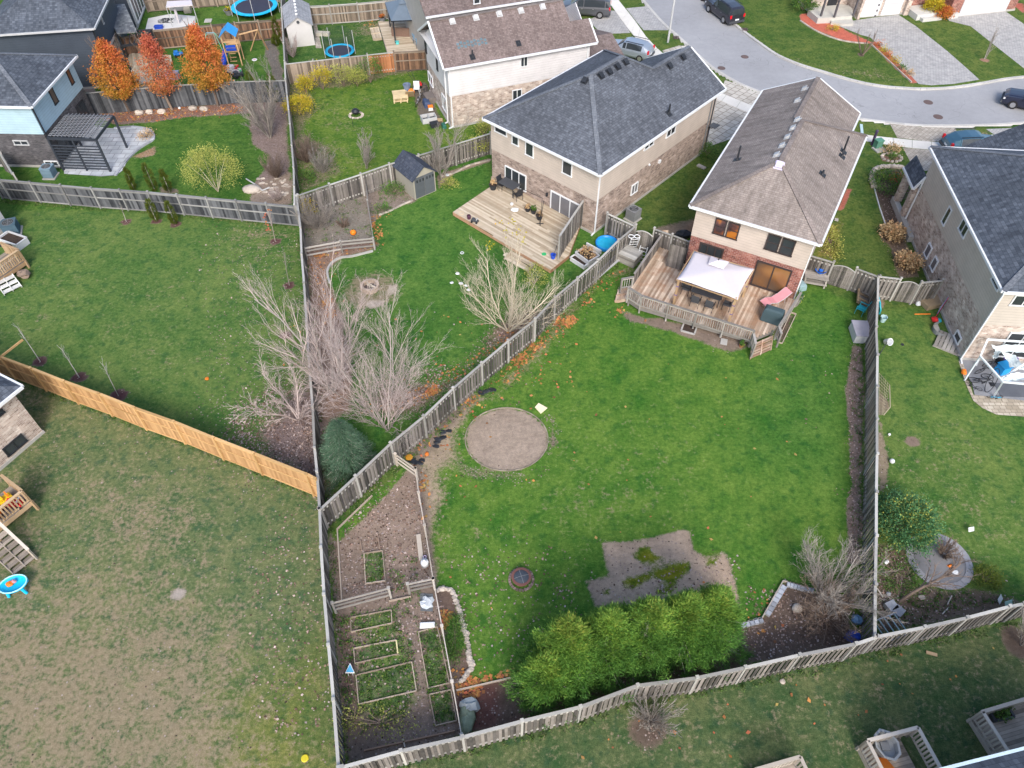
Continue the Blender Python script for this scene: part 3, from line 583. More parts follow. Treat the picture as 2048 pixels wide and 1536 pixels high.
# ------------------------------------------------------------------ houses
class House:
    def __init__(s,name,label,a,ang,W,D,ze,ins=.4,zs=2.75):
        t=R(ang);s.a=Vector((a[0],a[1],0));s.u=Vector((math.cos(t),math.sin(t),0));s.v=Vector((-s.u.y,s.u.x,0))
        s.W,s.D,s.ze,s.ins,s.zs=W,D,ze,ins,zs;s.root=thing(name,label,'house',s.a);s.rd=math.degrees(t)
    def P(s,u,v,z=0):return s.a+s.u*u+s.v*v+Vector((0,0,z))
    def loc(s,p):d=Vector(p)-s.a;return d.dot(s.u),d.dot(s.v),p[2]
    def wall(s,w):
        i=s.ins
        return{'rear':(s.P(i,i),s.u,-s.v),'right':(s.P(s.W-i,i),s.v,s.u),'left':(s.P(i,i),s.v,-s.u),'front':(s.P(i,s.D-i),s.u,s.v)}[w]
    def rect(s,w,A,B):
        P0,d,n=s.wall(w)if isinstance(w,str)else w;a=hit(*A,P0,n);b=hit(*B,P0,n)
        sa,sb=sorted(((a-P0).dot(d),(b-P0).dot(d)));za,zb=sorted((a.z,b.z));return sa,sb,za,zb
    def box(s,m,u0,v0,u1,v1,z0,z1):
        m.prism([s.P(*q)[:2]for q in((u0,v0),(u1,v0),(u1,v1),(u0,v1))],z0,z1)
    def walls(s,low,up,foot=None,zlow=0,extra=()):
        foot=foot or[(s.ins,s.ins),(s.W-s.ins,s.ins),(s.W-s.ins,s.D-s.ins),(s.ins,s.D-s.ins)]
        m=MB();m.prism([s.P(*q)[:2]for q in foot],.18,s.zs);m.build('brick_wall',low,s.root)
        m=MB();f2=offset(foot,.02);m.prism([s.P(*q)[:2]for q in f2],s.zs,s.ze-.02)
        for pl_ in extra:m.slab([s.P(*q)for q in pl_[0]],.06,s.u*pl_[1][0]+s.v*pl_[1][1])
        m.build('siding_wall',up,s.root)
        m=MB();m.prism([s.P(*q)[:2]for q in offset(foot,.05)],-.1,.18);m.build('foundation',concrete,s.root)
    def roof(s,polys,mat,capm,caps,eaves,t=.1,trim=None):
        m=MB();m.rr=.5
        for p in polys:m.slab([s.P(u,v,s.ze+z)for u,v,z in p],t)
        r=m.build('roof',mat,s.root)
        m=MB()
        for a,b in caps:
            A,B=s.P(a[0],a[1],s.ze+a[2]+.01),s.P(b[0],b[1],s.ze+b[2]+.01);m.beam(A,B,.3,.035)
        if caps:m.build('ridge_cap',capm,r)
        m=MB();m.rr=.5
        for a,b in eaves:
            A,B=s.P(a[0],a[1],s.ze+a[2]),s.P(b[0],b[1],s.ze+b[2]);d=(B-A).normalized();n=Vector((d.y,-d.x,0)).normalized()*.035
            m.beam(A+n+Vector((0,0,-.07)),B+n+Vector((0,0,-.07)),.13,.15)
        m.build('gutter',trim or white,s.root)
        m=MB();m.rr=.5;m.prism([s.P(*q)[:2]for q in((.02,.02),(s.W-.02,.02),(s.W-.02,s.D-.02),(.02,s.D-.02))],s.ze-.17,s.ze-.12);m.build('soffit',soffit,s.root)
        return r
    def window(s,w,A,B,panes=2,fr=None,gm=None,kind='window',bar='v',frw=.07,label=None,vals=None):
        P0,d,n=s.wall(w)if isinstance(w,str)else w;s0,s1,z0,z1=vals or s.rect(w,A,B);fr=fr or white;n=Vector(n)
        r=Matrix((d,n,Vector((0,0,1)))).transposed();c=P0+d*(s0+s1)/2+Vector((0,0,(z0+z1)/2))
        m=MB();m.rr=.5;W_,H_=s1-s0,z1-z0;f=frw
        def bx(du,dz,wu,wz,out,th):m.box(c+d*du+n*out+Vector((0,0,dz)),(wu,th,wz),M=r)
        bx(0,H_/2-f/2,W_,f,.03,.1);bx(0,-H_/2+f/2,W_+.06,f,.04,.12)
        for sg in(-1,1):bx(sg*(W_/2-f/2),0,f,H_-2*f,.03,.1)
        for k in range(1,panes):
            if bar=='v':bx(-W_/2+W_*k/panes,0,f*.8,H_-2*f,.03,.09)
            else:bx(0,-H_/2+H_*k/panes,W_-2*f,f*.6,.03,.09)
        o=m.build(kind,fr,s.root,label=label)
        m=MB();m.box(c+n*.03,(W_-2*f+.01,.03,H_-2*f+.01),M=r);m.build('pane',gm or glass,o)
        return o
    def pipe(s,u,v,z0,z1,mat=None,kind='downpipe',r=.045):
        m=MB();m.rr=.5;m.beam(s.P(u,v,z0+.15),s.P(u,v,z1),.09,.07,up=tuple(s.u));m.beam(s.P(u,v,z0+.15),s.P(u,v,z0+.05)-s.v*.35,.09,.07);m.build(kind,mat or white,s.root)
    def onroof(s,t,x,y,k,side):
        """point on roof plane: side 'right' z=ze+k*(W-u), 'left' z=ze+k*u, 'rear' z=ze+k*v"""
        if side=='right':P0=s.P(s.W,0,s.ze);n=Vector((0,0,1))+s.u*k
        elif side=='left':P0=s.P(0,0,s.ze);n=Vector((0,0,1))-s.u*k
        elif side=='rear':P0=s.P(0,0,s.ze);n=Vector((0,0,1))-s.v*k
        n.normalize();return hit(t,x,y,P0,n),n
    def boxvent(s,p,n,mat,sz=.34,h=.16,side=None):
        tt=Vector((-n.y,n.x,0)).normalized();ss=n.cross(tt);M=Matrix((tt,ss,n)).transposed()
        m=MB();m.box(p+n*.01,(sz*1.5,sz*1.5,.02),M=M);m.box(p+n*h*.45,(sz*.8,sz*.7,h),M=M)
        q=p+n*h;a=[q+tt*x+ss*y+n*z for x,y,z in((-.55,-.5,-.03),(.55,-.5,-.03),(.5,.5,.02),(-.5,.5,.02))for _ in(0,)]
        a=[q+(tt*x+ss*y)*sz*1.1+n*z for x,y,z in((-.5,-.5,-.03),(.5,-.5,-.03),(.5,.5,.03),(-.5,.5,.03))]
        m.slab(a,.05,-n);m.build('roof_vent',mat,s.root)
    def stack(s,p,n,h=.6,mat=None):
        m=MB();tt=Vector((-n.y,n.x,0)).normalized();ss=n.cross(tt);m.box(p+n*.015,(.4,.5,.02),M=Matrix((tt,ss,n)).transposed())
        m.tube([p,p+Vector((0,0,h))],[.07,.06],8);m.tube([p,p+Vector((0,0,.15))],[.13,.07],8);m.build('vent_pipe',mat or blackm,s.root)
def offset(foot,d):
    n=len(foot);o=[]
    for i in range(n):
        a,b,c=Vector(foot[i-1]),Vector(foot[i]),Vector(foot[(i+1)%n]);e1=(b-a).normalized();e2=(c-b).normalized()
        n1=Vector((e1.y,-e1.x));n2=Vector((e2.y,-e2.x));k=(n1+n2);k=k/max(k.length_squared,.1)*2;o.append(tuple(b+k*d))
    return o

# House B : charcoal hip roof, beige siding over tan brick
B=House('detached_house','two-storey house with charcoal hip roof, beige siding above tan brick, behind the pale wood deck',(-2.06,49.14),-42.25,10.5,14.1,5.2)
kB=.575;V_=(6.9,10.5,2.07);R1=(5.25,5.25,3.02);R2=(5.25,8.85,3.02)
fB=[(.4,.4),(10.1,.4),(10.1,14.9),(3.7,14.9),(3.7,13.7),(.4,13.7)]
B.walls(brick_tan,siding_beige,fB,extra=[([(3.7,14.9,5.1),(10.1,14.9,5.1),(6.9,14.9,6.95)],(0,-1))])
rB=B.roof([[(0,0,0),R1,R2,(0,14.1,0)],[(0,0,0),(10.5,0,0),R1],[(10.5,0,0),(10.5,15.2,0),(6.9,15.2,2.07),V_,R2,R1],[(0,14.1,0),R2,V_,(3.3,14.1,0)],[V_,(6.9,15.2,2.07),(3.3,15.2,0),(3.3,14.1,0)]],shingle_dark,capm_dark,
  [((0,0,0),R1),((10.5,0,0),R1),(R1,R2),(R2,V_),(R2,(0,14.1,0)),(V_,(6.9,15.2,2.07))],
  [((0,0,0),(10.5,0,0)),((10.5,0,0),(10.5,15.2,0)),((0,14.1,0),(0,0,0)),((3.3,14.1,0),(0,14.1,0)),((6.9,15.22,2.07),(3.3,15.22,0)),((10.5,15.22,0),(6.9,15.22,2.07))])
B.window('rear',('a2',1672,850),('a2',1757,935),1);B.window('rear',('a2',1790,915),('a2',1838,1002),1);B.window('rear',('a2',1883,960),('a2',1938,1080),1)
B.window('rear',('a3',430,1085),('a3',492,1210),1);B.window('rear',('a3',36,1125),('a3',180,1310),3,gm=glass);B.window('rear',('a3',350,1295),('a3',540,1530),3,gm=glassw,kind='patio_door',frw=.09)
B.window('right',('a3',1128,945),('a3',1200,845),2);B.window('right',('a3',978,1030),('a3',1050,945),2);B.window('right',('a3',888,1335),('a3',942,1235),2,gm=glassw)
for x,y in((688,518),(745,492),(802,457),(857,425),(1157,452),(1248,392)):B.boxvent(*B.onroof('a3',x,y,kB,'right'),blackm)
B.boxvent(*B.onroof('a3',580,552,kB,'rear'),blackm);B.stack(*B.onroof('a3',1152,775,kB,'right'),h=.7)
B.pipe(10.17,.5,0,5.1);B.pipe(10.17,14.6,0,5.1,darkgrey);B.pipe(10.17,14.2,0,5.1,midgrey)
m=MB();P0,d,n=B.wall('right')
for x,y,sz in((1085,1100,.22),(1015,1122,.12)):m.box(hit('a3',x,y,P0,n)+n*.06,(sz,.14,sz),rz=math.atan2(d.y,d.x))
for k,(x,y)in enumerate(((998,1345),(985,1360),(968,1372),(950,1385),(935,1398),(920,1412))):
    c=hit('a3',x,y,P0,n);m.tube([c,c+n*.2,c+n*.22-Vector((0,0,.15))],.05,8)
m.build('wall_vents',white,B.root)
m=MB();c=hit('a3',1060,1300,P0,n);m.box(c+n*.12,(.5,.25,.35),rz=math.atan2(d.y,d.x));m.tube([c+n*.1,c+n*.1-Vector((0,0,.9))],.04,8);m.tube([c+n*.1+d*.2,c+n*.15+d*.2+Vector((0,0,.25))],.06,8);m.build('gas_meter',tealp,B.root)
m=MB();c=hit('a3',1425,860,P0,n)+Vector((0,0,.2));m.box(c+n*.45,(.7,.6,.04),rz=math.atan2(d.y,d.x));m.tube([c+n*.45,c+n*.3-Vector((0,0,.3)),c-Vector((0,0,.3))],.025,6);m.build('dish_panel',darkgrey,B.root)
m=MB();P0,d,n=B.wall('rear');c0=hit('a3',325,1325,P0,n);c1=hit('a3',552,1445,P0,n)
for c in(c0,c1):m.box(c+n*.08,(.12,.14,.25),rz=math.atan2(d.y,d.x))
m.build('wall_lamp',blackm,B.root)

# House C : brown hip roof, beige siding over red brick
C_=House('detached_house','two-storey house with brown hip roof and red brick lower wall behind the white gazebo',(10.98,38.64),-28.2,8,13.4,5.3,zs=2.9)
kC=.52;R1=(4,4,2.08);R2=(4,9.4,2.08);V_=(3.5,9.9,1.82)
C_.walls(brick_red,siding_beige,[(.4,.4),(7.6,.4),(7.6,13),(6.6,13),(6.6,15.8),(.4,15.8)],extra=[([(.4,15.8,5.2),(6.6,15.8,5.2),(3.5,15.8,6.8)],(0,-1))])
rC=C_.roof([[(0,0,0),R1,R2,V_,(3.5,16.2,1.82),(0,16.2,0)],[(0,0,0),(8,0,0),R1],[(8,0,0),(8,13.4,0),R2,R1],[(8,13.4,0),(7,13.4,0),V_,R2],[V_,(7,13.4,0),(7,16.2,0),(3.5,16.2,1.82)]],shingle_brown,capm_brown,
  [((0,0,0),R1),((8,0,0),R1),(R1,R2),(R2,(8,13.4,0)),(V_,(3.5,16.2,1.82))],
  [((0,0,0),(8,0,0)),((8,0,0),(8,13.4,0)),((0,16.2,0),(0,0,0)),((7,13.4,0),(7,16.2,0)),((3.5,16.22,1.82),(0,16.22,0)),((7,16.22,0),(3.5,16.22,1.82))])
glassdoor=NT('room_behind_glass');glassdoor=glassdoor.out(glassdoor.ramp(glassdoor.noise(glassdoor.pos(),.55,1),[(.35,(.07,.055,.045)),(.5,(.15,.075,.035)),(.6,(.26,.13,.05)),(.7,(.3,.2,.12))]),.1,.6)
brown=MAT('dark_bronze_frame',(.045,.035,.035),.5)
for A_,B_,gm in((('b3',1480,175),('b3',1628,300),glasswarm),(('b3',1838,285),('b3',2005,410),glass)):
    s0,s1,z0,z1=C_.rect('rear',A_,B_);mdl=(s0+s1)/2
    C_.window('rear',None,None,2,brown,gm,bar='h',vals=(s0,mdl-.04,3.55,4.75));C_.window('rear',None,None,2,brown,gm,bar='h',vals=(mdl+.04,s1,3.55,4.75))
s0,s1,z0,z1=C_.rect('rear',('b3',1735,555),('b3',1930,740));C_.window('rear',None,None,2,brown,glassdoor,'patio_door',vals=(s0,s1,.62,2.6),frw=.09)
s0,s1,z0,z1=C_.rect('rear',('b3',1365,375),('b3',1520,450));C_.window('rear',None,None,3,brown,glass,'patio_door',vals=(s0,s1,.62,2.62),frw=.09)
for x,y in((552,608),(502,690),(503,820),(473,877),(436,938),(399,997),(362,1060)):
    C_.boxvent(*C_.onroof('a4',x,y,kC,'left'),lightgrey,.3)
C_.boxvent(*C_.onroof('a4',376,1130,kC,'rear'),MAT('pale_vent',(.5,.46,.6),.5),.38)
C_.stack(*C_.onroof('a4',90,1090,kC,'left'),h=1.0);C_.stack(*C_.onroof('a4',815,1035,kC,'right'),h=1.1);C_.stack(*C_.onroof('a4',805,1068,kC,'right'),h=.25);C_.stack(*C_.onroof('a4',672,1190,kC,'right'),h=.3)
C_.pipe(7.67,.5,0,5.1);C_.pipe(7.67,12.8,0,5.1)

# House A : white siding
A=House('detached_house','two-storey house with plain red-brown gable roof, white vinyl siding and tan brick base',(-7.75,62.94),-69.6,7.2,12.9,5.3)
kA=.6;A.a=Vector((-5.23,56.2,0))-A.u*7.2;A.root.location=A.a
A.walls(brick_beige,siding_white,extra=[([(.4,.4,5.2),(6.8,.4,5.2),(3.6,.4,7.1)],(0,1)),([(.4,12.5,5.2),(6.8,12.5,5.2),(3.6,12.5,7.1)],(0,-1))])
A.roof([[(7.2,0,0),(7.2,12.93,0),(5.3,12.93,1.14),(5.3,11.3,1.14),(3.6,11.3,2.16),(3.6,0,2.16)],[(0,0,0),(3.6,0,2.16),(3.6,11.3,2.16),(0,11.3,0)]],shingle_brown2,capm_brown,[((3.6,0,2.16),(3.6,11.3,2.16))],
  [((7.2,0,0),(7.2,12.93,0)),((0,-.02,0),(3.6,-.02,2.16)),((3.6,-.02,2.16),(7.2,-.02,0)),((7.2,12.95,0),(5.3,12.95,1.14))])
A.window('right',('a3',138,388),('a3',188,450),2);A.window('right',('a3',82,615),('a3',148,685),2,gm=glass);A.window('right',('e3',1090,1150),('e3',1185,1180),2,gm=glass)
A.window('rear',('e3',680,340),('e3',706,490),1,blackm);A.window('rear',('e3',785,500),('e3',808,650),1,blackm)
A.window('rear',('e3',712,640),('e3',762,800),2,gm=glassw,kind='patio_door');A.window('rear',('e3',838,840),('e3',890,1040),3,gm=glass)
for x,y in((1382,148),(1543,122),(1702,96),(1850,74),(1998,47)):A.boxvent(*A.onroof('a2',x,y,kA,'right'),lightgrey,.32)
A.stack(*A.onroof('e3',1115,520,kA,'right'),h=.55);A.stack(*A.onroof('e3',1533,395,kA,'right'),h=.2)
m=MB();p,n=A.onroof('e3',1130,395,kA,'right');tt=A.v;ss=n.cross(tt)
for i in range(9):
    for j in range(2):m.box(p+tt*(i*.28-1.3)+ss*(j*.3-.15+(i%2)*.1)+n*.012,(.2,.2,.012),M=Matrix((tt,ss,n)).transposed())
m.build('shingle_patch',MAT('bare_shingle_patch',(.1,.16,.19),.9),A.root)
A.pipe(6.87,.5,0,5.1);A.pipe(6.0,.33,0,5.1);A.pipe(6.87,12.3,0,5.1)
m=MB();m.rr=.5
for q in([(3.4,16.2,3.95),(3.4,12.5,3.95),(7.4,12.5,2.75),(7.4,16.2,2.75)],[(0,12.5,2.9),(3.4,12.5,3.95),(3.4,16.2,3.95),(0,16.2,2.9)]):m.slab([A.P(*x)for x in q],.1)
m.build('garage_roof',shingle_brown2,A.root);m=MB();A.box(m,.5,12.52,7.0,15.8,0,2.7);m.build('garage_wall',brick_beige,A.root)
m=MB();c=A.loc(g('e3',795,850,.5));A.box(m,c[0]-.6,-.45,c[0]+.6,.38,0,.5);m.build('back_step',MAT('dark_step',(.16,.14,.13),.9),A.root)

# House D : right
D=House('detached_house','large grey-beige sided house with charcoal roof and mottled brick, beside the torn canopy frame',(26.47,30.24),-5.06,11,14.28,5.8,zs=2.95)
kD=.5;R1=(5.5,5.5,2.75);R2=(5.5,8.78,2.75);V_=(6.5,9.78,2.25)
D.walls(brick_beige,siding_tan)
D.roof([[(0,0,0),R1,R2,(0,14.28,0)],[(0,0,0),(11,0,0),R1],[(11,0,0),(11,14.28,0),R2,R1],[(0,14.28,0),R2,(11,14.28,0)]],shingle_slate,capm_dark,[((0,0,0),R1),((11,0,0),R1),(R1,R2),(R2,(0,14.28,0))],
  [((0,0,0),(11,0,0)),((11,0,0),(11,14.28,0)),((0,14.28,0),(0,0,0)),((11,14.28,0),(0,14.28,0))])
m=MB();m.rr=.5
for q in([(3.2,17.6,3.6),(7.2,17.6,6.0),(7.2,13.9,6.0),(3.2,13.9,3.6)],[(7.2,17.6,6.0),(11,17.6,3.6),(11,13.9,3.6),(7.2,13.9,6.0)],):m.slab([D.P(*x)for x in q],.1)
m.build('garage_roof',shingle_slate,D.root);m=MB();D.box(m,3.7,13.92,10.6,17.2,0,3.6);m.build('garage_wall',brick_beige,D.root)
D.window('left',('b4',1487,215),('b4',1563,140),1);D.window('left',('b4',1602,262),('b4',1690,245),2);D.window('left',('b4',1367,430),('b4',1427,400),1,gm=glassw);D.window('left',('b4',1408,520),('b4',1468,490),1,gm=glassw);D.window('left',('b4',1828,610),('b4',1890,668),1)
D.window('left',None,None,1,vals=(.9,1.7,.3,.85));D.window('rear',None,None,2,vals=(.6,1.9,4.5,5.3));D.window('rear',None,None,3,vals=(1.7,4.3,.5,2.5),kind='patio_door')
# porch
pz=2.9;P1,P2=g('a4',1215,1140,pz),g('a4',1310,1285,pz);U1,V1,_=D.loc(P1);U2,V2,_=D.loc(P2);UA=(U1+U2)/2
m=MB();m.rr=.5;m.slab([D.P(UA,V2,pz),D.P(.38,V2,pz+1.0),D.P(.38,V1,pz+1.0),D.P(UA,V1,pz)],.1);m.build('porch_roof',shingle_slate,D.root)
m=MB();m.beam(D.P(UA-.04,V2,pz-.06),D.P(UA-.04,V1,pz-.06),.12,.14);m.beam(D.P(UA,V2-.04,pz-.08),D.P(.38,V2-.04,pz+.92),.1,.14);m.build('porch_fascia',white,D.root)
m=MB();m.beam(D.P(.3,V2-.1,pz+.9),D.P(.3,V2-.1,.2),.09,.09);m.build('porch_downpipe',white,D.root)
m=MB();D.box(m,UA+.1,V2-2.2,.38,V1,0,.45);m.build('porch_slab',concrete,D.root)
m=MB();D.box(m,UA+.15,V2+.15,UA+.6,V2+.6,.45,pz-.1);m.build('porch_column',brick_beige,D.root)
m=MB();D.box(m,UA+.15,V1-.6,UA+.6,V1-.15,.45,pz-.1);m.build('porch_column',brick_beige,D.root)
print('porch',UA,V1,V2)
D.pipe(.33,.33,0,5.6)
# ridge vents etc
# House E : pale blue / dark brick
E_=House('detached_house','two-storey house with pale blue siding over dark brick, beside the black pergola',(-34.68-math.cos(R(2.1))*9,50.54+math.sin(R(2.1))*9),-2.1,9,7.9,5.3,zs=2.85)
kE=.5;E_.walls(brick_dark,siding_blue)
R1=(4.5,3.95,1.975)
E_.roof([[(0,0,0),(9,0,0),(5.05,3.95,1.975),(3.95,3.95,1.975)],[(9,0,0),(9,7.9,0),(5.05,3.95,1.975)],[(9,7.9,0),(0,7.9,0),(3.95,3.95,1.975),(5.05,3.95,1.975)],[(0,7.9,0),(0,0,0),(3.95,3.95,1.975)]],shingle_slate,capm_dark,[((9,0,0),(5.05,3.95,1.975)),((9,7.9,0),(5.05,3.95,1.975))],
  [((0,0,0),(9,0,0)),((9,0,0),(9,7.9,0)),((9,7.9,0),(0,7.9,0))])
E_.window('right',('a1',320,612),('a1',398,692),1,blackm,MAT('brown_blind_behind_glass',(.13,.1,.08),.4));E_.window('right',('a1',437,475),('a1',506,562),1,blackm,MAT('warm_blind_behind_glass',(.2,.09,.05),.4))
E_.window('rear',('a1',85,955),('a1',205,990),2,lightgrey,glass);E_.window('rear',None,None,2,white,glass,vals=(7.1,8.2,.15,.6));E_.window('right',None,None,3,blackm,glass,'patio_door',vals=(.9,3.9,.2,2.4));E_.window('right',None,None,2,blackm,glass,vals=(5.0,6.3,.6,2.3))
E_.pipe(8.67,.5,0,5.1,blackm)
# House F + wing behind
F_=House('detached_house','dark slate sided house with blue-grey roof in the top left corner',(-34.8-9*math.cos(R(9)),63.3-9*math.sin(R(9))),9,9,9,5.3)
F_.walls(siding_slate,siding_slate)
F_.roof([[(0,0,0),(9,0,0),(4.5,4.5,2.2)],[(9,0,0),(9,9,0),(4.5,4.5,2.2)],[(9,9,0),(0,9,0),(4.5,4.5,2.2)],[(0,9,0),(0,0,0),(4.5,4.5,2.2)]],shingle_slate,capm_dark,[],[((0,0,0),(9,0,0)),((9,0,0),(9,9,0))],trim=lightgrey)
F_.window('right',('a1',672,90),('a1',708,160),1,lightgrey);m=MB();P0,d,n=F_.wall('right');a=F_.P(8.63,.5,.2);m.box(F_.P(8.63,3.6,1.3),(.08,6.0,2.4),rz=R(9));m.build('stone_cladding',brick_beige,F_.root)
F_.window('right',None,None,3,blackm,glass,'patio_door',vals=(1.2,4.2,.3,2.3));F_.pipe(8.67,.5,0,5.1,blackm)
K_=House('detached_house','dark and white walled house with tall glass doors beside the white patio, top left',(g('e4',330,290,0).x-7.5,g('e4',330,290,0).y-.6),9,7.5,8,5.6,ins=.0)
K_.walls(siding_slate,siding_slate);m=MB();K_.box(m,7.51,.05,7.58,7.5,.1,5.3);m.build('white_side_wall',siding_grey,K_.root)
K_.roof([[(-.3,-.3,0),(7.9,-.3,0),(3.8,4,2)],[(7.9,-.3,0),(7.9,8.3,0),(3.8,4,2)],[(7.9,8.3,0),(-.3,8.3,0),(3.8,4,2)],[(-.3,8.3,0),(-.3,-.3,0),(3.8,4,2)]],shingle_slate,capm_dark,[],[((-.3,-.3,0),(7.9,-.3,0))])
K_.window((K_.P(7.59,0),K_.v,K_.u),None,None,4,white,glassw,'patio_door',vals=(.5,4.5,.3,2.9),frw=.12);K_.window((K_.P(7.59,0),K_.v,K_.u),None,None,3,white,glass,vals=(.5,4.5,3.2,4.6))
m=MB();m.rr=.5;lr=gl('e4',75,112,250,105,335,285,150,300,z=2.7);m.slab([lr[0]+Vector((0,0,.7)),lr[1]+Vector((0,0,.7)),lr[2],lr[3]][::-1],.12)
m.build('porch_roof',shinglemat('grey_porch_shingles',(.1,.11,.13),(.16,.18,.2),(.24,.26,.28),.45,.25),K_.root)
for q in(lr[2],lr[3]):m=MB();m.tube([(q.x,q.y,0),(q.x,q.y,2.6)],.08,8);m.build('porch_post',blackm,K_.root)
# House G : behind house A (azimuth of its corner is read at the top)
az=g('e3',715,100,0);az=Vector((az.x,az.y)).normalized()
base=A.P(-1.9,0);tt=None
for k in range(4000):
    v_=k*.005-4;p=A.P(-1.9,v_)
    if abs(Vector((p.x,p.y)).normalized().x-az.x)<2e-4:tt=v_;break
tt=.8 if tt is None else tt
gc=A.P(-1.9,tt)-A.u*9.4
G_=House('detached_house','light grey sided house at the top edge, behind the white sided house',(gc.x,gc.y),-69.6,9.4,12,5.6,ins=.0)
G_.walls(siding_pinkbeige,siding_pinkbeige)
G_.roof([[(9.8,-.4,0),(9.8,12.4,0),(4.7,12.4,2.6),(4.7,-.4,2.6)],[(-.4,-.4,0),(4.7,-.4,2.6),(4.7,12.4,2.6),(-.4,12.4,0)]],shingle_brown2,capm_brown,[],[((9.8,-.4,0),(9.8,12.4,0))])
G_.window((G_.P(9.41,0),G_.v,G_.u),('e3',1120,-60),('e3',1185,30),1);G_.pipe(9.48,.1,0,5.4);G_.window((G_.P(0,-.01),G_.u,-G_.v),('e3',648,-40),('e3',664,30),1)
# Houses H and J2 across the street (only their fronts enter the picture)
a,b=g('e1',520,165),g('e1',925,130);ang=math.degrees(math.atan2(b.y-a.y,b.x-a.x))
H_=House('detached_house','house across the street with three dark porch posts and a double white garage door',(a.x-4.2*math.cos(R(ang)),a.y-4.2*math.sin(R(ang))),ang,(b-a).length+4.7,9,5.2,ins=.0)
Wd=(b-a).length
H_.walls(brick_beige,siding_beige,[(4.0,0),(Wd+4.7,0),(Wd+4.7,9),(0,9),(0,2.2),(4.0,2.2)])
H_.roof([[(-.4,-.4,0),(Wd+5.1,-.4,0),(Wd+1,4.5,2.2),(4,4.5,2.2)],[(Wd+5.1,-.4,0),(Wd+5.1,9.4,0),(Wd+1,4.5,2.2)],[(Wd+5.1,9.4,0),(-.4,9.4,0),(4,4.5,2.2),(Wd+1,4.5,2.2)],[(-.4,9.4,0),(-.4,-.4,0),(4,4.5,2.2)]],shingle_brown,capm_brown,[],[((-.4,-.4,0),(Wd+5.1,-.4,0))])
def garage(Hh,u0,u1,v=0):
    m=MB();nrow=4;hh=2.15
    for i in range(nrow):m.box(Hh.P((u0+u1)/2,v-.04,.08+hh*(i+.5)/nrow),(u1-u0,.05,hh/nrow-.02),rz=R(Hh.rd))
    nc=4
    for i in range(nrow):
        for j in range(nc):m.box(Hh.P(u0+(u1-u0)*(j+.5)/nc,v-.075,.08+hh*(i+.5)/nrow),((u1-u0)/nc*.78,.02,hh/nrow*.6),rz=R(Hh.rd))
    m.build('garage_door',MAT('garage_door_white',(.6,.6,.62),.5,.04),Hh.root)
gs=(Wd)/2
garage(H_,4.3,4.1+gs-.15);garage(H_,4.1+gs+.15,4.0+Wd-.1)
m=MB();H_.box(m,4.2+Wd+.02,-.35,4.2+Wd+.5,-.02,0,2.6);m.build('garage_pillar',brick_beige,H_.root);m=MB();H_.box(m,4.0,-.35,4.25,-.02,0,2.6);m.build('garage_pillar',brick_beige,H_.root)
p3=[g('e1',75,95,.5),g('e1',165,170,.5),g('e1',280,165,.5),g('e1',480,148,.5),g('e1',480,60,.5),g('e1',100,0,.5)]
m=MB();m.prism([q[:2]for q in p3],0,.55);m.prism([q[:2]for q in gl('e1',270,205,470,190,480,240,380,240,280,225)],0,.25);m.build('porch_slab',MAT('pale_concrete',(.5,.49,.45),.9,.1),H_.root)
m=MB()
for x,y in((190,148),(312,158),(485,143)):
    c=g('e1',x,y,.55);m=MB();m.box(c+Vector((0,0,1.3)),(.16,.16,2.6),rz=R(ang));m.build('porch_post',MAT('dark_grey_post',(.09,.085,.095),.5),H_.root)
c=g('e1',680,150);m=MB();m.box(c+Vector((0,0,1.3)),(.2,.2,2.6),rz=R(ang));m.build('porch_post',MAT('dark_grey_post2',(.09,.085,.095),.5),H_.root)
m=MB();m.box(H_.P(2.3,2.1,1.6),(1.0,.1,2.1),rz=R(ang));m.build('front_door',blackm,H_.root)
a,b=g('e1',1430,155),g('e1',1870,105);ang=math.degrees(math.atan2(b.y-a.y,b.x-a.x));Wd=(b-a).length
L_=House('detached_house','red brick house with wide white garage door at the top right corner',(a.x-4.5*math.cos(R(ang)),a.y-4.5*math.sin(R(ang))),ang,Wd+5.6,9,5.2,ins=.0)
L_.walls(brick_red,siding_white,[(3.4,0),(Wd+5.6,0),(Wd+5.6,9),(0,9),(0,2.4),(3.4,2.4)])
L_.roof([[(-.4,-.4,0),(Wd+6,-.4,0),(Wd+1,4.5,2.2),(4,4.5,2.2)],[(Wd+6,-.4,0),(Wd+6,9.4,0),(Wd+1,4.5,2.2)],[(Wd+6,9.4,0),(-.4,9.4,0),(4,4.5,2.2),(Wd+1,4.5,2.2)],[(-.4,9.4,0),(-.4,-.4,0),(4,4.5,2.2)]],shingle_brown,capm_brown,[],[((-.4,-.4,0),(Wd+6,-.4,0))])
garage(L_,4.6,4.5+Wd);m=MB();L_.box(m,0,.2,3.3,2.3,0,.55);L_.box(m,.4,-.3,2.6,.2,0,.3);L_.box(m,3.3,-.3,4.4,-.02,0,.5);m.build('concrete_steps',MAT('pale_step_concrete',(.5,.5,.48),.9,.1),L_.root)
# House I : lower left, brick bungalow corner ; House J: lower right roof corner
ca=g('c1',300,292);cb=g('c1',0,550);dd=(cb-ca).normalized();angI=math.degrees(math.atan2(-dd.y,-dd.x))
# rear-right corner at ca; u axis points from cb to ca
I_=House('detached_house','tan brick bungalow corner with black framed windows at the left edge',(ca.x+dd.x*7.6,ca.y+dd.y*7.6),angI,8,9,3.75,ins=.4)
I_.a=ca-I_.u*(8-.4)-I_.v*.4 if False else ca+dd*7.6-I_.v*8.6;I_.a-=I_.u*.0
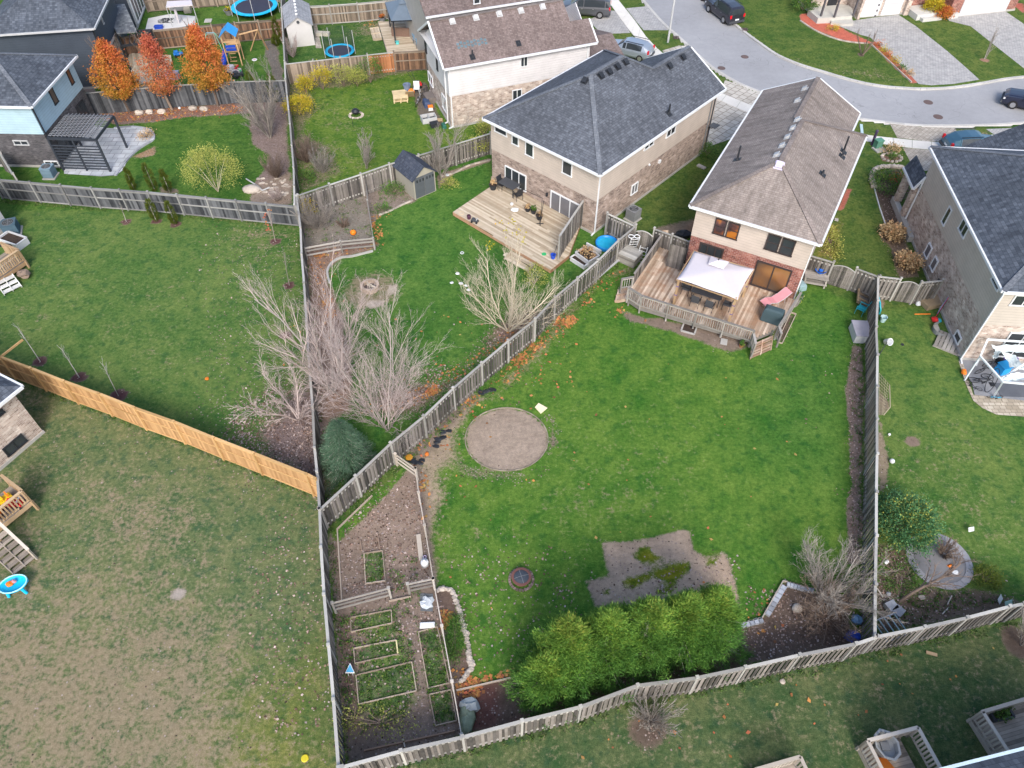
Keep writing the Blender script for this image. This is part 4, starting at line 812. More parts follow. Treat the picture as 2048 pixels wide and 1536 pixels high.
# the visible wall faces the camera side: use its 'right' side wall
I_.a=ca-I_.u*7.6-I_.v*.4;
nrm=Vector((-dd.y,dd.x,0));nrm=nrm if nrm.dot(Vector((1,-.5,0)))>0 else-nrm
I_.u=nrm;I_.v=Vector((-nrm.y,nrm.x,0));L=9.0
I_.a=ca-I_.u*7.6-I_.v*(L-.4);I_.W=8;I_.D=L;I_.root.location=I_.a;I_.rd=math.degrees(math.atan2(nrm.y,nrm.x));I_.zs=3.4
I_.walls(brick_beige,brick_beige)
I_.roof([[(0,0,0),(8,0,0),(4,4,1.9)],[(8,0,0),(8,L,0),(4,L-4,1.9),(4,4,1.9)],[(8,L,0),(0,L,0),(4,L-4,1.9)],[(0,L,0),(0,0,0),(4,4,1.9),(4,L-4,1.9)]],shingle_slate,capm_dark,[],[((8,0,0),(8,L,0)),((8,L,0),(0,L,0))])
I_.window('right',('c1',10,405),('c1',183,345),2,blackm,glass);I_.window('right',('c1',-60,180),('c1',30,150),1,blackm,glass)
# J
ze=4.2;e0=g('d4',1560,1536,ze);e1_=g('d4',2048,1412,ze);uu=(e1_-e0).normalized();st=e0-uu*.6
J_=House('detached_house','house roof corner with pale gutter at the bottom right edge',(0,0),0,9,7,ze,ins=.5)
J_.u=uu;J_.v=Vector((-uu.y,uu.x,0));J_.a=Vector((st.x,st.y,0))-J_.v*7;J_.root.location=J_.a;J_.rd=math.degrees(math.atan2(uu.y,uu.x))
J_.zs=2.5;J_.walls(brick_tan,siding_grey)
J_.roof([[(0,0,0),(9,0,0),(9,3.5,1.6),(0,3.5,1.6)],[(0,3.5,1.6),(9,3.5,1.6),(9,7,0),(0,7,0)]],shingle_slate,capm_dark,[((0,3.5,1.6),(9,3.5,1.6))],[((9,7,0),(0,7,0)),((0,0,0),(9,0,0))],trim=MAT('pale_blue_gutter',(.5,.62,.7),.4))
# left-edge house siding (edge of frame, by the AC unit)
a=g('b1',0,120,2.6);b=g('b1',62,265,0)
M_=House('detached_house','pale grey sided house corner at the left edge beside an air conditioner',(0,0),0,6,8,3.2,ins=.4)
c=g('b1',70,262);M_.u=Vector((.93,-.36,0)).normalized();M_.v=Vector((-M_.u.y,M_.u.x,0));M_.a=c-M_.u*5.6-M_.v*(.4+3.5);M_.root.location=M_.a;M_.D=4.3;M_.zs=.4;M_.rd=math.degrees(math.atan2(M_.u.y,M_.u.x))
M_.walls(siding_grey,siding_grey)
M_.roof([[(0,0,0),(6,0,0),(6,4.3,.01),(0,4.3,.01)]],shingle_slate,capm_dark,[],[((6,0,0),(6,4.3,0))])
# ------------------------------------------------------------------ fences
def fence(label,pts,h,style='shadow',mb=None,mr=None,side=1,step=2.45,bw=.14,group=None,cap=True,posts=True,kw=None,name='wooden_fence',z0=.04):
    """pts: world points of the top line. side: +1 rails to the left of travel. style shadow | solid | rails"""
    mb=mb or fence_grey;mr=mr or fence_greytop;P=[Vector((p[0],p[1],0))for p in pts]
    root=thing(name,label,'fence',P[0],group=group)
    Q=[P[0]]
    for a,b in zip(P[:-1],P[1:]):
        n=max(1,round((b-a).length/step))if step else 1
        for k in range(1,n+1):Q.append(a.lerp(b,k/n))
    bm,rm,cm=MB(),MB(),MB()
    for a,b in zip(Q[:-1],Q[1:]):
        L=(b-a).length;d=(b-a)/L;nn=Vector((-d.y,d.x,0));ang=math.atan2(d.y,d.x);hj=h+random.uniform(-.02,.02)
        up=Vector((0,0,1))
        if style=='rails':
            for zz in(.35,.7,h-.04):rm.beam(a+up*zz,b+up*(zz+random.uniform(-.01,.01)),.04,.12)
            continue
        for zz in(.3,h-.28)if style!='solid' else(.12,h*.55,h-.12):rm.beam(a+up*zz+nn*.03*side*(0 if style=='shadow' else 1),b+up*zz+nn*.03*side*(0 if style=='shadow' else 1),.04,.09)
        if style=='shadow':
            n=int(L/.115);
            for k in range(n):
                s=(k+.5)/n*L;sd=1 if k%2 else-1;bm.box(a+d*s+nn*.032*sd+up*((h-.1+z0)/2+random.uniform(-.006,.006)),(bw*.93,.018,h-.14-z0),rz=ang+random.uniform(-.01,.01))
        else:
            n=max(1,int(L/bw))
            for k in range(n):
                s=(k+.5)/n*L;bm.box(a+d*s-nn*.012*side+up*((h-.06+z0)/2),(L/n*.965,.018,h-.08-z0),rz=ang)
        if cap:cm.beam(a+up*(hj-.02),b+up*(h-.02+random.uniform(-.015,.01)),.13,.035)
    if bm.f:bm.build('boards',mb,root)
    if rm.f:rm.build('rails',mr,root)
    if cm.f:cm.build('top_rail',mr,root)
    if posts:
        for k,q in enumerate(Q):
            d=(Q[min(k+1,len(Q)-1)]-Q[max(k-1,0)]).normalized();nn=Vector((-d.y,d.x,0));m=MB();ang=math.atan2(d.y,d.x)
            ph=h+(.09 if style!='rails' else .03);off=nn*(.06*side if style=='solid' else 0)
            m.box(q+off+Vector((0,0,ph/2)),(.1,.1,ph),rz=ang);m.box(q+off+Vector((0,0,ph+.02)),(.14,.14,.04),rz=ang);m.build('post',mr,root)
    return root
hF=1.85
def T(h,t,*xy):return gl(t,*xy,z=h)
fence('long grey board fence with two pale rails across the top of the left lawn',T(1.75,'a1',-60,1215,0,1225,625,1283,1010,1310,1610,1368,2025,1408),1.75,'solid',fence_dark,fence_railg,side=-1)
fence('grey fence running up behind the bare shrub between the orange-tree yard and the yellow-bush yard',T(hF,'p',562.5,-30,562.5,17,567,88,569,123,571,163,580,250,587,336,589,411),hF,'shadow',step=2.5)
fence('long grey fence running down the right side of the left lawns to the bottom edge',T(hF,'p',593,393,601,456,603,509,608,567,613,644,617,714,625,814,629,897,634,944,639,1019,642,1096,648,1190,657,1291,667,1400,677,1536,682,1600),hF,'shadow',step=0)
fence('diagonal grey fence from the garden corner up to the blue pool, between two back lawns',T(hF,'p',639,1019,711,953,781,887,847,833,906,777,963,727,1016,682,1070,639,1110,595,1155,557,1196,521,1237,481,1272,451),hF,'shadow',step=0)
fence('straight grey fence seen almost from above on the right side of the main lawn',T(hF,'p',1757,553,1755.6,602.7,1752.7,655,1755,711,1754.5,774,1754,840,1754.2,909,1753,985,1752.7,1073,1751,1170,1750,1273),hF,'shadow',step=0)
fence('grey fence along the bottom of the picture behind the cedar hedge',T(hF,'p',2130,1188,2048,1207.6,2019,1213,1934,1235.5,1849,1254.5,1754,1273.5,1711.6,1288,1599,1310,1490.5,1335,1394,1355.5,1275,1371,1161,1414,1044,1442,925,1474,802,1502,684.6,1534),hF,'shadow',step=0)
fence('new orange cedar fence crossing the left side, its posts on the near face',T(1.95,'p',-30,702,0,713,63,736,129,762,199,787,269.5,815,349,843,428,875,508,906,614,948,632,957),1.95,'solid',fence_new,fence_newpost,side=-1,step=0)
ff=T(hF,'a2',245,435,430,415,800,375);fence('brown fence behind the yellow and green bushes, with pale top rail',ff,hF,'solid',fence_tanw,fence_greytop,side=1)
fence('short fence run of orange replacement boards beside the white sided house',T(hF,'a2',800,375,980,355),hF,'shadow',fence_orange,fence_greytop,side=-1,step=0,z0=.05)
fence('brown fence end panel with two rails touching the white sided house',T(hF,'a2',980,355,1195,343),hF,'solid',fence_brown,fence_tanw,side=-1,step=0)
fence('grey fence behind the small trampoline and the pale shed',T(hF,'a2',400,42,540,35,730,22,930,3,1000,-5),hF,'solid',fence_tanw,fence_greytop,side=-1)
fence('grey fence behind the resin shed between the yellow-bush yard and the pumpkin yard',T(hF,'a2',325,1335,540,1260,755,1190,950,1120,1150,1060,1400,985,1640,910),hF,'shadow',step=0)
fence('dark grey solid fence below the three orange trees',T(hF+.1,'a1',570,635,930,605,1230,580,1600,558,1945,548),hF+.1,'solid',fence_dark,fence_greytop,side=1)
fence('brown fence with pale rails behind the play tower',T(hF,'a1',820,255,1040,205,1280,183,1600,155,1920,130),hF,'solid',fence_brown,fence_tanw,side=-1)
bb=gl('e4',440,112,650,95,900,72,1250,48,1640,20);fence('brown vertical board fence at the top edge behind the white patio',bb,hF,'solid',fence_tanw,fence_tanw,side=-1)
fence('short grey fence at the left edge below the dark brick house',T(1.8,'a1',-40,1030,0,1050,85,1190),1.8,'solid',fence_grey,fence_greytop,side=1)
def gate(label,a,b,h,arch=.22,side=1,mat=None):
    a=Vector((a[0],a[1],0));b=Vector((b[0],b[1],0));r=thing('garden_gate',label,'gate',a);L=(b-a).length;d=(b-a)/L;nn=Vector((-d.y,d.x,0))*side;ang=math.atan2(d.y,d.x)
    n=int(L/.115);m=MB()
    for k in range(n):
        s=(k+.5)/n;hh=h-.3+arch*4*s*(1-s);m.box(a+d*(s*L)+Vector((0,0,hh/2+.05)),(L/n*.88,.02,hh-.1),rz=ang)
    m.build('boards',mat or fence_grey,r);m=MB();m.tube([a+d*(L*t)+Vector((0,0,h-.29+arch*4*t*(1-t)))for t in[i/10 for i in range(11)]],.035,6);m.build('arched_rail',fence_greytop,r)
    m=MB();up=Vector((0,0,1));m.beam(a+nn*.04+up*.25+d*.1,b+nn*.04+up*.25-d*.1,.03,.09);m.beam(a+nn*.04+up*(h-.45)+d*.1,b+nn*.04+up*(h-.45)-d*.1,.03,.09);m.beam(a+nn*.045+up*.28+d*.12,b+nn*.045+up*(h-.5)-d*.12,.03,.09);m.build('brace',fence_greytop,r)
    return r
fence('short grey fence between the red brick house and its right side gate',T(hF,'p',1612,508,1668,525),hF,'shadow',step=0)
gate('arched grey gate to the right of the red brick house',g('p',1669,525,hF),g('p',1713,538,hF),hF)
fence('short grey fence panel between the arched gate and the long right fence',T(hF,'p',1714,537,1757,553),hF,'shadow',step=0)
fence('short grey fence panel right of the long fence top, before the far right gate',T(hF,'p',1759,553,1802,558),hF,'shadow',step=0)
gate('arched grey gate beside the mottled brick house',g('p',1803,559,hF),g('p',1842,565,hF),hF)
fence('short fence panel between the far right gate and the mottled brick wall',T(hF,'p',1843,565,1886,561),hF,'shadow',step=0)
fence('short grey fence from the tan brick wall to the blue pool corner',T(hF,'p',1215,427,1268,451),hF,'shadow',step=0)
gate('arched grey gate between two brick houses above the ladders',g('p',1274,456,hF),g('p',1307,467,hF),hF)
fence('grey fence panel left of the red brick house behind the deck',T(hF,'p',1309,457.6,1345,470,1381,484),hF,'shadow',step=0)
# low garden fences
fence('three-rail low fence inside the vegetable garden, left of its opening',T(1.05,'d2',560,410,945,308),1.05,'rails',mr=rail_grey)
fence('short three-rail fence inside the vegetable garden, right of its opening',T(1.05,'d2',1075,280,1250,243),1.05,'rails',mr=rail_grey,step=0)
fence('pale rail fence slanting from the diagonal fence to the top of the vegetable garden',T(1.05,'c2',990,437,1130,535),1.05,'rails',mr=rail_tan,step=0)
fence('long low rail fence on the right side of the vegetable garden',T(1.05,'p',831,937,837,985,849,1051,866,1158,883.6,1252,904,1363,923,1470),1.05,'rails',mr=rail_tan,step=0)
fence('low two-rail fence around the pumpkin bed',T(1.0,'b2',370,395,615,350,840,328,800,70,788,-80),1.0,'rails',mr=rail_grey,step=0)

# ------------------------------------------------------------------ decks
def planks(m,poly,z,d,w=.14,th=.035,gap=.008,jit=True):
    """fill convex-ish polygon with planks along direction d"""
    d=Vector((d[0],d[1])).normalized();n=Vector((-d.y,d.x));P=[Vector((p[0],p[1]))for p in poly]
    cs=[p.dot(n)for p in P];c=min(cs)+w/2
    while c<max(cs):
        xs_=[]
        for i in range(len(P)):
            a,b=P[i],P[(i+1)%len(P)];ca,cb_=a.dot(n)-c,b.dot(n)-c
            if(ca>0)!=(cb_>0):t=ca/(ca-cb_);xs_.append((a+(b-a)*t).dot(d))
        xs_.sort()
        for k in range(0,len(xs_)-1,2):
            s0,s1=xs_[k],xs_[k+1];cuts=[s0]
            while cuts[-1]<s1-.01:
                cuts.append(min(s1,cuts[-1]+(random.uniform(2.4,4.8)if jit else 99)))
            for q0,q1 in zip(cuts[:-1],cuts[1:]):
                a=d*q0+n*c;b=d*q1+n*c;m.beam((a.x,a.y,z-th/2),(b.x-d.x*.006,b.y-d.y*.006,z-th/2),w-gap,th)
        c+=w
def railing(root,pts,z,h=.95,mat=None,gap=.13,name='railing',end=True,bal=.035):
    mat=mat or rail_grey
    m=MB();up=Vector((0,0,1))
    for a,b in zip(pts[:-1],pts[1:]):
        a=Vector((a[0],a[1],z));b=Vector((b[0],b[1],z));L=(b-a).length;d=(b-a)/L;ang=math.atan2(d.y,d.x)
        m.beam(a+up*(h-.02),b+up*(h-.02),.14,.04);m.beam(a+up*(h-.1),b+up*(h-.1),.04,.09);m.beam(a+up*.12,b+up*.12,.04,.09)
        n=int(L/gap)
        for k in range(n):m.box(a+d*((k+.5)/n*L)+up*(h/2),(bal,bal,h-.18),rz=ang)
        k=max(1,round(L/2))
        for i in range(k+1):m.box(a.lerp(b,i/k)+up*(h/2-.15),(.09,.09,h+.25),rz=ang)
    return m.build(name,mat,root)
def stairs(root,a,b,out,n,z,run=.28,mat=None,name='steps'):
    m=MB();a=Vector((a[0],a[1],0));b=Vector((b[0],b[1],0));o=Vector((out[0],out[1],0)).normalized();up=Vector((0,0,1));rise=z/(n+1)
    for k in range(n):
        zz=z-rise*(k+1)
        for j in(.25,.75):c=o*(run*(k+j));m.beam(a+c+up*zz,b+c+up*zz,run*.46,.04)
    for e in(a,(a+b)/2,b):m.beam(e+up*(z-rise),e+o*run*n+up*.05,.05,.22)
    return m.build(name,mat,root)
# deck of house C
zc=.55
dk=thing('timber_deck','large red-brown weathered deck with grey railing under the white gazebo','deck',g('b3',1300,700,0))
front=[g('b3',880,690,zc),g('b3',965,785,zc),g('b3',1720,1040,zc),g('b3',1880,985,zc)]
P=C_.P
c_bl=g('b3',1110,375,zc);
poly=[g('b3',905,640,zc),g('b3',880,745,zc),g('b3',955,795,zc),g('b3',1710,1020,zc),g('b3',1860,960,zc),C_.P(7.9,.35,0),C_.P(.3,.35,0),g('b3',1240,380,zc),g('b3',1090,370,zc)]
rlB=g('b3',955,800,zc);rrB=g('b3',1700,1055,zc);dU=(rrB-rlB).normalized();dV=Vector((-dU.y,dU.x,0))
m=MB();planks(m,poly,zc,C_.v.xy);m.build('deck_boards',deck_red,dk)
m=MB();pp=[(p[0],p[1])for p in poly]
for i in range(len(pp)):
    a,b=Vector(pp[i]),Vector(pp[(i+1)%len(pp)]);m.beam((a.x,a.y,zc-.17),(b.x,b.y,zc-.17),.04,.26)
    k=max(1,int((b-a).length/1.6))
    for j in range(k):q=a.lerp(b,j/k);m.box((q.x,q.y,.15),(.1,.1,.35))
m.build('skirt',rail_grey,dk)
railing(dk,[g('b3',868,745,zc),g('b3',955,800,zc),g('b3',1710,1040,zc)],zc,1.0)
railing(dk,[g('b3',1710,1040,zc),g('b3',1725,1110,zc)],zc-.15,.95,gap=.12)
railing(dk,[C_.P(7.95,.1),g('b3',1880,1000,zc),g('b3',1895,1050,zc)],zc,.9,rail_grey,gap=.2)
railing(dk,[g('b3',900,660,zc),g('b3',820,690,zc-.2)],zc-.05,.9)
# close boarded screen on the left side
m=MB();a,b=g('b3',905,655,zc),g('b3',1085,395,zc);L=(b-a).length
for k in range(int(L/.14)):
    q=a.lerp(b,(k+.5)/int(L/.14));m.box(q+Vector((0,0,.45)),(.13,.02,1.1),rz=math.atan2((b-a).y,(b-a).x))
m.beam(a+Vector((0,0,1.03)),b+Vector((0,0,1.03)),.14,.04);m.build('side_screen',fence_grey,dk)
stairs(dk,g('b3',905,660,zc),g('b3',885,735,zc),g('b3',815,680,0)-g('b3',900,690,0),3,zc,.3,deck_red)
stairs(dk,g('b3',1725,1045,zc),g('b3',1865,985,zc),-C_.v*1+C_.u*.25,3,zc,.3,deck_red)
sc=thing('privacy_screen','leaning grey board screen standing on the red-brown deck left of the gazebo','screen',g('b3',1130,520,zc));m=MB()
a,b=g('b3',1132,520,zc),g('b3',1240,553,zc);L=(b-a).length;ang=math.atan2((b-a).y,(b-a).x)
for k in range(12):q=a.lerp(b,(k+.5)/12);m.box(q+Vector((0,0,.95)),(L/12*.95,.03,1.85+random.uniform(-.06,.02)),rz=ang)
m.build('boards',fence_grey,sc);m=MB();m.beam(a+Vector((0,.05,.4)),b+Vector((0,.05,.4)),.04,.09);m.beam(a+Vector((0,.05,1.5)),b+Vector((0,.05,1.5)),.04,.09);m.build('rails',fence_greytop,sc)
# deck of house B
zb=.38
db=thing('timber_deck','pale weathered deck without railing behind the tan brick house','deck',g('b2',1700,200,0))
poly=[g('b2',1385,150,zb),g('a2',1640,1275,zb),B.P(.35,.38),B.P(9.0,.38),g('b3',470,445,zb),g('b3',345,545,zb)]
m=MB();planks(m,poly,zb,B.u.xy);m.build('deck_boards',deck_pale,db)
m=MB();pp=[(p[0],p[1])for p in poly]
for i in range(len(pp)):a,b=pp[i],pp[(i+1)%len(pp)];m.beam((*a,zb-.16),(*b,zb-.16),.04,.25)
m.build('skirt',woodmat('reddish_deck_fascia',(.45,.27,.17),(.3,.16,.09)),db)
stairs(db,g('b2',1790,410,zb),g('b2',1945,495,zb),-B.v,2,zb,.4,deck_pale)
sb=thing('privacy_screen','tall grey board screen at the right end of the pale deck','screen',g('b3',392,470,zb));a=g('b3',398,472,zb);b=B.P(9.05,.4);b.z=zb;hs=2.0
L=(b-a).length;ang=math.atan2((b-a).y,(b-a).x);n=int(L/.12);m=MB();nn=Vector((-(b-a).y,(b-a).x,0)).normalized()
for k in range(n):q=a.lerp(b,(k+.5)/n);m.box(q+nn*(.03 if k%2 else-.03)+Vector((0,0,hs/2-.1)),(.12,.018,hs),rz=ang)
m.build('boards',fence_grey,sb);m=MB();m.beam(a+Vector((0,0,hs-.06)),b+Vector((0,0,hs-.06)),.14,.04)
for k in range(3):q=a.lerp(b,k/2);m.box(q+Vector((0,0,hs/2-.1)),(.1,.1,hs+.15),rz=ang)
m.build('frame',fence_greytop,sb)
# deck of yard behind G (dark gazebo)
d3=thing('timber_deck','pale grey deck under the dark roofed gazebo','deck',g('e3',450,400,0));m=MB();pg_=gl('e3',255,195,345,490,670,455,690,200,600,180,z=.3);planks(m,pg_,.3,(pg_[2]-pg_[1]).xy);m.build('deck_boards',deck_pale,d3)
m=MB();pp=[(p[0],p[1])for p in pg_]
for i in range(len(pp)):a,b=pp[i],pp[(i+1)%len(pp)];m.beam((*a,.15),(*b,.15),.04,.22)
m.build('skirt',rail_grey,d3);stairs(d3,g('e3',262,250,.3),g('e3',292,350,.3),(-1,.25),3,.36,.32,deck_pale)
# small deck by the orange trees
d4=thing('timber_deck','low pale deck between the first two orange trees','deck',g('e4',350,600,0));pg_=gl('e4',270,480,380,490,640,500,655,530,640,640,560,740,330,770,240,560,z=.25);m=MB();planks(m,pg_,.25,(g('e4',340,760)-g('e4',300,480)).xy);m.build('deck_boards',deck_pale,d4)
m=MB();a=gl('e4',330,800,620,760,z=.1);m.beam(a[0],a[1],.3,.1);a=gl('e4',320,775,600,745,z=.18);m.beam(a[0],a[1],.1,.2);m.build('step',deck_pale,d4)
# decks at lower right
def lowdeck(label,pts,z,d,rails,stp=None,mat=None,bal=True,rmat=None,n=5,run=.28,pk=.07):
    r=thing('raised_deck',label,'deck',(pts[0][0],pts[0][1],0));m=MB();planks(m,pts,z,d,.14);m.build('deck_boards',mat or deck_grey,r)
    m=MB();pp=[(p[0],p[1])for p in pts]
    for i in range(len(pp)):a,b=pp[i],pp[(i+1)%len(pp)];m.beam((*a,z-.17),(*b,z-.17),.04,.26);m.box((a[0],a[1],z/2),(.12,.12,z))
    m.build('deck_frame',rmat or rail_tan,r)
    for rr in rails:railing(r,rr,z,.95,rmat or rail_tan,gap=.15,bal=pk)
    if stp:stairs(r,stp[0],stp[1],stp[2],n,z,run,mat or deck_grey)
    return r
zz=.3
tA,tB=g('d4',985,1345,zz+1),g('d4',1330,1255,zz+1);dA=(tB-tA).normalized();dN=Vector((dA.y,-dA.x,0));q0=Vector((tA.x,tA.y,0));q1=Vector((tB.x,tB.y,0))
lowdeck('raised grey deck with pale top rails holding the clear round table, bottom right',[q0,q1-dA*.45,q1-dA*.45+dN*4.5,q0+dN*4.5],zz,dA.xy,[[q0,q1],[q1,q1+dN*4],[q0,q0+dN*4]],bal=True)
tA,tB=g('d4',1765,1150,zz+1),g('d4',2200,1020,zz+1);dA=(tB-tA).normalized();dN=Vector((dA.y,-dA.x,0));q0=Vector((tA.x,tA.y,0));q1=Vector((tB.x,tB.y,0))
lowdeck('raised grey deck with close pickets and a plant box in the bottom right corner',[q0,q1,q1+dN*4.5,q0+dN*4.5],zz,dA.xy,[[q0,q1],[q0+dA*.05,q0+dN*4+dA*.05]])
PB=g('d4',1880,1190,.3)
tA,tB=g('d4',215,1545,zz+1),g('d4',525,1455,zz+1);dA=(tB-tA).normalized();dN=Vector((dA.y,-dA.x,0));q0=Vector((tA.x,tA.y,0));q1=Vector((tB.x,tB.y,0))
lowdeck('raised deck corner just entering at the bottom edge',[q0,q1,q1+dN*4,q0+dN*4],zz,dA.xy,[[q0,q1],[q1,q1+dN*3]])
# left decks
zz=.6
a,b=g('b1',0,495,zz+.9),g('b1',125,410,zz+.9);c=g('b1',-60,330,zz+.9);a,b=Vector((a.x,a.y,0)),Vector((b.x,b.y,0));d=(b-a).normalized();n_=Vector((-d.y,d.x,0))
lowdeck('raised wooden deck with cedar railing at the left edge above the white steps',[a-d*1.2,b,b+n_*1.9,a-d*1.2+n_*1.9],zz,d.xy,[[a-d*1.2,b],[b,b+n_*1.7]],None,deck_grey,rmat=cedar_rail)
s=thing('timber_steps','pale grey wide steps at the left edge beside the brown shrub','steps',g('b1',80,640));stairs(s,g('b1',-40,620,.6),g('b1',78,565,.6),g('b1',110,690)-g('b1',30,590),3,.6,.36,MAT('painted_pale_steps',(.6,.6,.58),.7,.1));
zz=.8
a,b=g('c1',-40,840,zz+.9),g('c1',150,690,zz+.9);a,b=Vector((a.x,a.y,0)),Vector((b.x,b.y,0));d=(b-a).normalized();n_=Vector((-d.y,d.x,0));DK_A,DK_D,DK_N,DK_Z=b,d,n_,zz
lowdeck('raised deck full of colourful ride-on toys at the left edge',[a-d*.6,b,b+n_*1.7,a-d*.6+n_*1.7],zz,d.xy,[[a-d*.6,b],[b,b+n_*1.7]],None,deck_grey,rmat=cedar_rail)
s=thing('timber_steps','long flight of grey wooden steps at the left edge above the blue water table','steps',g('c1',60,1100));a,b=g('c1',-120,1060,.9),g('c1',30,945,.9);o=g('c1',150,1200)-g('c1',-40,1020)
o=Vector((-(b-a).y,(b-a).x,0));o=o if o.y<0 else-o;stairs(s,a,b,o,6,.95,.33,deck_grey)
m=MB();e=b+o.normalized()*2.0;m.beam((b.x,b.y,1.75),(e.x,e.y,.9),.14,.04);m.beam((b.x,b.y,.3),(b.x,b.y,1.75),.09,.09);m.beam((e.x,e.y,0),(e.x,e.y,.9),.09,.09);m.build('handrail',rail_tan,s)
# ------------------------------------------------------------------ plants
def grow(tr,br,p,d,L,r,depth,rg,P):
    """recursive limb. P: dict(up, spread, kids, shrink, twigs, wig, maxd)"""
    n=4 if depth<P['maxd']else 3;pts=[Vector(p)];dd=Vector(d);rad=[r]
    for i in range(n):
        dd=(dd+Vector((rg.gauss(0,1),rg.gauss(0,1),rg.gauss(0,.6)))*P['wig']+Vector((0,0,P['up']))).normalized()
        pts.append(pts[-1]+dd*L/n);rad.append(r*(1-.62*(i+1)/n))
    if depth==0:tr.rr=None;tr.tube(pts,rad,7,False)
    else:br.tube(pts,rad,4 if depth<P['maxd']-1 else 3,False)
    if depth>=P['maxd']:return
    k=P['kids'][min(depth,len(P['kids'])-1)]
    for j in range(k):
        t=(P.get('t0',.25)if depth==0 else .12)+(1-(P.get('t0',.25)if depth==0 else .12))*((j+rg.random())/k);i=min(int(t*n),n-1);f=t*n-i
        q=pts[i].lerp(pts[i+1],f);ax=(pts[i+1]-pts[i]).normalized();o=ax.orthogonal();o.rotate(Matrix.Rotation(rg.uniform(0,6.283),3,ax))
        sp=P['spread']*rg.uniform(.6,1.25);nd=(ax*math.cos(sp)+o.normalized()*math.sin(sp)).normalized()
        grow(tr,br,q,nd,L*P['shrink']*rg.uniform(.6,1.15)*(1-.45*t if depth==0 else 1-.3*t),max(rad[i]*.5,P.get('rmin',.006)),depth+1,rg,P)
def baretree(name,label,cat,base,stems,H,r,mat,P,seed,group=None,lean=.25,tip=None,trunkmat=None):
    base=Vector(base);rg=random.Random(seed);root=thing(name,label,cat,base,group=group);tr,br=MB(),MB()
    for k in range(stems):
        a=6.283*k/stems+rg.uniform(-.4,.4);ln=lean*rg.uniform(.5,1.2)if stems>1 else lean*.2
        d=Vector((math.cos(a)*ln,math.sin(a)*ln,1)).normalized();off=Vector((math.cos(a),math.sin(a),0))*(r*1.3 if stems>1 else 0)
        grow(tr,br,base+off-Vector((0,0,.05)),d,H*rg.uniform(.85,1.1),r,0,rg,P)
    tr.build('trunk',trunkmat or mat,root,smooth=True);br.build('branches',mat,root)
    return root
def onb(N):
    a=np.where(np.abs(N[:,2:3])<.9,[[0,0,1.]],[[1.,0,0]]);u=np.cross(N,a);u/=np.linalg.norm(u,axis=1)[:,None];return u,np.cross(N,u)
def leaves(name,centers,per,rad,size,mat,parent,rnd_c=None,aspect=1.0,outward=None,drop=0,long=None,label=None,mixr=.5,seed=0):
    rg=np.random.default_rng(seed+len(centers));C=np.repeat(np.asarray(centers,float),per,0);n=len(C)
    C=C+rg.normal(0,1,(n,3))*(np.array(rad)if hasattr(rad,'__len__')else rad);C[:,2]=np.maximum(C[:,2],.02)
    if outward is not None:
        D=np.repeat(np.asarray(outward,float),per,0)+rg.normal(0,.45,(n,3));D[:,2]-=drop
    else:D=rg.normal(0,1,(n,3))
    D/=np.linalg.norm(D,axis=1)[:,None];u,v=onb(D);an=rg.uniform(0,6.283,n)[:,None];S=u*np.cos(an)+v*np.sin(an)
    sz=(size*rg.uniform(.6,1.3,n))[:,None];lg=sz*(long or 1)
    V=np.stack([C-D*lg,C+S*sz*aspect,C+D*lg,C-S*sz*aspect],1).reshape(-1,3);V[:,2]=np.maximum(V[:,2],.01)
    rc=np.repeat(rg.random(len(centers))if rnd_c is None else np.asarray(rnd_c),per);rn=np.clip(rc*(1-mixr)+rg.random(n)*mixr,0,1)
    return facemesh(name,V,4,mat,parent,rn,label)
def shrub(name,label,cat,base,rx,ry,h,mat,n=60,per=40,size=.06,seed=1,stem=None,group=None,z0=.15,mixr=.5,rad=.16,hi=1.0):
    rg=np.random.default_rng(seed);base=Vector(base);root=thing(name,label,cat,base,group=group)
    th=rg.uniform(0,6.283,n);ph=np.arccos(1-rg.random(n)*1.15);q=rg.uniform(.45,1.0,n)**.5*(1+rg.normal(0,.08,n))
    D=np.stack([np.sin(ph)*np.cos(th),np.sin(ph)*np.sin(th),np.cos(ph)],1);C=D*q[:,None]*np.array([rx,ry,h*.55])+np.array([base.x,base.y,h*.48]);C[:,2]=np.maximum(C[:,2],z0)
    hue=np.clip(rg.random(n)*.7+(C[:,2]/h)*.3*hi,0,1)
    m=MB()
    for k in range(9):a=k*.7;m.tube([base,base+Vector((math.cos(a)*rx*.35,math.sin(a)*ry*.35,h*.45)),base+Vector((math.cos(a)*rx*.7,math.sin(a)*ry*.7,h*.8))],[.025,.015,.006],4,False)
    m.build('stems',stem or bark_br,root);leaves('foliage',C,per,rad,size,mat,root,hue,.6,D,seed=seed,mixr=mixr)
    return root
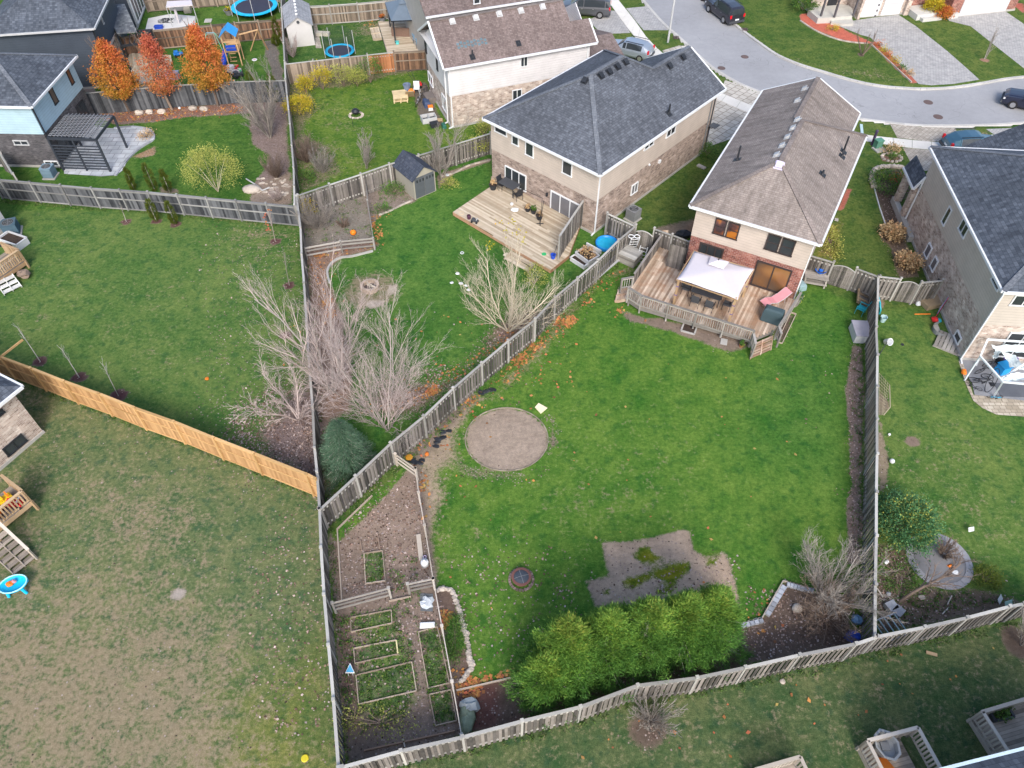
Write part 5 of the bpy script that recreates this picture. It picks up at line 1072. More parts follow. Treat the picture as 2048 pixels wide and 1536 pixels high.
# cedar hedge : six cedars growing together
tips=[('d3',480,565,5.0),('d3',765,505,4.8),('d3',1050,440,5.1),('d3',1310,400,4.9),('d3',1515,350,5.0),('d3',330,800,3.6)]
nmr=['with the most yellow tips, near the left end','second full one from the left end','at the middle of the hedge','fourth full one, right of the middle','at the right end of the hedge','lower and darker, at the extreme left end']
for k,(t_,x,y,hh)in enumerate(tips):
    c=g(t_,x,y,hh);c.z=0;rg=np.random.default_rng(50+k);root=thing('cedar_tree','bright green cedar of the hedge, '+nmr[k],'tree',c,group='cedars of the hedge along the bottom fence')
    m=MB();m.tube([c,c+Vector((0,0,hh*.5)),c+Vector((0,0,hh*.93))],[.12,.07,.02],6,False)
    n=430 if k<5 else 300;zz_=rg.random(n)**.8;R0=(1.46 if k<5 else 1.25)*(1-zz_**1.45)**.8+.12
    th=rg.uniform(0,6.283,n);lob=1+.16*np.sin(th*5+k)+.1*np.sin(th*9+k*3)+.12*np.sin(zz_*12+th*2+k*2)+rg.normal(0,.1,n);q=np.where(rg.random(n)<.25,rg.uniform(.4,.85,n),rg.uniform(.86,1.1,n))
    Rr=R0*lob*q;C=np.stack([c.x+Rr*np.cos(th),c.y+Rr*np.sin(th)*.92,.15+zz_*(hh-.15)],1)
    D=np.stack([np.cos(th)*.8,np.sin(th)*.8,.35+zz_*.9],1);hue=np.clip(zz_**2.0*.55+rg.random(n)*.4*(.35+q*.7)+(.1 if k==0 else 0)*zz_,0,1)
    for j in range(0,n,6):e=Vector(C[j]);m.tube([Vector((c.x,c.y,max(.1,e.z-.3))),e],[.02,.006],3,False)
    m.build('trunk',bark,root)
    leaves('foliage',C,125,.12,.027,lf_cedar,root,hue,.42,D,.05,3.2,seed=k,mixr=.3)
# blue green spruce
c=g('c2',640,520);c=g('c2',600,250,3.6);c.z=0;hh=3.9;root=thing('spruce_tree','dark blue-green spruce in the fence corner under the bare trees','tree',c)
m=MB();m.tube([c,c+Vector((0,0,hh*.9))],[.1,.015],6,False);Cn,Dn,Hn=[],[],[];rg=random.Random(5)
for k in range(210):
    z=.15+(k/210)**.9*(hh-.2);L=1.6*(1-z/hh)**.75+.15;a=k*2.4+rg.uniform(-.3,.3);L*=rg.uniform(.75,1.1);e=c+Vector((math.cos(a)*L,math.sin(a)*L,z-L*.12));m.tube([c+Vector((0,0,z)),e],[.02,.006],3,False)
    for j in range(int(L*9)+2):
        t=(j+.7)/(int(L*9)+2);Cn.append(c.lerp(e,t)*1+Vector((0,0,z*(1-t))));Cn[-1]=Vector((c.x+(e.x-c.x)*t,c.y+(e.y-c.y)*t,z-L*.12*t));Dn.append(Vector((math.cos(a),math.sin(a),.1)));Hn.append(t*.6+rg.random()*.4)
m.build('trunk',bark,root);leaves('foliage',[tuple(x)for x in Cn],34,.1,.02,lf_spruce,root,Hn,.35,[tuple(x)for x in Dn],.05,5,seed=2,mixr=.4)
# three orange columnar trees
OT=[('a1',885,765,('a1',690,285),1.6,lf_orange,'leftmost orange tree, orange-red with olive lower left side, by the pale blue house',11),('a1',1175,750,('a1',1000,250),1.45,lf_orange2,'middle and thinnest of the three orange trees, branches showing through red-orange leaves',12),('a1',1490,725,('a1',1335,190),1.7,lf_orange,'rightmost and tallest of the three orange trees, yellow in its lower left',13)]
def heightabove(c,t,x,y):
    d=ray(t,x,y);k=(d.x*c.x+d.y*c.y)/(d.x**2+d.y**2);return CAM_H+d.z*k
for t_,x,y,tp,Rm,lm,lab,sd_ in OT:
    c=g(t_,x,y);hh=heightabove(c,*tp);rg=np.random.default_rng(sd_);root=thing('pear_tree',lab,'tree',c,group='orange columnar trees along the dark fence')
    P_=dict(up=.16,spread=.62,kids=[26,6,3],shrink=.34,wig=.1,maxd=2,t0=.25,rmin=.012);r2=random.Random(sd_);tr,br=MB(),MB();grow(tr,br,c,Vector((0,0,1)),hh*.95,.11,0,r2,P_)
    tr.build('trunk',bark_br,root);br.build('branches',bark_br,root)
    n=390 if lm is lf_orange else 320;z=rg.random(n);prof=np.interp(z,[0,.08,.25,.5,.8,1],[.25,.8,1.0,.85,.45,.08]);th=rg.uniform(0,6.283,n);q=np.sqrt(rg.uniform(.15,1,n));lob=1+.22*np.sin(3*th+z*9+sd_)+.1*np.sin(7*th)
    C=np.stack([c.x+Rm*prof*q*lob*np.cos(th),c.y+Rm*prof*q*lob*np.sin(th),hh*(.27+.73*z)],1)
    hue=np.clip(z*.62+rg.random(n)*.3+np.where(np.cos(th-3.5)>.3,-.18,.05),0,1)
    leaves('foliage',C,40 if lm is lf_orange else 26,.16,.062,lm,root,hue,.7,seed=sd_,mixr=.35)
# big bare trees
PB_=dict(up=.05,spread=.42,kids=[11,7,5,2],shrink=.58,wig=.08,maxd=4,t0=.03,rmin=.004)
baretree('bare_maple','large leafless many-stemmed tree with pinkish twigs, just left of centre','tree',g('c2',940,270),8,6.4,.044,bark_pink,PB_,21,lean=.55,trunkmat=bark)
baretree('bare_maple','leafless multi-stemmed tree standing against the long fence left of the largest bare tree','tree',g('b2',560,1380),7,6.9,.07,bark_pink,PB_,22,lean=.5,trunkmat=bark)
PD=dict(up=.02,spread=.5,kids=[12,7,4],shrink=.55,wig=.1,maxd=3,t0=.05,rmin=.008)
baretree('bare_shrub_tree','tangled low leafless bush on the leaf litter left of the long fence','bush',g('c2',330,200),5,3.2,.05,bark_pink,PD,23,lean=.9)
PT=dict(up=.09,spread=.5,kids=[11,7,4,2],shrink=.58,wig=.08,maxd=4,t0=.03,rmin=.0048)
baretree('bare_tree','pale tan leafless tree in front of the pale deck, a few yellow leaves on top','tree',g('b2',1765,960),7,4.8,.05,bark_tan,PT,24,lean=1.0)
root=bpy.data.objects['bare_tree'];rg=np.random.default_rng(4);cs=[]
for x,y in((1710,215),(1780,210),(1840,270),(1740,280),(1860,350),(1640,380),(1625,370),(1820,300)):c=g('b2',x,y,4.4);cs.append(tuple(c))
leaves('leaves',cs,14,.16,.06,lf_yellow,root,seed=3)
PS=dict(up=.05,spread=.55,kids=[12,7,4],shrink=.52,wig=.12,maxd=3,t0=.03,rmin=.0048)
baretree('bare_bush','large leafless grey-brown bush in the stone edged bed, lower right','bush',g('d4',690,380),16,2.9,.03,bark_gr,PS,25,lean=1.0)
baretree('bare_bush','low leafless brown twigs sprawling right of the rock in the stone edged bed','bush',g('d4',700,500),16,2.0,.025,bark_br,PS,26,lean=1.7)
baretree('bare_tree','leaning dark leafless tree over the round stone patio','tree',g('d4',1200,400),1,3.2,.09,bark_br,dict(up=-.02,spread=.6,kids=[14,6,4],shrink=.5,wig=.14,maxd=3,t0=.3,rmin=.006),27,lean=0)
o=bpy.data.objects['bare_tree.001'];o.rotation_euler=(R(-18),R(38),0)
PG=dict(up=.1,spread=.45,kids=[14,8,5],shrink=.5,wig=.1,maxd=3,t0=.03,rmin=.009)
baretree('bare_shrub','tall leafless grey shrub in the corner below the dark solid fence','bush',g('a1',1845,940),7,4.4,.05,bark_gr,PG,28,lean=.45)
baretree('bare_tree','leafless pale grey tree behind the resin shed','tree',g('a2',1310,1230),3,4.2,.06,bark_gr,PG,29,lean=.5)
baretree('bare_tree','small leafless tree in front of the grey fence of the yellow-bush yard','tree',g('a2',795,1150),3,2.6,.04,bark_gr,PG,30,lean=.45)
PR=dict(up=.12,spread=.4,kids=[12,6],shrink=.45,wig=.09,maxd=2,t0=.05,rmin=.009)
def twiggy(label,c,n,H,mat,seed,lean=.8,cat='bush',name='twig_bush',r=.016):
    return baretree(name,label,cat,c,n,H,r,mat,PR,seed,lean=lean)
twiggy('rounded reddish-brown twig bush against the fence of the yellow-bush yard',g('a2',390,1110),30,1.9,bark_br,31)
twiggy('rounded brown twig bush just left of the long fence above the stones',g('a1',1890,1215),26,1.7,bark_br,32)
twiggy('bare mauve twig bush beside the pale shed',g('e3',0,0)*0+g('e4',1760,520),16,1.7,bark_pink,33)
twiggy('dry reddish bush in the stony corner of the fenced lawn',g('a1',1890,1370),22,.8,bark_pink,34)
twiggy('grey leafless vines tangled in the pumpkin bed',g('b2',470,260),26,2.2,bark_gr,35,1.0)
twiggy('dry rust coloured clump in the pumpkin bed',g('b2',640,250),26,.6,bark_br,36,1.4)
twiggy('leafless twigs growing through the bottom fence over a mulch ring',g('d3',1030,1220),18,1.7,bark_gr,37,1.1)
twiggy('small bare tree at the right edge below the bottom fence',g('d4',2030,700),6,2.4,bark_gr,38,.5)
twiggy('leafless tangle beside the yellow flowering weeds in the yellow-bush yard',g('a2',500,1180),16,1.9,bark_gr,39,.9)
twiggy('dry twig pile in the middle of the round stone patio',g('c4',1500,1120),22,.8,bark_br,40,1.6)
twiggy('small leafless front-yard tree with dark crown by the red mulch strip',g('e1',570,500),3,2.5,bark_br,41,.5,r=.05)
twiggy('thin leafless sapling on the lawn between two paved drives',g('e1',1690,540),2,2.6,bark_gr,42,.2,r=.04)
# saplings in mulch circles
PSP=dict(up=.12,spread=.45,kids=[12,4],shrink=.28,wig=.03,maxd=2,t0=.5,rmin=.007)
SP=[('b1',863,217,1.5,'tiny bare sapling in the leftmost mulch ring below the long grey fence',bark_gr),('b1',1880,352,2.7,'thin sapling with a few red leaves in the mulch ring near the fence corner',bark_pink),('b1',1975,650,3.0,'thin grey sapling in the mulch ring left of the stone fire ring',bark_gr),('b1',1955,990,2.0,'small bare sapling half hidden by the big bare trees',bark_pink),('b1',275,1172,2.9,'white-stemmed bare sapling, leftmost of three above the orange fence',bark_white),('b1',540,1280,2.9,'white-stemmed bare sapling in the middle mulch ring above the orange fence',bark_white),('b1',808,1405,3.0,'white-stemmed bare sapling, rightmost of three above the orange fence',bark_white)]
for k,(t_,x,y,hh,lab,mt)in enumerate(SP):baretree('sapling',lab,'sapling',g(t_,x,y),1,hh,.03,mt,PSP,60+k,group='young bare saplings in mulch rings',lean=.3)
o=bpy.data.objects['sapling.001'];rg=np.random.default_rng(8);c=g('b1',1880,352);leaves('leaves',[(c.x+rg.normal(0,.12),c.y+rg.normal(0,.12),z)for z in(1.2,1.6,2,2.3,2.6)],8,.08,.06,lf_orange2,o)
# small emerald cedars
def emerald(label,c,H,r,seed,mat=None):
    rg=np.random.default_rng(seed);root=thing('emerald_cedar',label,'tree',c,group='narrow evergreen cedars');n=90;z=rg.random(n);R0=r*np.clip(np.sin(np.clip(z,0,1)**.7*3.0)+.15,.1,1);th=rg.uniform(0,6.283,n)
    C=np.stack([c.x+R0*np.cos(th),c.y+R0*np.sin(th),.08+z*(H-.1)],1);D=np.stack([np.cos(th),np.sin(th),1.6+0*th],1)
    m=MB();m.tube([c,c+Vector((0,0,H*.9))],[.04,.01],5,False);m.build('trunk',bark,root);leaves('foliage',C,30,.05,.028,mat or lf_emerald,root,None,.5,D,0,2.2,seed=seed)
for k,(t_,x,y,H,r,lab)in enumerate([('b1',1068,212,1.9,.26,'narrow evergreen in the middle mulch ring below the long grey fence'),('b1',1197,232,1.9,.26,'narrow evergreen in the right mulch ring below the long grey fence'),('a1',920,1300,2.0,.2,'narrow yellowed evergreen behind the long grey fence, leftmost of three'),('a1',1060,1305,2.4,.3,'narrow evergreen behind the long grey fence, middle and fullest of three'),('a1',1160,1315,2.0,.26,'narrow evergreen behind the long grey fence, rightmost of three'),('e4',1625,360,2.2,.3,'narrow evergreen against the brown fence behind the play tower'),('e4',1610,415,1.0,.35,'short rounded evergreen in front of the narrow one near the play tower'),('e4',1600,930,2.6,.42,'tall olive evergreen behind the leafless grey shrub in the corner'),('e4',1400,860,2.2,.3,'slim evergreen just left of the corner shrub against the dark fence')]):
    emerald(lab,g(t_,x,y),H,r,80+k)
# leafy shrubs
shrub('weeping_tree','yellow-green weeping tree leaning over the long grey fence','tree',g('a1',1490,1310),2.15,1.8,3.4,lf_ygreen,260,26,.045,101,bark_tan,mixr=.5,rad=.2)
shrub('barberry_bush','yellow and orange bush against the long fence, upper left of the yellow-bush yard','bush',g('a2',345,785),1.2,1.1,1.5,lf_yellow,110,30,.05,102)
for k,(x,y,rx,h,mt,lab)in enumerate([(385,640,.8,1.5,lf_yellow,'bright yellow-green bush, leftmost of the row along the brown fence'),(500,615,1.3,1.9,lf_yellow,'airy yellow bush, second of the row along the brown fence'),(640,590,1.4,1.9,lf_ygreen,'brownish yellow-green bush, third of the row along the brown fence'),(735,590,1.1,1.5,lf_ygreen,'olive bush, fourth of the row along the brown fence'),(825,565,1.5,2.1,lf_green,'dense green bush at the right end of the row along the brown fence')]):
    shrub('bush',lab,'bush',g('a2',x,y),rx*.8,rx*.7,h,mt,55,24,.055,110+k,group='bushes along the brown fence')
shrub('holly_bush','large dark green bush with yellow berries leaning on the right fence','bush',g('c4',1190,980),1.35,1.5,2.0,lf_darkgreen,330,44,.05,121,rad=.15)
shrub('juniper_bush','small olive round shrub right of the round stone patio','bush',g('d4',1770,260),.6,.55,.7,lf_emerald,50,40,.035,122)
shrub('burning_bush','orange and yellow shrub, larger of the two by the garage of the red brick house','bush',g('e1',1195,140),1.0,.9,1.5,lf_yellow,90,30,.07,123);shrub('burning_bush','orange rounded shrub, lower of the two by the garage of the red brick house','bush',g('e1',1290,170),.8,.7,1.0,lf_orange,70,30,.07,124)
shrub('porch_shrub','dark green shrub at the left end of the porch across the street','bush',g('e1',20,95),1.3,1.3,1.3,lf_green,70,30,.07,125)
shrub('garden_shrub','leafy green plants in the front bed by the brick porch column on the right','bush',g('a4',1110,1280),1.3,1.6,.8,lf_green,90,26,.06,126);shrub('garden_shrub','orange flowering clump in the front bed of the house on the right','bush',g('a4',1170,1260),.5,.7,.6,lf_orange,26,20,.05,127)
shrub('ornamental_grass','straw coloured grass clump beside the brick wall, upper of the two','grass clump',g('b4',1140,320),.75,.7,.8,lf_straw,60,26,.09,128);shrub('ornamental_grass','straw coloured grass clump beside the brick wall, lower of the two','grass clump',g('b4',1235,520),.75,.7,.8,lf_straw,60,26,.09,129)
shrub('creeping_plant','yellow-green ground plants along the side of the brown roofed house','bush',g('b4',720,350),.75,2.1,.35,lf_ygreen,60,30,.05,130,z0=.05);shrub('herb_patch','bright green herb patch inside the stone edged strip of the garden','plant',g('d2',1400,640),.42,1.15,.2,lf_green,90,40,.03,131,z0=.04)
shrub('climbing_vine','green vine climbing the grey fence behind the resin shed','vine',g('a2',1540,1070),.9,.5,1.7,lf_ygreen,50,24,.05,132);shrub('bush','green and yellow bush at the corner of the white sided house above the fence','bush',g('a2',1600,930),.8,.5,1.3,lf_ygreen,40,26,.05,133)
shrub('perennial_clump','green and yellow perennials below the resin shed','plant',g('a2',980,1320),.8,.6,.7,lf_green,40,20,.05,134);shrub('perennial_clump','yellow-green perennial right of the resin shed','plant',g('a2',1365,1270),.6,.5,.5,lf_ygreen,26,20,.05,135);shrub('perennial_clump','blue-green perennials at the lower edge of the pumpkin fence bed','plant',g('a2',900,1440),.6,.5,.4,lf_green,26,20,.05,136)
shrub('goldenrod','yellow flowering weed in the pumpkin bed beside the fence','plant',g('b2',420,200),.55,.7,1.5,lf_yellow,36,20,.04,137);shrub('ivy_patch','green leafy ground cover below the round stone patio','plant',g('d4',1180,200),1.0,1.5,.25,lf_green,90,14,.04,138,z0=.03)
shrub('weedy_bush','green weeds under the reddish twig bush in the yellow-bush yard','plant',g('a2',370,1230),.9,.8,.5,lf_green,50,22,.05,139);shrub('porch_bush','low green foundation bush beside the tan brick house downpipes','bush',g('a3',1410,1060),.7,.9,.9,lf_green,40,24,.05,140)
shrub('yellow_bush','sprawling yellow-leaved shrub between the tan tree and the diagonal fence','bush',g('b2',1940,640),.8,1.1,1.1,lf_ygreen,60,16,.045,141);shrub('trailing_vine','yellow-green vine trailing over the bed edge at the bottom of the vegetable garden','vine',g('d2',900,1230),1.9,.6,.5,lf_ygreen,34,14,.04,142);shrub('trailing_vine','yellowing vine sprawl beside the lower left corner of the vegetable garden','vine',g('d2',710,1200),.7,.5,.5,lf_ygreen,18,14,.04,143)
shrub('patio_plant','dry brown plant in the round corner of the blue-grey patio','plant',g('a1',1000,940),.55,.6,.5,lf_straw,26,22,.05,144)
# fallen leaves
def scatter(name,polys,mat,size,seed):
    rg=np.random.default_rng(seed);P=[]
    for poly,n,clump in polys:
        A=np.array([(p[0],p[1])for p in poly]);lo,hi=A.min(0),A.max(0);k=0;cl=rg.uniform(lo,hi,(max(3,n//25),2))
        while k<n:
            q=rg.uniform(lo,hi)if rg.random()>clump else cl[rg.integers(len(cl))]+rg.normal(0,.22,2)
            ins=False
            for i in range(len(A)):
                a,b=A[i],A[(i+1)%len(A)]
                if(a[1]>q[1])!=(b[1]>q[1])and q[0]<(b[0]-a[0])*(q[1]-a[1])/(b[1]-a[1])+a[0]:ins=not ins
            if ins or rg.random()<.02:P.append(q);k+=1
    P=np.array(P);n=len(P);C=np.column_stack([P,rg.uniform(.012,.05,n)]);an=rg.uniform(0,6.283,n);sz=size*rg.uniform(.5,1.4,n)
    U=np.stack([np.cos(an),np.sin(an),rg.normal(0,.35,n)],1)*sz[:,None];W_=np.stack([-np.sin(an),np.cos(an),rg.normal(0,.35,n)],1)*sz[:,None]*.8
    V=np.stack([C-U,C-W_*.8-U*.2,C+U*.9,C+W_],1).reshape(-1,3);V[:,2]=np.maximum(V[:,2],.008)
    return tag(facemesh(name,V,4,mat),kind='stuff')
scatter('fallen_orange_leaves',[(gl('b3',0,1240,60,1180,240,1000,380,900,420,820,540,880,430,1010,260,1080,150,1300,0,1330),620,.75),(gl('b3',540,700,830,540,900,560,700,700,560,820),50,.5),(gl('c2',1060,440,1400,80,1560,20,1600,120,1400,250,1440,400,1200,480,1250,900,1180,900,1140,560),130,.4),
  (gl('b2',400,450,640,400,880,360,860,400,640,450,540,500,530,620,580,760,620,1300,600,1300),330,.6),(gl('b2',820,180,900,150,890,260,930,380,850,370),110,.6),(gl('d2',1380,850,1440,850,1560,960,1600,1010,1500,1120,1430,1100),160,.6),(gl('d2',1290,450,1400,470,1350,560,1320,600),70,.6),(gl('d2',1620,900,1820,860,1840,900,1500,960),60,.5),(gl('b2',1500,1150,1700,1010,1900,900,1980,880,1800,1010,1400,1310,1130,1480,700,1540,1000,1430),330,.6),(gl('a1',650,770,1600,710,1700,760,1050,830,780,830),420,.3),(gl('b3',760,820,860,780,830,830,1060,910,1080,930,860,850),30,.7),(pl(900,700,1600,700,1650,1200,900,1300),45,0),(pl(1300,1400,2000,1270,2048,1330,1500,1500,1100,1536),30,0),(pl(1490,1180,1580,1180,1560,1290,1490,1300),18,.2),(gl('e3',130,190,250,170,260,230,120,260),40,.3)],lf_fallen,.085,5)
scatter('fallen_brown_leaves',[(pl(470,820,560,760,620,800,640,980,560,935,440,880),1500,.3),(pl(560,1000,660,1100,680,1500,500,1450,500,1150),420,.1),(pl(1490,1170,1750,1220,1740,1270,1490,1330),500,.2),(pl(900,1120,1100,1090,1180,1250,950,1350),230,.2),(pl(690,1040,830,960,870,1170,860,1180,690,1190),700,.3),(pl(690,1230,880,1190,910,1420,700,1470),400,.3),(pl(1700,700,1725,700,1725,1110,1695,1110),420,.2),(gl('b2',900,1250,1500,1180,1640,930,1900,830,1300,1440,700,1540),700,.3),(pl(380,430,600,470,610,700,520,850,430,800),260,.1),(pl(1755,1100,1830,1110,1820,1220,2040,1190,1760,1270),300,.2),(pl(1180,1180,1480,1110,1480,1170,1210,1200),120,.3)],lf_fallenbr,.055,6)

def tufts(name,polys,mat,size,seed,per=9,rad=.07):
    rg=np.random.default_rng(seed);C=[]
    for poly,n in polys:
        A=np.array([(p[0],p[1])for p in poly]);lo,hi=A.min(0),A.max(0);k=0
        while k<n:
            q=rg.uniform(lo,hi);ins=False
            for i in range(len(A)):
                a,b=A[i],A[(i+1)%len(A)]
                if(a[1]>q[1])!=(b[1]>q[1])and q[0]<(b[0]-a[0])*(q[1]-a[1])/(b[1]-a[1])+a[0]:ins=not ins
            if ins:C.append((q[0],q[1],rg.uniform(.02,.07)));k+=1
    o=leaves(name,C,per,(rad,rad,.02),size,mat,None,None,.5,[(0,0,.7)]*len(C),0,1.3,seed=seed);return tag(o,kind='stuff')
def seg(line,w):return strip(line,w)
tufts('garden_weeds',[(gl('d2',600,480,960,440,1130,720,1150,1050,1050,1260,760,1300,650,1200),520),(gl('d2',1150,610,1280,575,1410,1215,1265,1250),190),(gl('d2',780,75,905,55,925,260,790,280),50),(gl('d2',940,120,1150,60,1160,600,980,440),60)],lf_green,.045,31)
tufts('border_weeds',[(gl('a2',300,1020,620,1000,640,1200,420,1290,330,1320),150),(gl('a2',300,760,440,640,1150,500,700,600,460,780),90),(gl('b2',370,60,780,20,830,330,380,390),90),(gl('d4',1050,0,1300,20,1290,280,2000,390,1100,600),230),(gl('a2',800,1240,1000,1190,1100,1370,880,1450),60),(pl(1700,700,1722,700,1722,1110,1702,1110),50)],lf_green,.05,32,8,.09)
FE=[pl(600,470,625,640,640,900,655,1060,668,1250,690,1540),pl(660,1050,800,930,966,780,1130,640,1250,510),pl(700,1550,925,1500,1161,1440,1275,1400,1490,1365,1754,1305,2048,1240),pl(0,402,300,425,590,452),pl(0,750,200,820,400,895,620,985),pl(1730,650,1728,900,1728,1250)]
tufts('long_grass_edge',[(strip(f_,.55),420)for f_ in FE],leafmat('long_grass',[(.04,.085,.02),(.07,.14,.03),(.11,.18,.045),(.22,.2,.09)]),.05,33,7,.07)
# ------------------------------------------------------------------ vehicles
def vehicle(name,label,cat,loc,rz,L,W,secs,body,wheel_r=.34,axle=(.18,.8),group=None,rear_glass=True,plate=True):
    """secs: (x/L, half width, belt z, roof half width, roof z); x from rear 0 to nose 1; car points along +X"""
    root=thing(name,label,cat);bm,gm=MB(),MB();bm.rr=.5;gm.rr=.5;rings=[]
    for(x,w,zb,wr,zr)in secs:
        X=(x-.5)*L;z0=.24
        h=[(w*.9,z0),(w,z0+.18),(w*1.01,zb-.16),(w*.96,zb),(wr,zr-.05),(wr*.82,zr),(wr*.4,zr+.015)]
        rings.append([(X,-y,z)for y,z in h]+[(X,y,z)for y,z in h[::-1]])
    n=len(rings[0])
    for i in range(len(rings)-1):
        a,b=rings[i],rings[i+1];roofa,roofb=secs[i][4]-secs[i][2],secs[i+1][4]-secs[i+1][2]
        slope=abs(secs[i+1][4]-secs[i][4])>.28
        for k in range(n-1):
            side=k in(3,n-5);top=4<=k<=n-6
            q=[a[k],a[k+1],b[k+1],b[k]]
            gl_=(side and roofa>.25 and roofb>.25)or(top and slope)
            (gm if gl_ else bm).poly(q[::-1])
    bm.poly(rings[0]);bm.poly(rings[-1][::-1]);bm.build('body',body,root,smooth=False,local=True);gm.build('windows',carglass,root,local=True)
    m=MB()
    for i in range(len(secs)):
        if secs[i][4]-secs[i][2]>.4 and i%2==0:
            for s in(3,n-5):a,b=Vector(rings[i][s]),Vector(rings[i][s+1]);m.beam(a,b,.07,.05)
    if m.f:m.build('pillars',body,root,local=True)
    for ax in axle:
        for s in(-1,1):
            X=(ax-.5)*L;y=s*(W/2-.1);t=MB();t.tube([(X,y-.11,wheel_r),(X,y+.11,wheel_r)],wheel_r,20);wh=t.build('wheel',rubber,root,local=True)
            t=MB();t.tube([(X,y+s*.09,wheel_r),(X,y+s*.125,wheel_r)],wheel_r*.62,10)
            t.build('rim',chrome,wh,local=True)
            t=MB()
    for s in(-1,1):
        m=MB();m.rr=.5;m.box((-.5*L+.05,s*W*.4,.95),(.14,.2,.3));m.build('tail_light',redlight,root,local=True)
        m=MB();m.rr=.5;m.box((.5*L-.14,s*W*.36,.72),(.2,.34,.13));m.build('headlight',clearlens,root,local=True)
        m=MB();m.box((.16*L,s*(W*.5+.06),1.02),(.16,.2,.13));m.build('mirror',body,root,local=True)
        m=MB();m.beam((-.36*L,s*W*.36,secs[3][4]+.05),(.05*L,s*W*.36,secs[3][4]+.05),.04,.04);m.build('roof_rail',blackm,root,local=True)
        for xx in(.05,-.17):
            m=MB();m.box((xx*L,s*(W/2+.005),.88),(.16,.03,.03));m.build('door_handle',chrome,root,local=True)
    if plate:m=MB();m.box((-.5*L-.012,0,.62),(.02,.42,.14));m.build('licence_plate',white,root,local=True)
    m=MB();m.box((-.5*L-.02,0,.42),(.12,W*.92,.2));m.box((.5*L+.0,0,.42),(.12,W*.86,.22));m.build('bumper',darkgrey,root,local=True)
    root.location=loc;root.rotation_euler=(0,0,rz)
    if group:root['group']=group
    return root
def paint_(name,c):t=NT(name);t.b.inputs['Coat Weight'].default_value=.6;t.b.inputs['Coat Roughness'].default_value=.06;return t.out(c,.35,.5,.35)
VAN=[(0,.84,1.02,.66,1.02+.05),(.02,.9,1.05,.7,1.58),(.1,.95,1.08,.74,1.68),(.3,.97,1.08,.76,1.74),(.52,.97,1.06,.76,1.72),(.64,.96,1.05,.73,1.62),(.78,.95,1.02,.8,1.08),(.92,.9,.9,.74,.94),(.99,.8,.72,.62,.76)]
SUV=[(0,.86,1.05,.68,1.1),(.02,.9,1.08,.7,1.6),(.08,.93,1.08,.72,1.7),(.3,.94,1.08,.73,1.74),(.5,.94,1.07,.73,1.72),(.6,.94,1.06,.7,1.62),(.7,.93,1.04,.78,1.1),(.93,.88,.96,.72,1.0),(.99,.82,.8,.66,.84)]
HATCH=[(0,.8,.9,.62,.95),(.05,.86,.95,.6,1.2),(.16,.89,.96,.64,1.4),(.35,.9,.96,.66,1.48),(.52,.9,.95,.66,1.46),(.6,.9,.94,.62,1.38),(.74,.88,.9,.74,.95),(.93,.84,.78,.66,.82),(.99,.76,.66,.56,.7)]
def along(t,x0,y0,x1,y1):a,b=g(t,x0,y0),g(t,x1,y1);return math.atan2(b.y-a.y,b.x-a.x)
ang=along('e2',660,165,420,150);c=(g('e2',665,170)+g('e2',425,152))/2;nn=Vector((-math.sin(ang),math.cos(ang),0));nn=nn if nn.y>0 else-nn
vehicle('minivan','dark grey minivan parked on the paved drive beyond the red-brown roof','minivan',c+nn*.9+Vector((math.cos(ang),math.sin(ang),0))*.1,ang,5.1,1.98,VAN,paint_('grey_van_paint',(.1,.105,.12)),.36,(.19,.79))
ang=math.atan2((g('p',1440,2)-g('p',1462,38)).y,(g('p',1440,2)-g('p',1462,38)).x);c=g('e2',1800,165,-.11)
vehicle('suv','boxy dark SUV parked on the road against the kerb, tail towards the viewer','car',g('p',1446,33,-.11),along('e2',1810,200,1705,120),4.7,1.9,SUV,paint_('dark_suv_paint',(.035,.035,.05)),.37,(.2,.8))
vehicle('suv','dark car whose lower edge enters at the top of the picture above the road','car',g('p',1405,-12,-.11),along('e2',1810,200,1720,120),4.5,1.85,SUV,paint_('black_car_paint',(.03,.03,.04)),.35)
vehicle('hatchback','silver-blue hatchback behind the charcoal hip roof','car',g('e2',945,500),along('e2',1050,520,800,460),4.3,1.8,HATCH,paint_('silver_blue_paint',(.3,.35,.42)),.32)
vehicle('suv','dark car cut off by the right edge on the road','car',g('e1',2100,990,-.11),R(150),4.7,1.9,SUV,paint_('navy_car_paint',(.02,.024,.05)),.36)
vehicle('hatchback','blue car on the paved drive behind the charcoal roof on the right','car',g('e1',1540,1372),along('e1',1400,1340,1640,1330),4.3,1.8,HATCH,paint_('light_blue_paint',(.05,.13,.19)),.32)
# ------------------------------------------------------------------ street furniture
c=g('e2',1300,385);r=thing('street_lamp','pale tall street lamp pole on the grass verge beside the kerb','street lamp',c);m=MB();m.tube([c,c+Vector((0,0,9))],[.1,.06],10);m.build('pole',lightgrey,r);m=MB();m.tube([c+Vector((0,0,8.9)),c+Vector((1.2,.4,9.4))],.04,6);m.build('arm',lightgrey,r);m=MB();m.box(c+Vector((1.4,.45,9.4)),(.6,.25,.12),rz=.3);m.build('lamp_head',midgrey,r)
manh=MAT('cast_iron',(.12,.085,.08),.8,.2,8)
for k,(t_,x,y,rr,lab)in enumerate([('e2',2000,517,.36,'round iron cover in the road, upper of the two left ones'),('e2',1788,620,.36,'reddish iron cover near the left kerb of the road'),('e1',1172,935,.4,'iron cover in the road bend, upper of the right pair'),('e1',1262,1068,.4,'iron cover in the road bend, lower of the right pair')]):
    c=g(t_,x,y,-.11);m=MB();m.cyl(c-Vector((0,0,.02)),rr,.03,24);m.cyl(c+Vector((0,0,.01)),rr*.8,.006,24);tag(m.build('manhole_cover',manh),lab,'manhole cover','iron covers in the road')
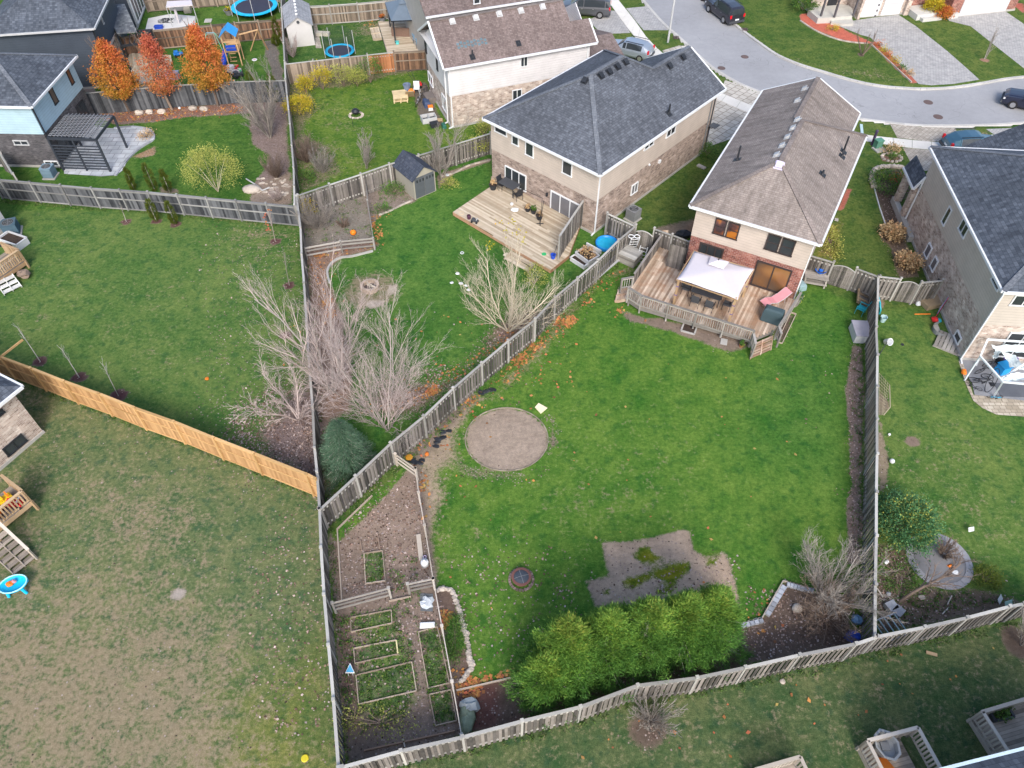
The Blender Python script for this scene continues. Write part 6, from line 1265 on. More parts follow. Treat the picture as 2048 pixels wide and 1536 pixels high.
for k,(t_,x,y,lab)in enumerate([('e2',1375,345,'iron drain grate in the kerb beside the street lamp'),('e2',2000,270,'iron drain grate in the far kerb below the SUV')]):
    c=g(t_,x,y,0);m=MB()
    for j in range(6):m.box(c+Vector((-.25+j*.1,0,.045)),(.05,.5,.03),rz=.0)
    m.box(c+Vector((0,.27,.045)),(.6,.05,.03));m.box(c+Vector((0,-.27,.045)),(.6,.05,.03));tag(m.build('drain_grate',manh),lab,'drain grate')
def pillar(name,label,cat,c,r,h,mt,top=None):
    rt=thing(name,label,cat,c);m=MB();m.tube([c,c+Vector((0,0,h))],[r,r*.95],12);m.build('post',mt,rt);m=MB();m.lathe([(r*1.15,h),(r*1.15,h+.05),(r*.6,h+.12),(.001,h+.13)],c,12);m.build('cap',top or mt,rt);return rt
pillar('utility_pedestal','purple-black utility post beside the sidewalk','utility post',g('e1',655,1325),.11,1.2,MAT('purple_black_plastic',(.06,.04,.09),.5));c=g('e1',700,1350)
rt=thing('utility_box','green utility box on a grey pad by the sidewalk','utility box',c);m=MB();m.box(c+Vector((0,0,.35)),(.55,.45,.6),rz=.3);m.box(c+Vector((0,0,.68)),(.62,.52,.08),rz=.3);m.build('cabinet',MAT('utility_green',(.1,.25,.18),.6),rt);m=MB();m.box(c+Vector((.1,-.3,.04)),(.9,.8,.08),rz=.3);m.build('pad',concrete,rt)
c=g('e1',560,1195);m=MB();m.beam(c+Vector((-.1,-.5,.05)),c+Vector((.25,.9,.05)),.22,.06);tag(m.build('splash_board',MAT('pale_aqua',(.5,.66,.68),.5)),'pale aqua board lying on the small grass verge','board')
# ------------------------------------------------------------------ generic builders
def rim_pts(c,rx,ry,n=24,z=0,rz=0):return[Vector((c[0]+rx*math.cos(a)*math.cos(rz)-ry*math.sin(a)*math.sin(rz),c[1]+rx*math.cos(a)*math.sin(rz)+ry*math.sin(a)*math.cos(rz),c[2]+z))for a in[6.28319*k/n for k in range(n+1)]]
def ringtube(m,c,rx,ry,rad,z=0,rz=0,n=28,s=6):m.tube(rim_pts(c,rx,ry,n,z,rz),rad,s,False)
def acunit(label,c,rz=0,s=.75,mt=None):
    r=thing('air_conditioner',label,'air conditioner',c);m=MB();m.box((c.x,c.y,.04),(s*1.2,s*1.2,.08),rz=rz);m.build('pad',concrete,r);m=MB()
    m.box((c.x,c.y,.48),(s*.94,s*.94,.74),rz=rz)
    for k in range(9):m.box((c.x,c.y,.14+k*.08),(s,s,.03),rz=rz)
    m.box((c.x,c.y,.86),(s*1.02,s*1.02,.06),rz=rz);m.build('casing',mt or midgrey,r);m=MB()
    m.cyl((c.x,c.y,.885),s*.4,.01,20);m.build('fan_grille',blackm,r);m=MB()
    for k in(.15,.28,.4):ringtube(m,(c.x,c.y,.9),s*k,s*k,.01)
    for k in range(4):a=rz+k*1.571;m.beam((c.x,c.y,.905),(c.x+math.cos(a)*s*.42,c.y+math.sin(a)*s*.42,.905),.02,.01)
    m.build('fan_guard',midgrey,r);return r
acunit('grey air conditioner beside the tan brick wall above the blue pool',g('a3',905,1495),.8,.8,midgrey);acunit('blue-grey air conditioner against the dark brick wall',g('a1',350,1205),0,.8,MAT('bluegrey_metal',(.16,.24,.3),.5));acunit('dark blue-grey air conditioner at the left edge above the cedar railing',g('b1',95,290),.35,.95,MAT('slate_metal',(.07,.12,.16),.5))
def table(name,label,cat,c,L,W,h,top,leg,rz=0,rnd=False,z0=0):
    r=thing(name,label,cat,(c[0],c[1],z0));c=Vector((c[0],c[1],z0));m=MB()
    if rnd:m.cyl(c+Vector((0,0,h-.04)),L/2,.04,28)
    else:m.box(c+Vector((0,0,h-.02)),(L,W,.04),rz=rz)
    m.build('table_top',top,r,bevel=.01)
    for sx in(-1,1):
        for sy in(-1,1):
            k=.35 if rnd else .46;q=Matrix.Rotation(rz,3,'Z')@Vector((sx*L*k,sy*(L if rnd else W)*k*(1 if rnd else .92),0));m=MB();m.tube([c+q,c+q+Vector((0,0,h-.04))],.025,6);m.build('leg',leg,r)
    return r
def patiochair(label,c,rz,mt,group=None,z0=0,frame=None):
    r=thing('patio_chair',label,'chair',(0,0,0),group=group);fr=frame or blackm
    m=MB();m.box((0,0,.43),(.5,.5,.03));m.build('seat',mt,r,local=True);m=MB();m.box((-.27,0,.74),(.03,.5,.6),M=Matrix.Rotation(-.22,3,'Y'));m.build('backrest',mt,r,local=True)
    for sx,sy in((-1,-1),(-1,1),(1,-1),(1,1)):m=MB();m.tube([(sx*.23,sy*.26,0),(sx*.23,sy*.26,.44 if sx<0 else .62)],.018,6);m.build('leg',fr,r,local=True)
    for sy in(-1,1):m=MB();m.beam((-.3,sy*.27,.66),(.25,sy*.27,.63),.05,.03);m.build('armrest',fr,r,local=True)
    r.location=(c[0],c[1],z0);r.rotation_euler=(0,0,rz);return r
def cover_box(name,label,cat,c,L,W,h,mt,rz=0,z0=0,taper=.06,lid=None,lidm=None):
    r=thing(name,label,cat,(c[0],c[1],z0));M_=Matrix.Rotation(rz,3,'Z');m=MB();cc=Vector((c[0],c[1],z0));V=[]
    for z,k in((0,0),(h*.7,taper*.3),(h*.92,taper*.7),(h,taper*2)):
        for sx,sy in((-1,-1),(1,-1),(1,1),(-1,1)):V.append(cc+M_@Vector((sx*(L/2-k),sy*(W/2-k),z)))
    F_=[(3,2,1,0),(12,13,14,15)]
    for i in range(3):
        for k in range(4):F_.append((i*4+k,i*4+(k+1)%4,(i+1)*4+(k+1)%4,(i+1)*4+k))
    m.mesh(V,F_);m.build('cover' if not lid else 'box',mt,r,bevel=.02)
    if lid:m=MB();m.box(cc+Vector((0,0,h+.03)),(L+.04,W+.04,.06),rz=rz);m.build('lid',lidm or mt,r,bevel=.015)
    return r
def tubpot(name,label,cat,c,r0,r1,h,mt,soil=True,z0=0,plant=None,group=None):
    r=thing(name,label,cat,(c[0],c[1],z0),group=group);cc=Vector((c[0],c[1],z0));m=MB();m.lathe([(.001,0),(r0,0),(r1,h),(r1*1.06,h),(r1*1.06,h+.02),(r1*.9,h+.02),(r1*.88,h*.75)],cc,18);m.build('pot',mt,r,smooth=False)
    if soil:m=MB();m.disc(cc+Vector((0,0,h*.8)),r1*.9);m.build('soil',soilm,r)
    if plant:leaves('plant',[(cc.x+random.uniform(-1,1)*r1*.6,cc.y+random.uniform(-1,1)*r1*.6,z0+h+random.uniform(.05,.3))for _ in range(12)],12,.05,.05,plant,r,seed=int(c[0]*7)%50)
    return r
def shed(label,pts,hw,hr,wall,roofm,ridge_along=0,door=None,name='garden_shed',ov=.15):
    """pts: four base corners, order front-left, front-right, back-right, back-left. ridge runs front->back"""
    p=[Vector((q[0],q[1],0))for q in pts];r=thing(name,label,'shed',p[0]);u=(p[1]-p[0]).normalized();v=(p[3]-p[0]).normalized();W=(p[1]-p[0]).length;Dp=(p[3]-p[0]).length
    q=lambda a,b,z:p[0]+u*a+v*b+Vector((0,0,z));m=MB();m.rr=.5
    m.mesh([q(0,0,0),q(W,0,0),q(W,Dp,0),q(0,Dp,0),q(0,0,hw),q(W,0,hw),q(W,Dp,hw),q(0,Dp,hw),q(W/2,0,hr),q(W/2,Dp,hr)],[(0,1,5,8,4),(1,2,6,5),(2,3,7,9,6),(3,0,4,7)]);m.build('walls',wall,r)
    m=MB();m.rr=.5;k=(hr-hw)/(W/2)
    for s in(0,1):
        a=(W+ov if s else-ov);z=hw-ov*k+.03;P4=[q(a,-ov,z),q(a,Dp+ov,z),q(W/2,Dp+ov,hr+.03),q(W/2,-ov,hr+.03)];m.slab(P4 if s else P4[::-1],.05)
    m.build('roof',roofm,r)
    if door:
        a0,a1,h,dm=door;
        for s0,s1 in((a0,(a0+a1)/2-.01),((a0+a1)/2+.01,a1)):
            m=MB();m.slab([q(s0,-.02,.06),q(s1,-.02,.06),q(s1,-.02,h),q(s0,-.02,h)],.03,v);d_=m.build('door',dm,r);m=MB()
            for j in range(3):s=s0+(s1-s0)*(j+.6)/3.2;m.slab([q(s,-.03,h-.42),q(s+.12,-.03,h-.42),q(s+.12,-.03,h-.2),q(s,-.03,h-.2)],.01,v)
            m.build('door_window',blackm,d_)
    return r,q
# sheds
resin=MAT('putty_resin',(.33,.31,.26),.6,.06)
a,b=g('a2',1128,1365),g('a2',1272,1302);u_=(b-a).normalized();v_=Vector((-u_.y,u_.x,0));shed('putty resin shed with dark hip-like gable roof and grey double doors by the fence',[a,b,b+v_*2.5,a+v_*2.5],1.75,2.5,resin,shinglemat('shed_roof_blue_black',(.04,.05,.07),(.055,.065,.09),(.08,.09,.115),.3,.2),door=(.1,(b-a).length-.1,1.75,MAT('shed_door_grey',(.09,.1,.115),.5)))
a,b=g('e4',1735,435),g('e4',1960,410);u_=(b-a).normalized();v_=Vector((-u_.y,u_.x,0));_,q=shed('pale grey shed with a row of white ridge vents, right of the long fence',[a,b,b+v_*4.6,a+v_*4.6],2.0,2.75,MAT('pale_shed_wall',(.5,.49,.49),.6,.05),shinglemat('pale_shed_roof',(.25,.26,.28),(.3,.31,.33),(.35,.36,.38),.4,.3),name='garden_shed');rs=_;W_=(b-a).length
for k in range(6):m=MB();m.blob(q(W_/2,.4+k*.75,2.84),.13,.13,.1,k,8,5,0);m.build('ridge_vent',white,rs)
m=MB();c=q(W_/2,-.05,2.3);m.tube([c,c-v_*.05],.14,12);m.build('gable_vent',darkgrey,rs)
# dark gazebo
def gazebo(label,top4,base4,zt,hp,roofm,postm,tier=True,name='gazebo'):
    c=sum((Vector((p[0],p[1],0))for p in top4),Vector())/4;r=thing(name,label,'gazebo',c);m=MB();m.rr=.5;C4=[Vector((p[0],p[1],zt))for p in top4];tp=[Vector((c.x,c.y,0)).lerp(Vector((p.x,p.y,0)),.22)+Vector((0,0,zt+hp*.8))for p in C4]
    for i in range(4):m.slab([C4[i],C4[(i+1)%4],tp[(i+1)%4],tp[i]],.04)
    m.slab(tp,.03);m.build('roof',roofm,r);m=MB();m.rr=.5;t2=[Vector((c.x,c.y,0)).lerp(Vector((p.x,p.y,0)),.3)+Vector((0,0,zt+hp*.8+.04))for p in C4]
    for i in range(4):m.poly([t2[i],t2[(i+1)%4],Vector((c.x,c.y,zt+hp+.18))])
    m.build('cupola',roofm,r);m=MB()
    for i in range(4):m.beam(C4[i]-Vector((0,0,.05)),C4[(i+1)%4]-Vector((0,0,.05)),.07,.1)
    m.build('eave_frame',postm,r)
    for p in base4:m=MB();m.box(((p[0]),(p[1]),zt/2),(.12,.12,zt-.05));m.build('post',postm,r)
    return r
gt=[g('e3',375,190,2.5),g('e3',640,178,2.5),g('e3',600,-5,2.5),g('e3',318,22,2.5)];cgz=sum(gt,Vector())/4;gazebo('dark blue-grey hardtop gazebo on the pale deck near the top',gt,[cgz.lerp(p,.86)for p in gt],2.5,1.0,MAT('blue_grey_sheet_metal',(.13,.17,.22),.45,.1,1.5),blackm)
# wicker sofa etc. under it
c=g('e3',465,330,.3);r=thing('wicker_sofa','brown wicker sofa back under the dark gazebo','sofa',c);wk=MAT('brown_wicker',(.2,.13,.1),.8,.2,14);m=MB();az=along('e3',385,310,540,315);m.box(c+Vector((0,0,.4)),(1.7,.14,.8),rz=az);m.build('backrest',wk,r);m=MB();m.box(c+Vector((-math.sin(az),math.cos(az),0))*.4+Vector((0,0,.22)),(1.7,.7,.4),rz=az);m.build('seat',wk,r);
for s in(-1,1):m=MB();m.box(c+Vector((math.cos(az),math.sin(az),0))*.85*s+Vector((-math.sin(az),math.cos(az),0))*.35+Vector((0,0,.32)),(.12,.75,.6),rz=az);m.build('armrest',wk,r)
table('patio_table','grey table under the dark gazebo','table',g('e3',455,235,.3),1.5,.9,.6,lightgrey,blackm,az,z0=.3)
cover_box('grill','black covered grill under the right side of the dark gazebo','grill',g('e3',570,240,.3),1.2,.6,1.0,blackm,az,z0=.3)
for k,(x,y,rz_)in enumerate(((610,400,.6),(640,440,1.0))):patiochair(['pale blue folding chair on the deck by the white sided house','second blue folding chair nearest the brown fence end'][k],g('e3',x,y,.3),rz_,MAT('pale_blue_fabric%d'%k,(.22,.34,.45),.8),z0=.3)
tubpot('flower_pot','pot of orange chrysanthemums at the upper left corner of the gazebo deck','flower pot',g('e3',295,190),.28,.35,.35,midgrey,plant=lf_orange);cover_box('toy_bin','small aqua toy box on the gazebo deck','toy',g('e3',432,400,.3),.3,.25,.22,MAT('aqua_plastic',(.1,.5,.5),.4),.3,.3,lid=1)
# trampolines
def trampoline(label,c,R_,h,net,hn=1.8,poles=6,rz=0):
    r=thing('trampoline',label,'trampoline',(c[0],c[1],0));c=Vector((c[0],c[1],0));m=MB();m.disc(c+Vector((0,0,h)),R_*.82,32);m.build('jumping_mat',MAT('trampoline_mat',(.04,.045,.07),.7),r)
    m=MB();P=[]
    for k in range(32):
        a0,a1=6.28319*k/32,6.28319*(k+1)/32;f=lambda a,q,z:c+Vector((math.cos(a)*q,math.sin(a)*q,z));m.slab([f(a0,R_*.82,h+.02),f(a0,R_*1.02,h+.03),f(a1,R_*1.02,h+.03),f(a1,R_*.82,h+.02)],.06)
    m.rr=.5;m.build('edge_pad',brightblue,r)
    for k in range(poles):
        a=rz+6.28319*k/poles;q=c+Vector((math.cos(a)*R_*1.04,math.sin(a)*R_*1.04,0));m=MB();m.tube([q,q+Vector((0,0,h+hn))],.03,6);m.build('pole',lightgrey,r)
    if net:
        m=MB()
        for k in range(60):a=6.28319*k/60;m.tube([c+Vector((math.cos(a)*R_*.98,math.sin(a)*R_*.98,h)),c+Vector((math.cos(a)*R_*.98,math.sin(a)*R_*.98,h+hn))],.006,3,False)
        for j in range(14):ringtube(m,c,R_*.98,R_*.98,.006,h+hn*(j+1)/14,n=40,s=3)
        m.build('safety_net',MAT('net_black',(.04,.05,.06),.8),r)
    return r
c=g('e4',1405,55,.8);trampoline('large trampoline with bright blue edge pad and white poles near the top edge',c,2.25,.8,False,1.9,8,.2);c=g('a2',612,345,.5);trampoline('small netted trampoline with blue edge pad behind the brown fence',c,1.35,.5,True,1.7,6,.3)
# play tower
c=g('e4',1245,570);r=thing('play_tower','cedar play tower with blue roof and blue slide','play tower',c);cw=woodmat('play_cedar',(.55,.36,.2),(.4,.24,.12));rz=.1;M_=Matrix.Rotation(rz,3,'Z')
for sx,sy in((-1,-1),(1,-1),(1,1),(-1,1)):q=c+M_@Vector((sx*.6,sy*.6,0));m=MB();m.box(q+Vector((0,0,1.4)),(.09,.09,2.8),rz=rz);m.build('post',cw,r)
m=MB();m.box(c+Vector((0,0,1.3)),(1.3,1.3,.06),rz=rz);[m.box(c+M_@Vector((0,s*.62,1.65)),(1.2,.03,.5),rz=rz)for s in(1,)];m.box(c+Vector((0,0,2.2))+M_@Vector((0,-.62,0)),(1.3,.05,.1),rz=rz);[m.box(c+M_@Vector((0,-.62-.12*k,1.15-.3*k)),(.6,.06,.06),rz=rz)for k in range(4)];m.build('platform',cw,r)
m=MB();A4=[c+M_@Vector(q)for q in((-.75,-.8,2.7),(.75,-.8,2.7),(.75,.8,2.7),(-.75,.8,2.7),(0,-.8,3.35),(0,.8,3.35))];m.slab([A4[1],A4[2],A4[5],A4[4]],.03);m.slab([A4[3],A4[0],A4[4],A4[5]],.03);m.build('roof',bluep,r)
m=MB();s0,s1=c+M_@Vector((-.6,-.1,1.3)),g('e4',1125,590,.15);dd_=(s1-s0);sd_=Vector((-dd_.y,dd_.x,0)).normalized()*.25;m.slab([s0-sd_,s0+sd_,s1+sd_,s1-sd_],.03);m.beam(s0-sd_+Vector((0,0,.08)),s1-sd_+Vector((0,0,.08)),.05,.16);m.beam(s0+sd_+Vector((0,0,.08)),s1+sd_+Vector((0,0,.08)),.05,.16);m.build('slide',deepblue,r)
for s in(0,1):m=MB();m.box(c+M_@Vector((0,-.64,1.52+s*.28)),(.9,.03,.22),rz=rz);m.build('panel',deepblue,r)
m=MB();m.beam(c+M_@Vector((.6,.5,2.3)),c+M_@Vector((2.3,1.4,2.3)),.09,.09);m.beam(c+M_@Vector((2.3,1.4,2.3)),g('e4',1370,465),.08,.08);m.beam(c+M_@Vector((2.3,1.4,2.3)),c+M_@Vector((2.6,2.3,0)),.08,.08);m.build('swing_beam',cw,r)
c0,c1=g('e4',1130,485),g('e4',1045,440);r=thing('garden_playset','thin green and blue metal swing frame left of the play tower','swing set',c0);gm_=MAT('mint_metal',(.2,.5,.38),.4);up=Vector((0,0,2.0));t0=g('e4',1040,298,2.0);t1=g('e4',965,300,2.0);m=MB()
for q in(c0,t0+Vector((.9,.7,-2))):m.tube([q,t0],.03,6)
for q in(t1+Vector((-.6,-.9,-2)),t1+Vector((-.3,.9,-2))):m.tube([q,t1],.03,6)
m.build('legs',gm_,r);m=MB();m.tube([t0,t1],.035,6);m.build('cross_bar',MAT('swing_blue',(.2,.4,.5),.4),r)
def toycar(label,c,rz,bodym,accent,s=1.0,name='ride_on_toy',z0=0,group=None):
    r=thing(name,label,'toy',(c[0],c[1],z0),group=group);M_=Matrix.Rotation(rz,3,'Z');cc=Vector((c[0],c[1],z0));m=MB();m.box(cc+Vector((0,0,.2*s)),(.7*s,.34*s,.16*s),rz=rz);m.box(cc+M_@Vector((-.12*s,0,.36*s)),(.3*s,.28*s,.16*s),rz=rz);m.build('body',bodym,r,bevel=.03)
    m=MB();m.box(cc+M_@Vector((.22*s,0,.4*s)),(.06*s,.36*s,.05*s),rz=rz);m.tube([cc+M_@Vector((.22*s,0,.25*s)),cc+M_@Vector((.2*s,0,.42*s))],.02*s,6);m.build('handlebar',accent,r)
    for sx in(-1,1):
        for sy in(-1,1):q=cc+M_@Vector((sx*.24*s,sy*.19*s,.1*s));ax=M_@Vector((0,.03*s,0));m=MB();m.tube([q-ax,q+ax],.1*s,12);m.build('wheel',blackm,r)
    return r
toycar('blue and green ride-on toy left of the tallest orange tree',g('e4',718,510),.5,MAT('toy_blue',(.02,.18,.55),.4),greenp,1.2)
toycar('white and grey toy truck below the play tower',g('e4',1225,680),-.2,MAT('toy_white',(.6,.55,.55),.5),redp,1.9);toycar('dark grey toy at the right of the white toy truck',g('e4',1260,700),.9,darkgrey,greenp,1.3)
c=g('e4',1408,550);r=thing('pet_bowl','small white and pink bowl lying on the grass beside the play tower','bowl',c);m=MB();m.lathe([(.001,.02),(.18,.02),(.25,.07),(.22,.1),(.001,.07)],c,20);m.build('rim',white,r);m=MB();m.disc(c+Vector((0,0,.105)),.12);m.build('dish',MAT('pale_pink',(.7,.35,.4),.5),r)
cover_box('storage_bin','pale lilac storage bin half hidden by the middle orange tree','bin',g('e4',670,712),1.1,.7,.5,MAT('lilac_plastic',(.3,.32,.42),.5),.1,lid=1)
patiochair('dark patio chair at the left end of the low deck by the orange trees',g('e4',235,490,.25),1.0,darkgrey,z0=.25);patiochair('dark green patio chair by the glass door near the orange trees',g('e4',210,470,.25),.2,MAT('dark_green_fabric',(.02,.07,.05),.7),z0=.25)
# black pergola frame above that deck
def pergola(label,name,corners,zt,mt,slats,posts=True,pm=None):
    C4=[Vector((p[0],p[1],zt))for p in corners];r=thing(name,label,'pergola',(C4[0].x,C4[0].y,0));m=MB()
    for i in range(4):m.beam(C4[i],C4[(i+1)%4],.08,.2)
    m.build('frame',mt,r);m=MB()
    for k in range(1,slats):m.beam(C4[0].lerp(C4[1],k/slats),C4[3].lerp(C4[2],k/slats),.05,.12)
    m.build('rafters',mt,r)
    if posts:
        for p in C4:m=MB();m.box((p.x,p.y,zt/2),(.14,.14,zt));m.build('post',mt,r)
    return r,C4
pergola('thin black pergola frame against the dark house behind the first orange trees','pergola',[g('e4',195,420,2.4),g('e4',385,395,2.4),g('e4',465,275,2.4),g('e4',140,295,2.4)],2.4,blackm,5)
# black pergola beside house E
zt=2.75;pc=[g('a1',325,945,zt),g('a1',655,955,zt),g('a1',775,795,zt),g('a1',455,788,zt)];r,C4=pergola('black timber pergola with pale lattice top and slatted side, attached to the pale blue house','pergola',pc,zt,MAT('black_timber',(.035,.042,.055),.5),7);m=MB()
for k in range(1,15):m.beam(C4[0].lerp(C4[3],k/15)+Vector((0,0,.14)),C4[1].lerp(C4[2],k/15)+Vector((0,0,.14)),.045,.03)
for k in range(1,13):m.beam(C4[0].lerp(C4[1],k/13)+Vector((0,0,.19)),C4[3].lerp(C4[2],k/13)+Vector((0,0,.19)),.045,.03)
m.build('lattice',MAT('grey_lattice',(.22,.23,.25),.6),r);m=MB();a,b=C4[0],C4[1]
for k in range(9):m.beam(a.lerp(b,.0)*Vector((1,1,0))+Vector((0,0,.25+k*.24))if False else Vector((a.x,a.y,.25+k*.24)),Vector((b.x,b.y,.25+k*.24)),.03,.1)
mid=a.lerp(b,.5);m.box((mid.x,mid.y,zt/2),(.1,.1,zt));m.build('side_slats',MAT('black_timber_slats',(.035,.042,.055),.5),r)
sheet('patio',smooth_line(gl('a1',440,1190,790,1200,880,1080,960,1010,1050,950,1020,890,900,870,780,880,640,860,500,790,420,900),3),.05,pavermat('pale_blue_flagstones',[(.32,.35,.38),(.42,.45,.48),(.52,.54,.56)],(.2,.2,.22),.9,.6,.35,2));m=MB();ln=smooth_line(gl('a1',790,1200,880,1080,960,1010,1050,950,1020,890,900,870,780,880),3)
for a,b in zip(ln[:-1],ln[1:]):m.beam(a+Vector((0,0,.05)),b+Vector((0,0,.05)),.2,.12)
tag(m.build('patio_edging',bluestone),'curved grey stone edging around the flagstone patio beside the pergola','edging')
m=MB();rg=random.Random(3)
for k in range(46):
    c=g('a1',rg.uniform(1770,1980),0)*0+g('a1',1760+210*rg.random(),1215+120*rg.random());m.blob(c+Vector((0,0,.02)),rg.uniform(.1,.24),rg.uniform(.08,.16),.06,k,7,4,.2)
tag(m.build('stepping_stones',stonem),'pale flat stones scattered below the brown twig bush by the long fence','stones',kind='stuff')
m=MB();ln=gl('a1',1680,1220,1760,1270,1790,1300,1840,1280,z=.15)
for a,b in zip(ln[:-1],ln[1:]):m.tube([a,b],.05,6)
tag(m.build('drain_hose',lightgrey),'pale bent pipe lying beside the weeping tree','pipe')
c=g('a1',1720,1300);m=MB();m.blob(c+Vector((0,0,.1)),.75,.5,.28,4,10,6,.1);tag(m.build('boulder',stonem,smooth=True),'large pale boulder right of the weeping tree','boulder')
for k,(x,y)in enumerate(((950,775),(1020,770),(1100,768),(1318,745),(1390,750))):
    c=g('a1',x,y);m=MB();m.blob(c+Vector((0,0,.08)),.38,.28,.22,k,8,5,.15);tag(m.build('rock',stonem),['leftmost rock in the leafy bed below the dark fence','second rock in the leafy bed below the dark fence','third rock in the leafy bed below the dark fence','rock in the leafy bed under the tallest orange tree','rightmost rock in the leafy bed below the dark fence'][k],'rock','rocks in the bed below the orange trees')
c=g('a1',1228,745);m=MB();m.blob(c+Vector((0,0,.1)),.12,.12,.1,1,12,8,0);tag(m.build('ball',white,smooth=True),'small white ball in the leafy bed below the orange trees','ball')
# top-left white patio with things
sheet('patio',gl('e4',440,170,640,130,870,150,870,230,600,270,410,290),.04,MAT('white_patio',(.6,.6,.6),.7,.1,1));c=g('e4',720,60);r=thing('garden_hammock','white canopied garden swing near the top edge','garden swing',c);m=MB();z=2.0;q4=[g('e4',600,60,z),g('e4',840,40,z),g('e4',830,0,z),g('e4',610,10,z)];m.slab(q4,.12);m.build('canopy',canvas,r);m=MB();m.box(g('e4',725,105)+Vector((0,0,.45)),(1.5,.6,.5));m.box(g('e4',725,85)+Vector((0,.2,.8)),(1.5,.12,.7));m.build('seat',midgrey,r);m=MB()
for q in q4:m.tube([(q.x,q.y,0),(q.x,q.y,z)],.03,6)
m.build('frame',lightgrey,r)
c=g('e4',600,190,.06);m=MB();rg=random.Random(2);P=[c+Vector((math.cos(k*.7)*(.5+.35*math.sin(k)),math.sin(k*.9)*.55,.03+.01*(k%3)))for k in range(40)];m.tube(P,.02,5);tag(m.build('garden_hose',blackm),'tangled dark hose lying on the white patio','hose')
m=MB();a,b=g('e4',715,235),g('e4',735,240);m.blob(g('e4',722,215)+Vector((0,0,1.0)),.14,.14,1.0,3,10,8,.02);tag(m.build('closed_parasol',canvas),'closed white parasol standing on the white patio','parasol');cover_box('storage_bin','small blue bin lying at the lower edge of the white patio','bin',g('e4',540,262),.8,.5,.25,deepblue,.1,lid=1);cover_box('planter_box','beige box planter beside the garden swing','planter',g('e4',805,110),.7,.7,.6,resin,.1)
m=MB();m.box(g('e4',985,190)+Vector((0,0,.03)),(.7,.8,.04),rz=.1);tag(m.build('paving_slab',concrete),'single paving slab on the grass near the top left trampoline','slab');tubpot('flower_pot','round grey pot with twigs left of the large trampoline','flower pot',g('e4',1180,130),.35,.5,.45,midgrey,plant=lf_yellow)
sheet('garden_path',gl('a2',430,160,455,160,490,330,450,330),.02,pav3);m=MB();m.box(g('a2',500,240)+Vector((0,0,.15)),(1.3,.5,.3),rz=-.1);tag(m.build('bench_seat',MAT('pale_wood_bench',(.5,.47,.4),.7)),'low pale bench left of the netted trampoline','bench')
# ------------------------------------------------------------------ yard behind the white sided house
c=g('a2',725,790);r=thing('fire_pit','black fire bowl on a ring of stones in the yellow-bush yard','fire pit',c);m=MB();m.lathe([(.1,.15),(.28,.3),(.32,.45),(.35,.45),(.35,.42),(.3,.38)],c,18);m.lathe([(.33,.45),(.2,.6),(.001,.64)],c,18);m.build('bowl',blackm,r);m=MB()
for k in range(16):a=k*.39;m.blob(c+Vector((math.cos(a)*.55,math.sin(a)*.5,.06)),.14,.1,.08,k,7,4,.2)
m.build('stone_ring',stonem,r);m=MB();q=g('a2',705,870);m.tube([q,q+Vector((0,0,1.1))],.018,6);tag(m.build('garden_stake',blackm),'thin black stake on the grass below the black fire bowl','stake')
def pallet(label,c,L,W,z,rz,mt,n=7,group=None):
    r=thing('wooden_pallet',label,'pallet',c,group=group);M_=Matrix.Rotation(rz,3,'Z');m=MB()
    for k in range(n):m.box(Vector((c[0],c[1],z+.13))+M_@Vector((0,-W/2+W*(k+.5)/n,0)),(L,W/n*.85,.02),rz=rz)
    m.build('top_boards',mt,r);m=MB()
    for s in(-1,0,1):m.box(Vector((c[0],c[1],z+.06))+M_@Vector((s*L*.45,0,0)),(.09,W,.1),rz=rz)
    m.build('bearers',mt,r);return r
for k in range(3):pallet(['pale yellow wooden pallet, bottom of the stack beside the junk pile','pale yellow wooden pallet, middle of the stack beside the junk pile','pale yellow wooden pallet, top of the stack beside the junk pile'][k],g('e3',460,900)+Vector((.0,.1*(k%2),0)),1.25,1.5,k*.15,.15+.04*k,MAT('pallet_wood%d'%k,(.62,.5,.3),.8,.15),group='stacked pallets')
pallet('small pale pallet lying right of the silver cabinet',g('e3',805,1105),.7,.5,0,.1,woodbox,4)
c=g('e3',525,850);r=thing('waste_bin','round blue-grey bin standing above the pallets','bin',c);m=MB();m.lathe([(.24,0),(.32,.8),(.35,.8),(.35,.84),(.28,.84),(.22,.1),(.001,.1)],c,18);m.build('drum',MAT('slate_blue_plastic',(.14,.18,.26),.5),r)
m=MB();c=g('e3',530,850)+Vector((.3,-.25,.25));m.blob(c,.3,.3,.28,3,10,7,.1);tag(m.build('orange_bag',orangep),'orange bag between the bin and the leaning board','bag')
c=g('e3',550,900);m=MB();m.box(c+Vector((0,0,.45)),(.75,.05,.9),M=Matrix.Rotation(.1,3,'Z')@Matrix.Rotation(.6,3,'X'));tag(m.build('leaning_board',woodbox),'square plywood board leaning beside the junk pile','board')
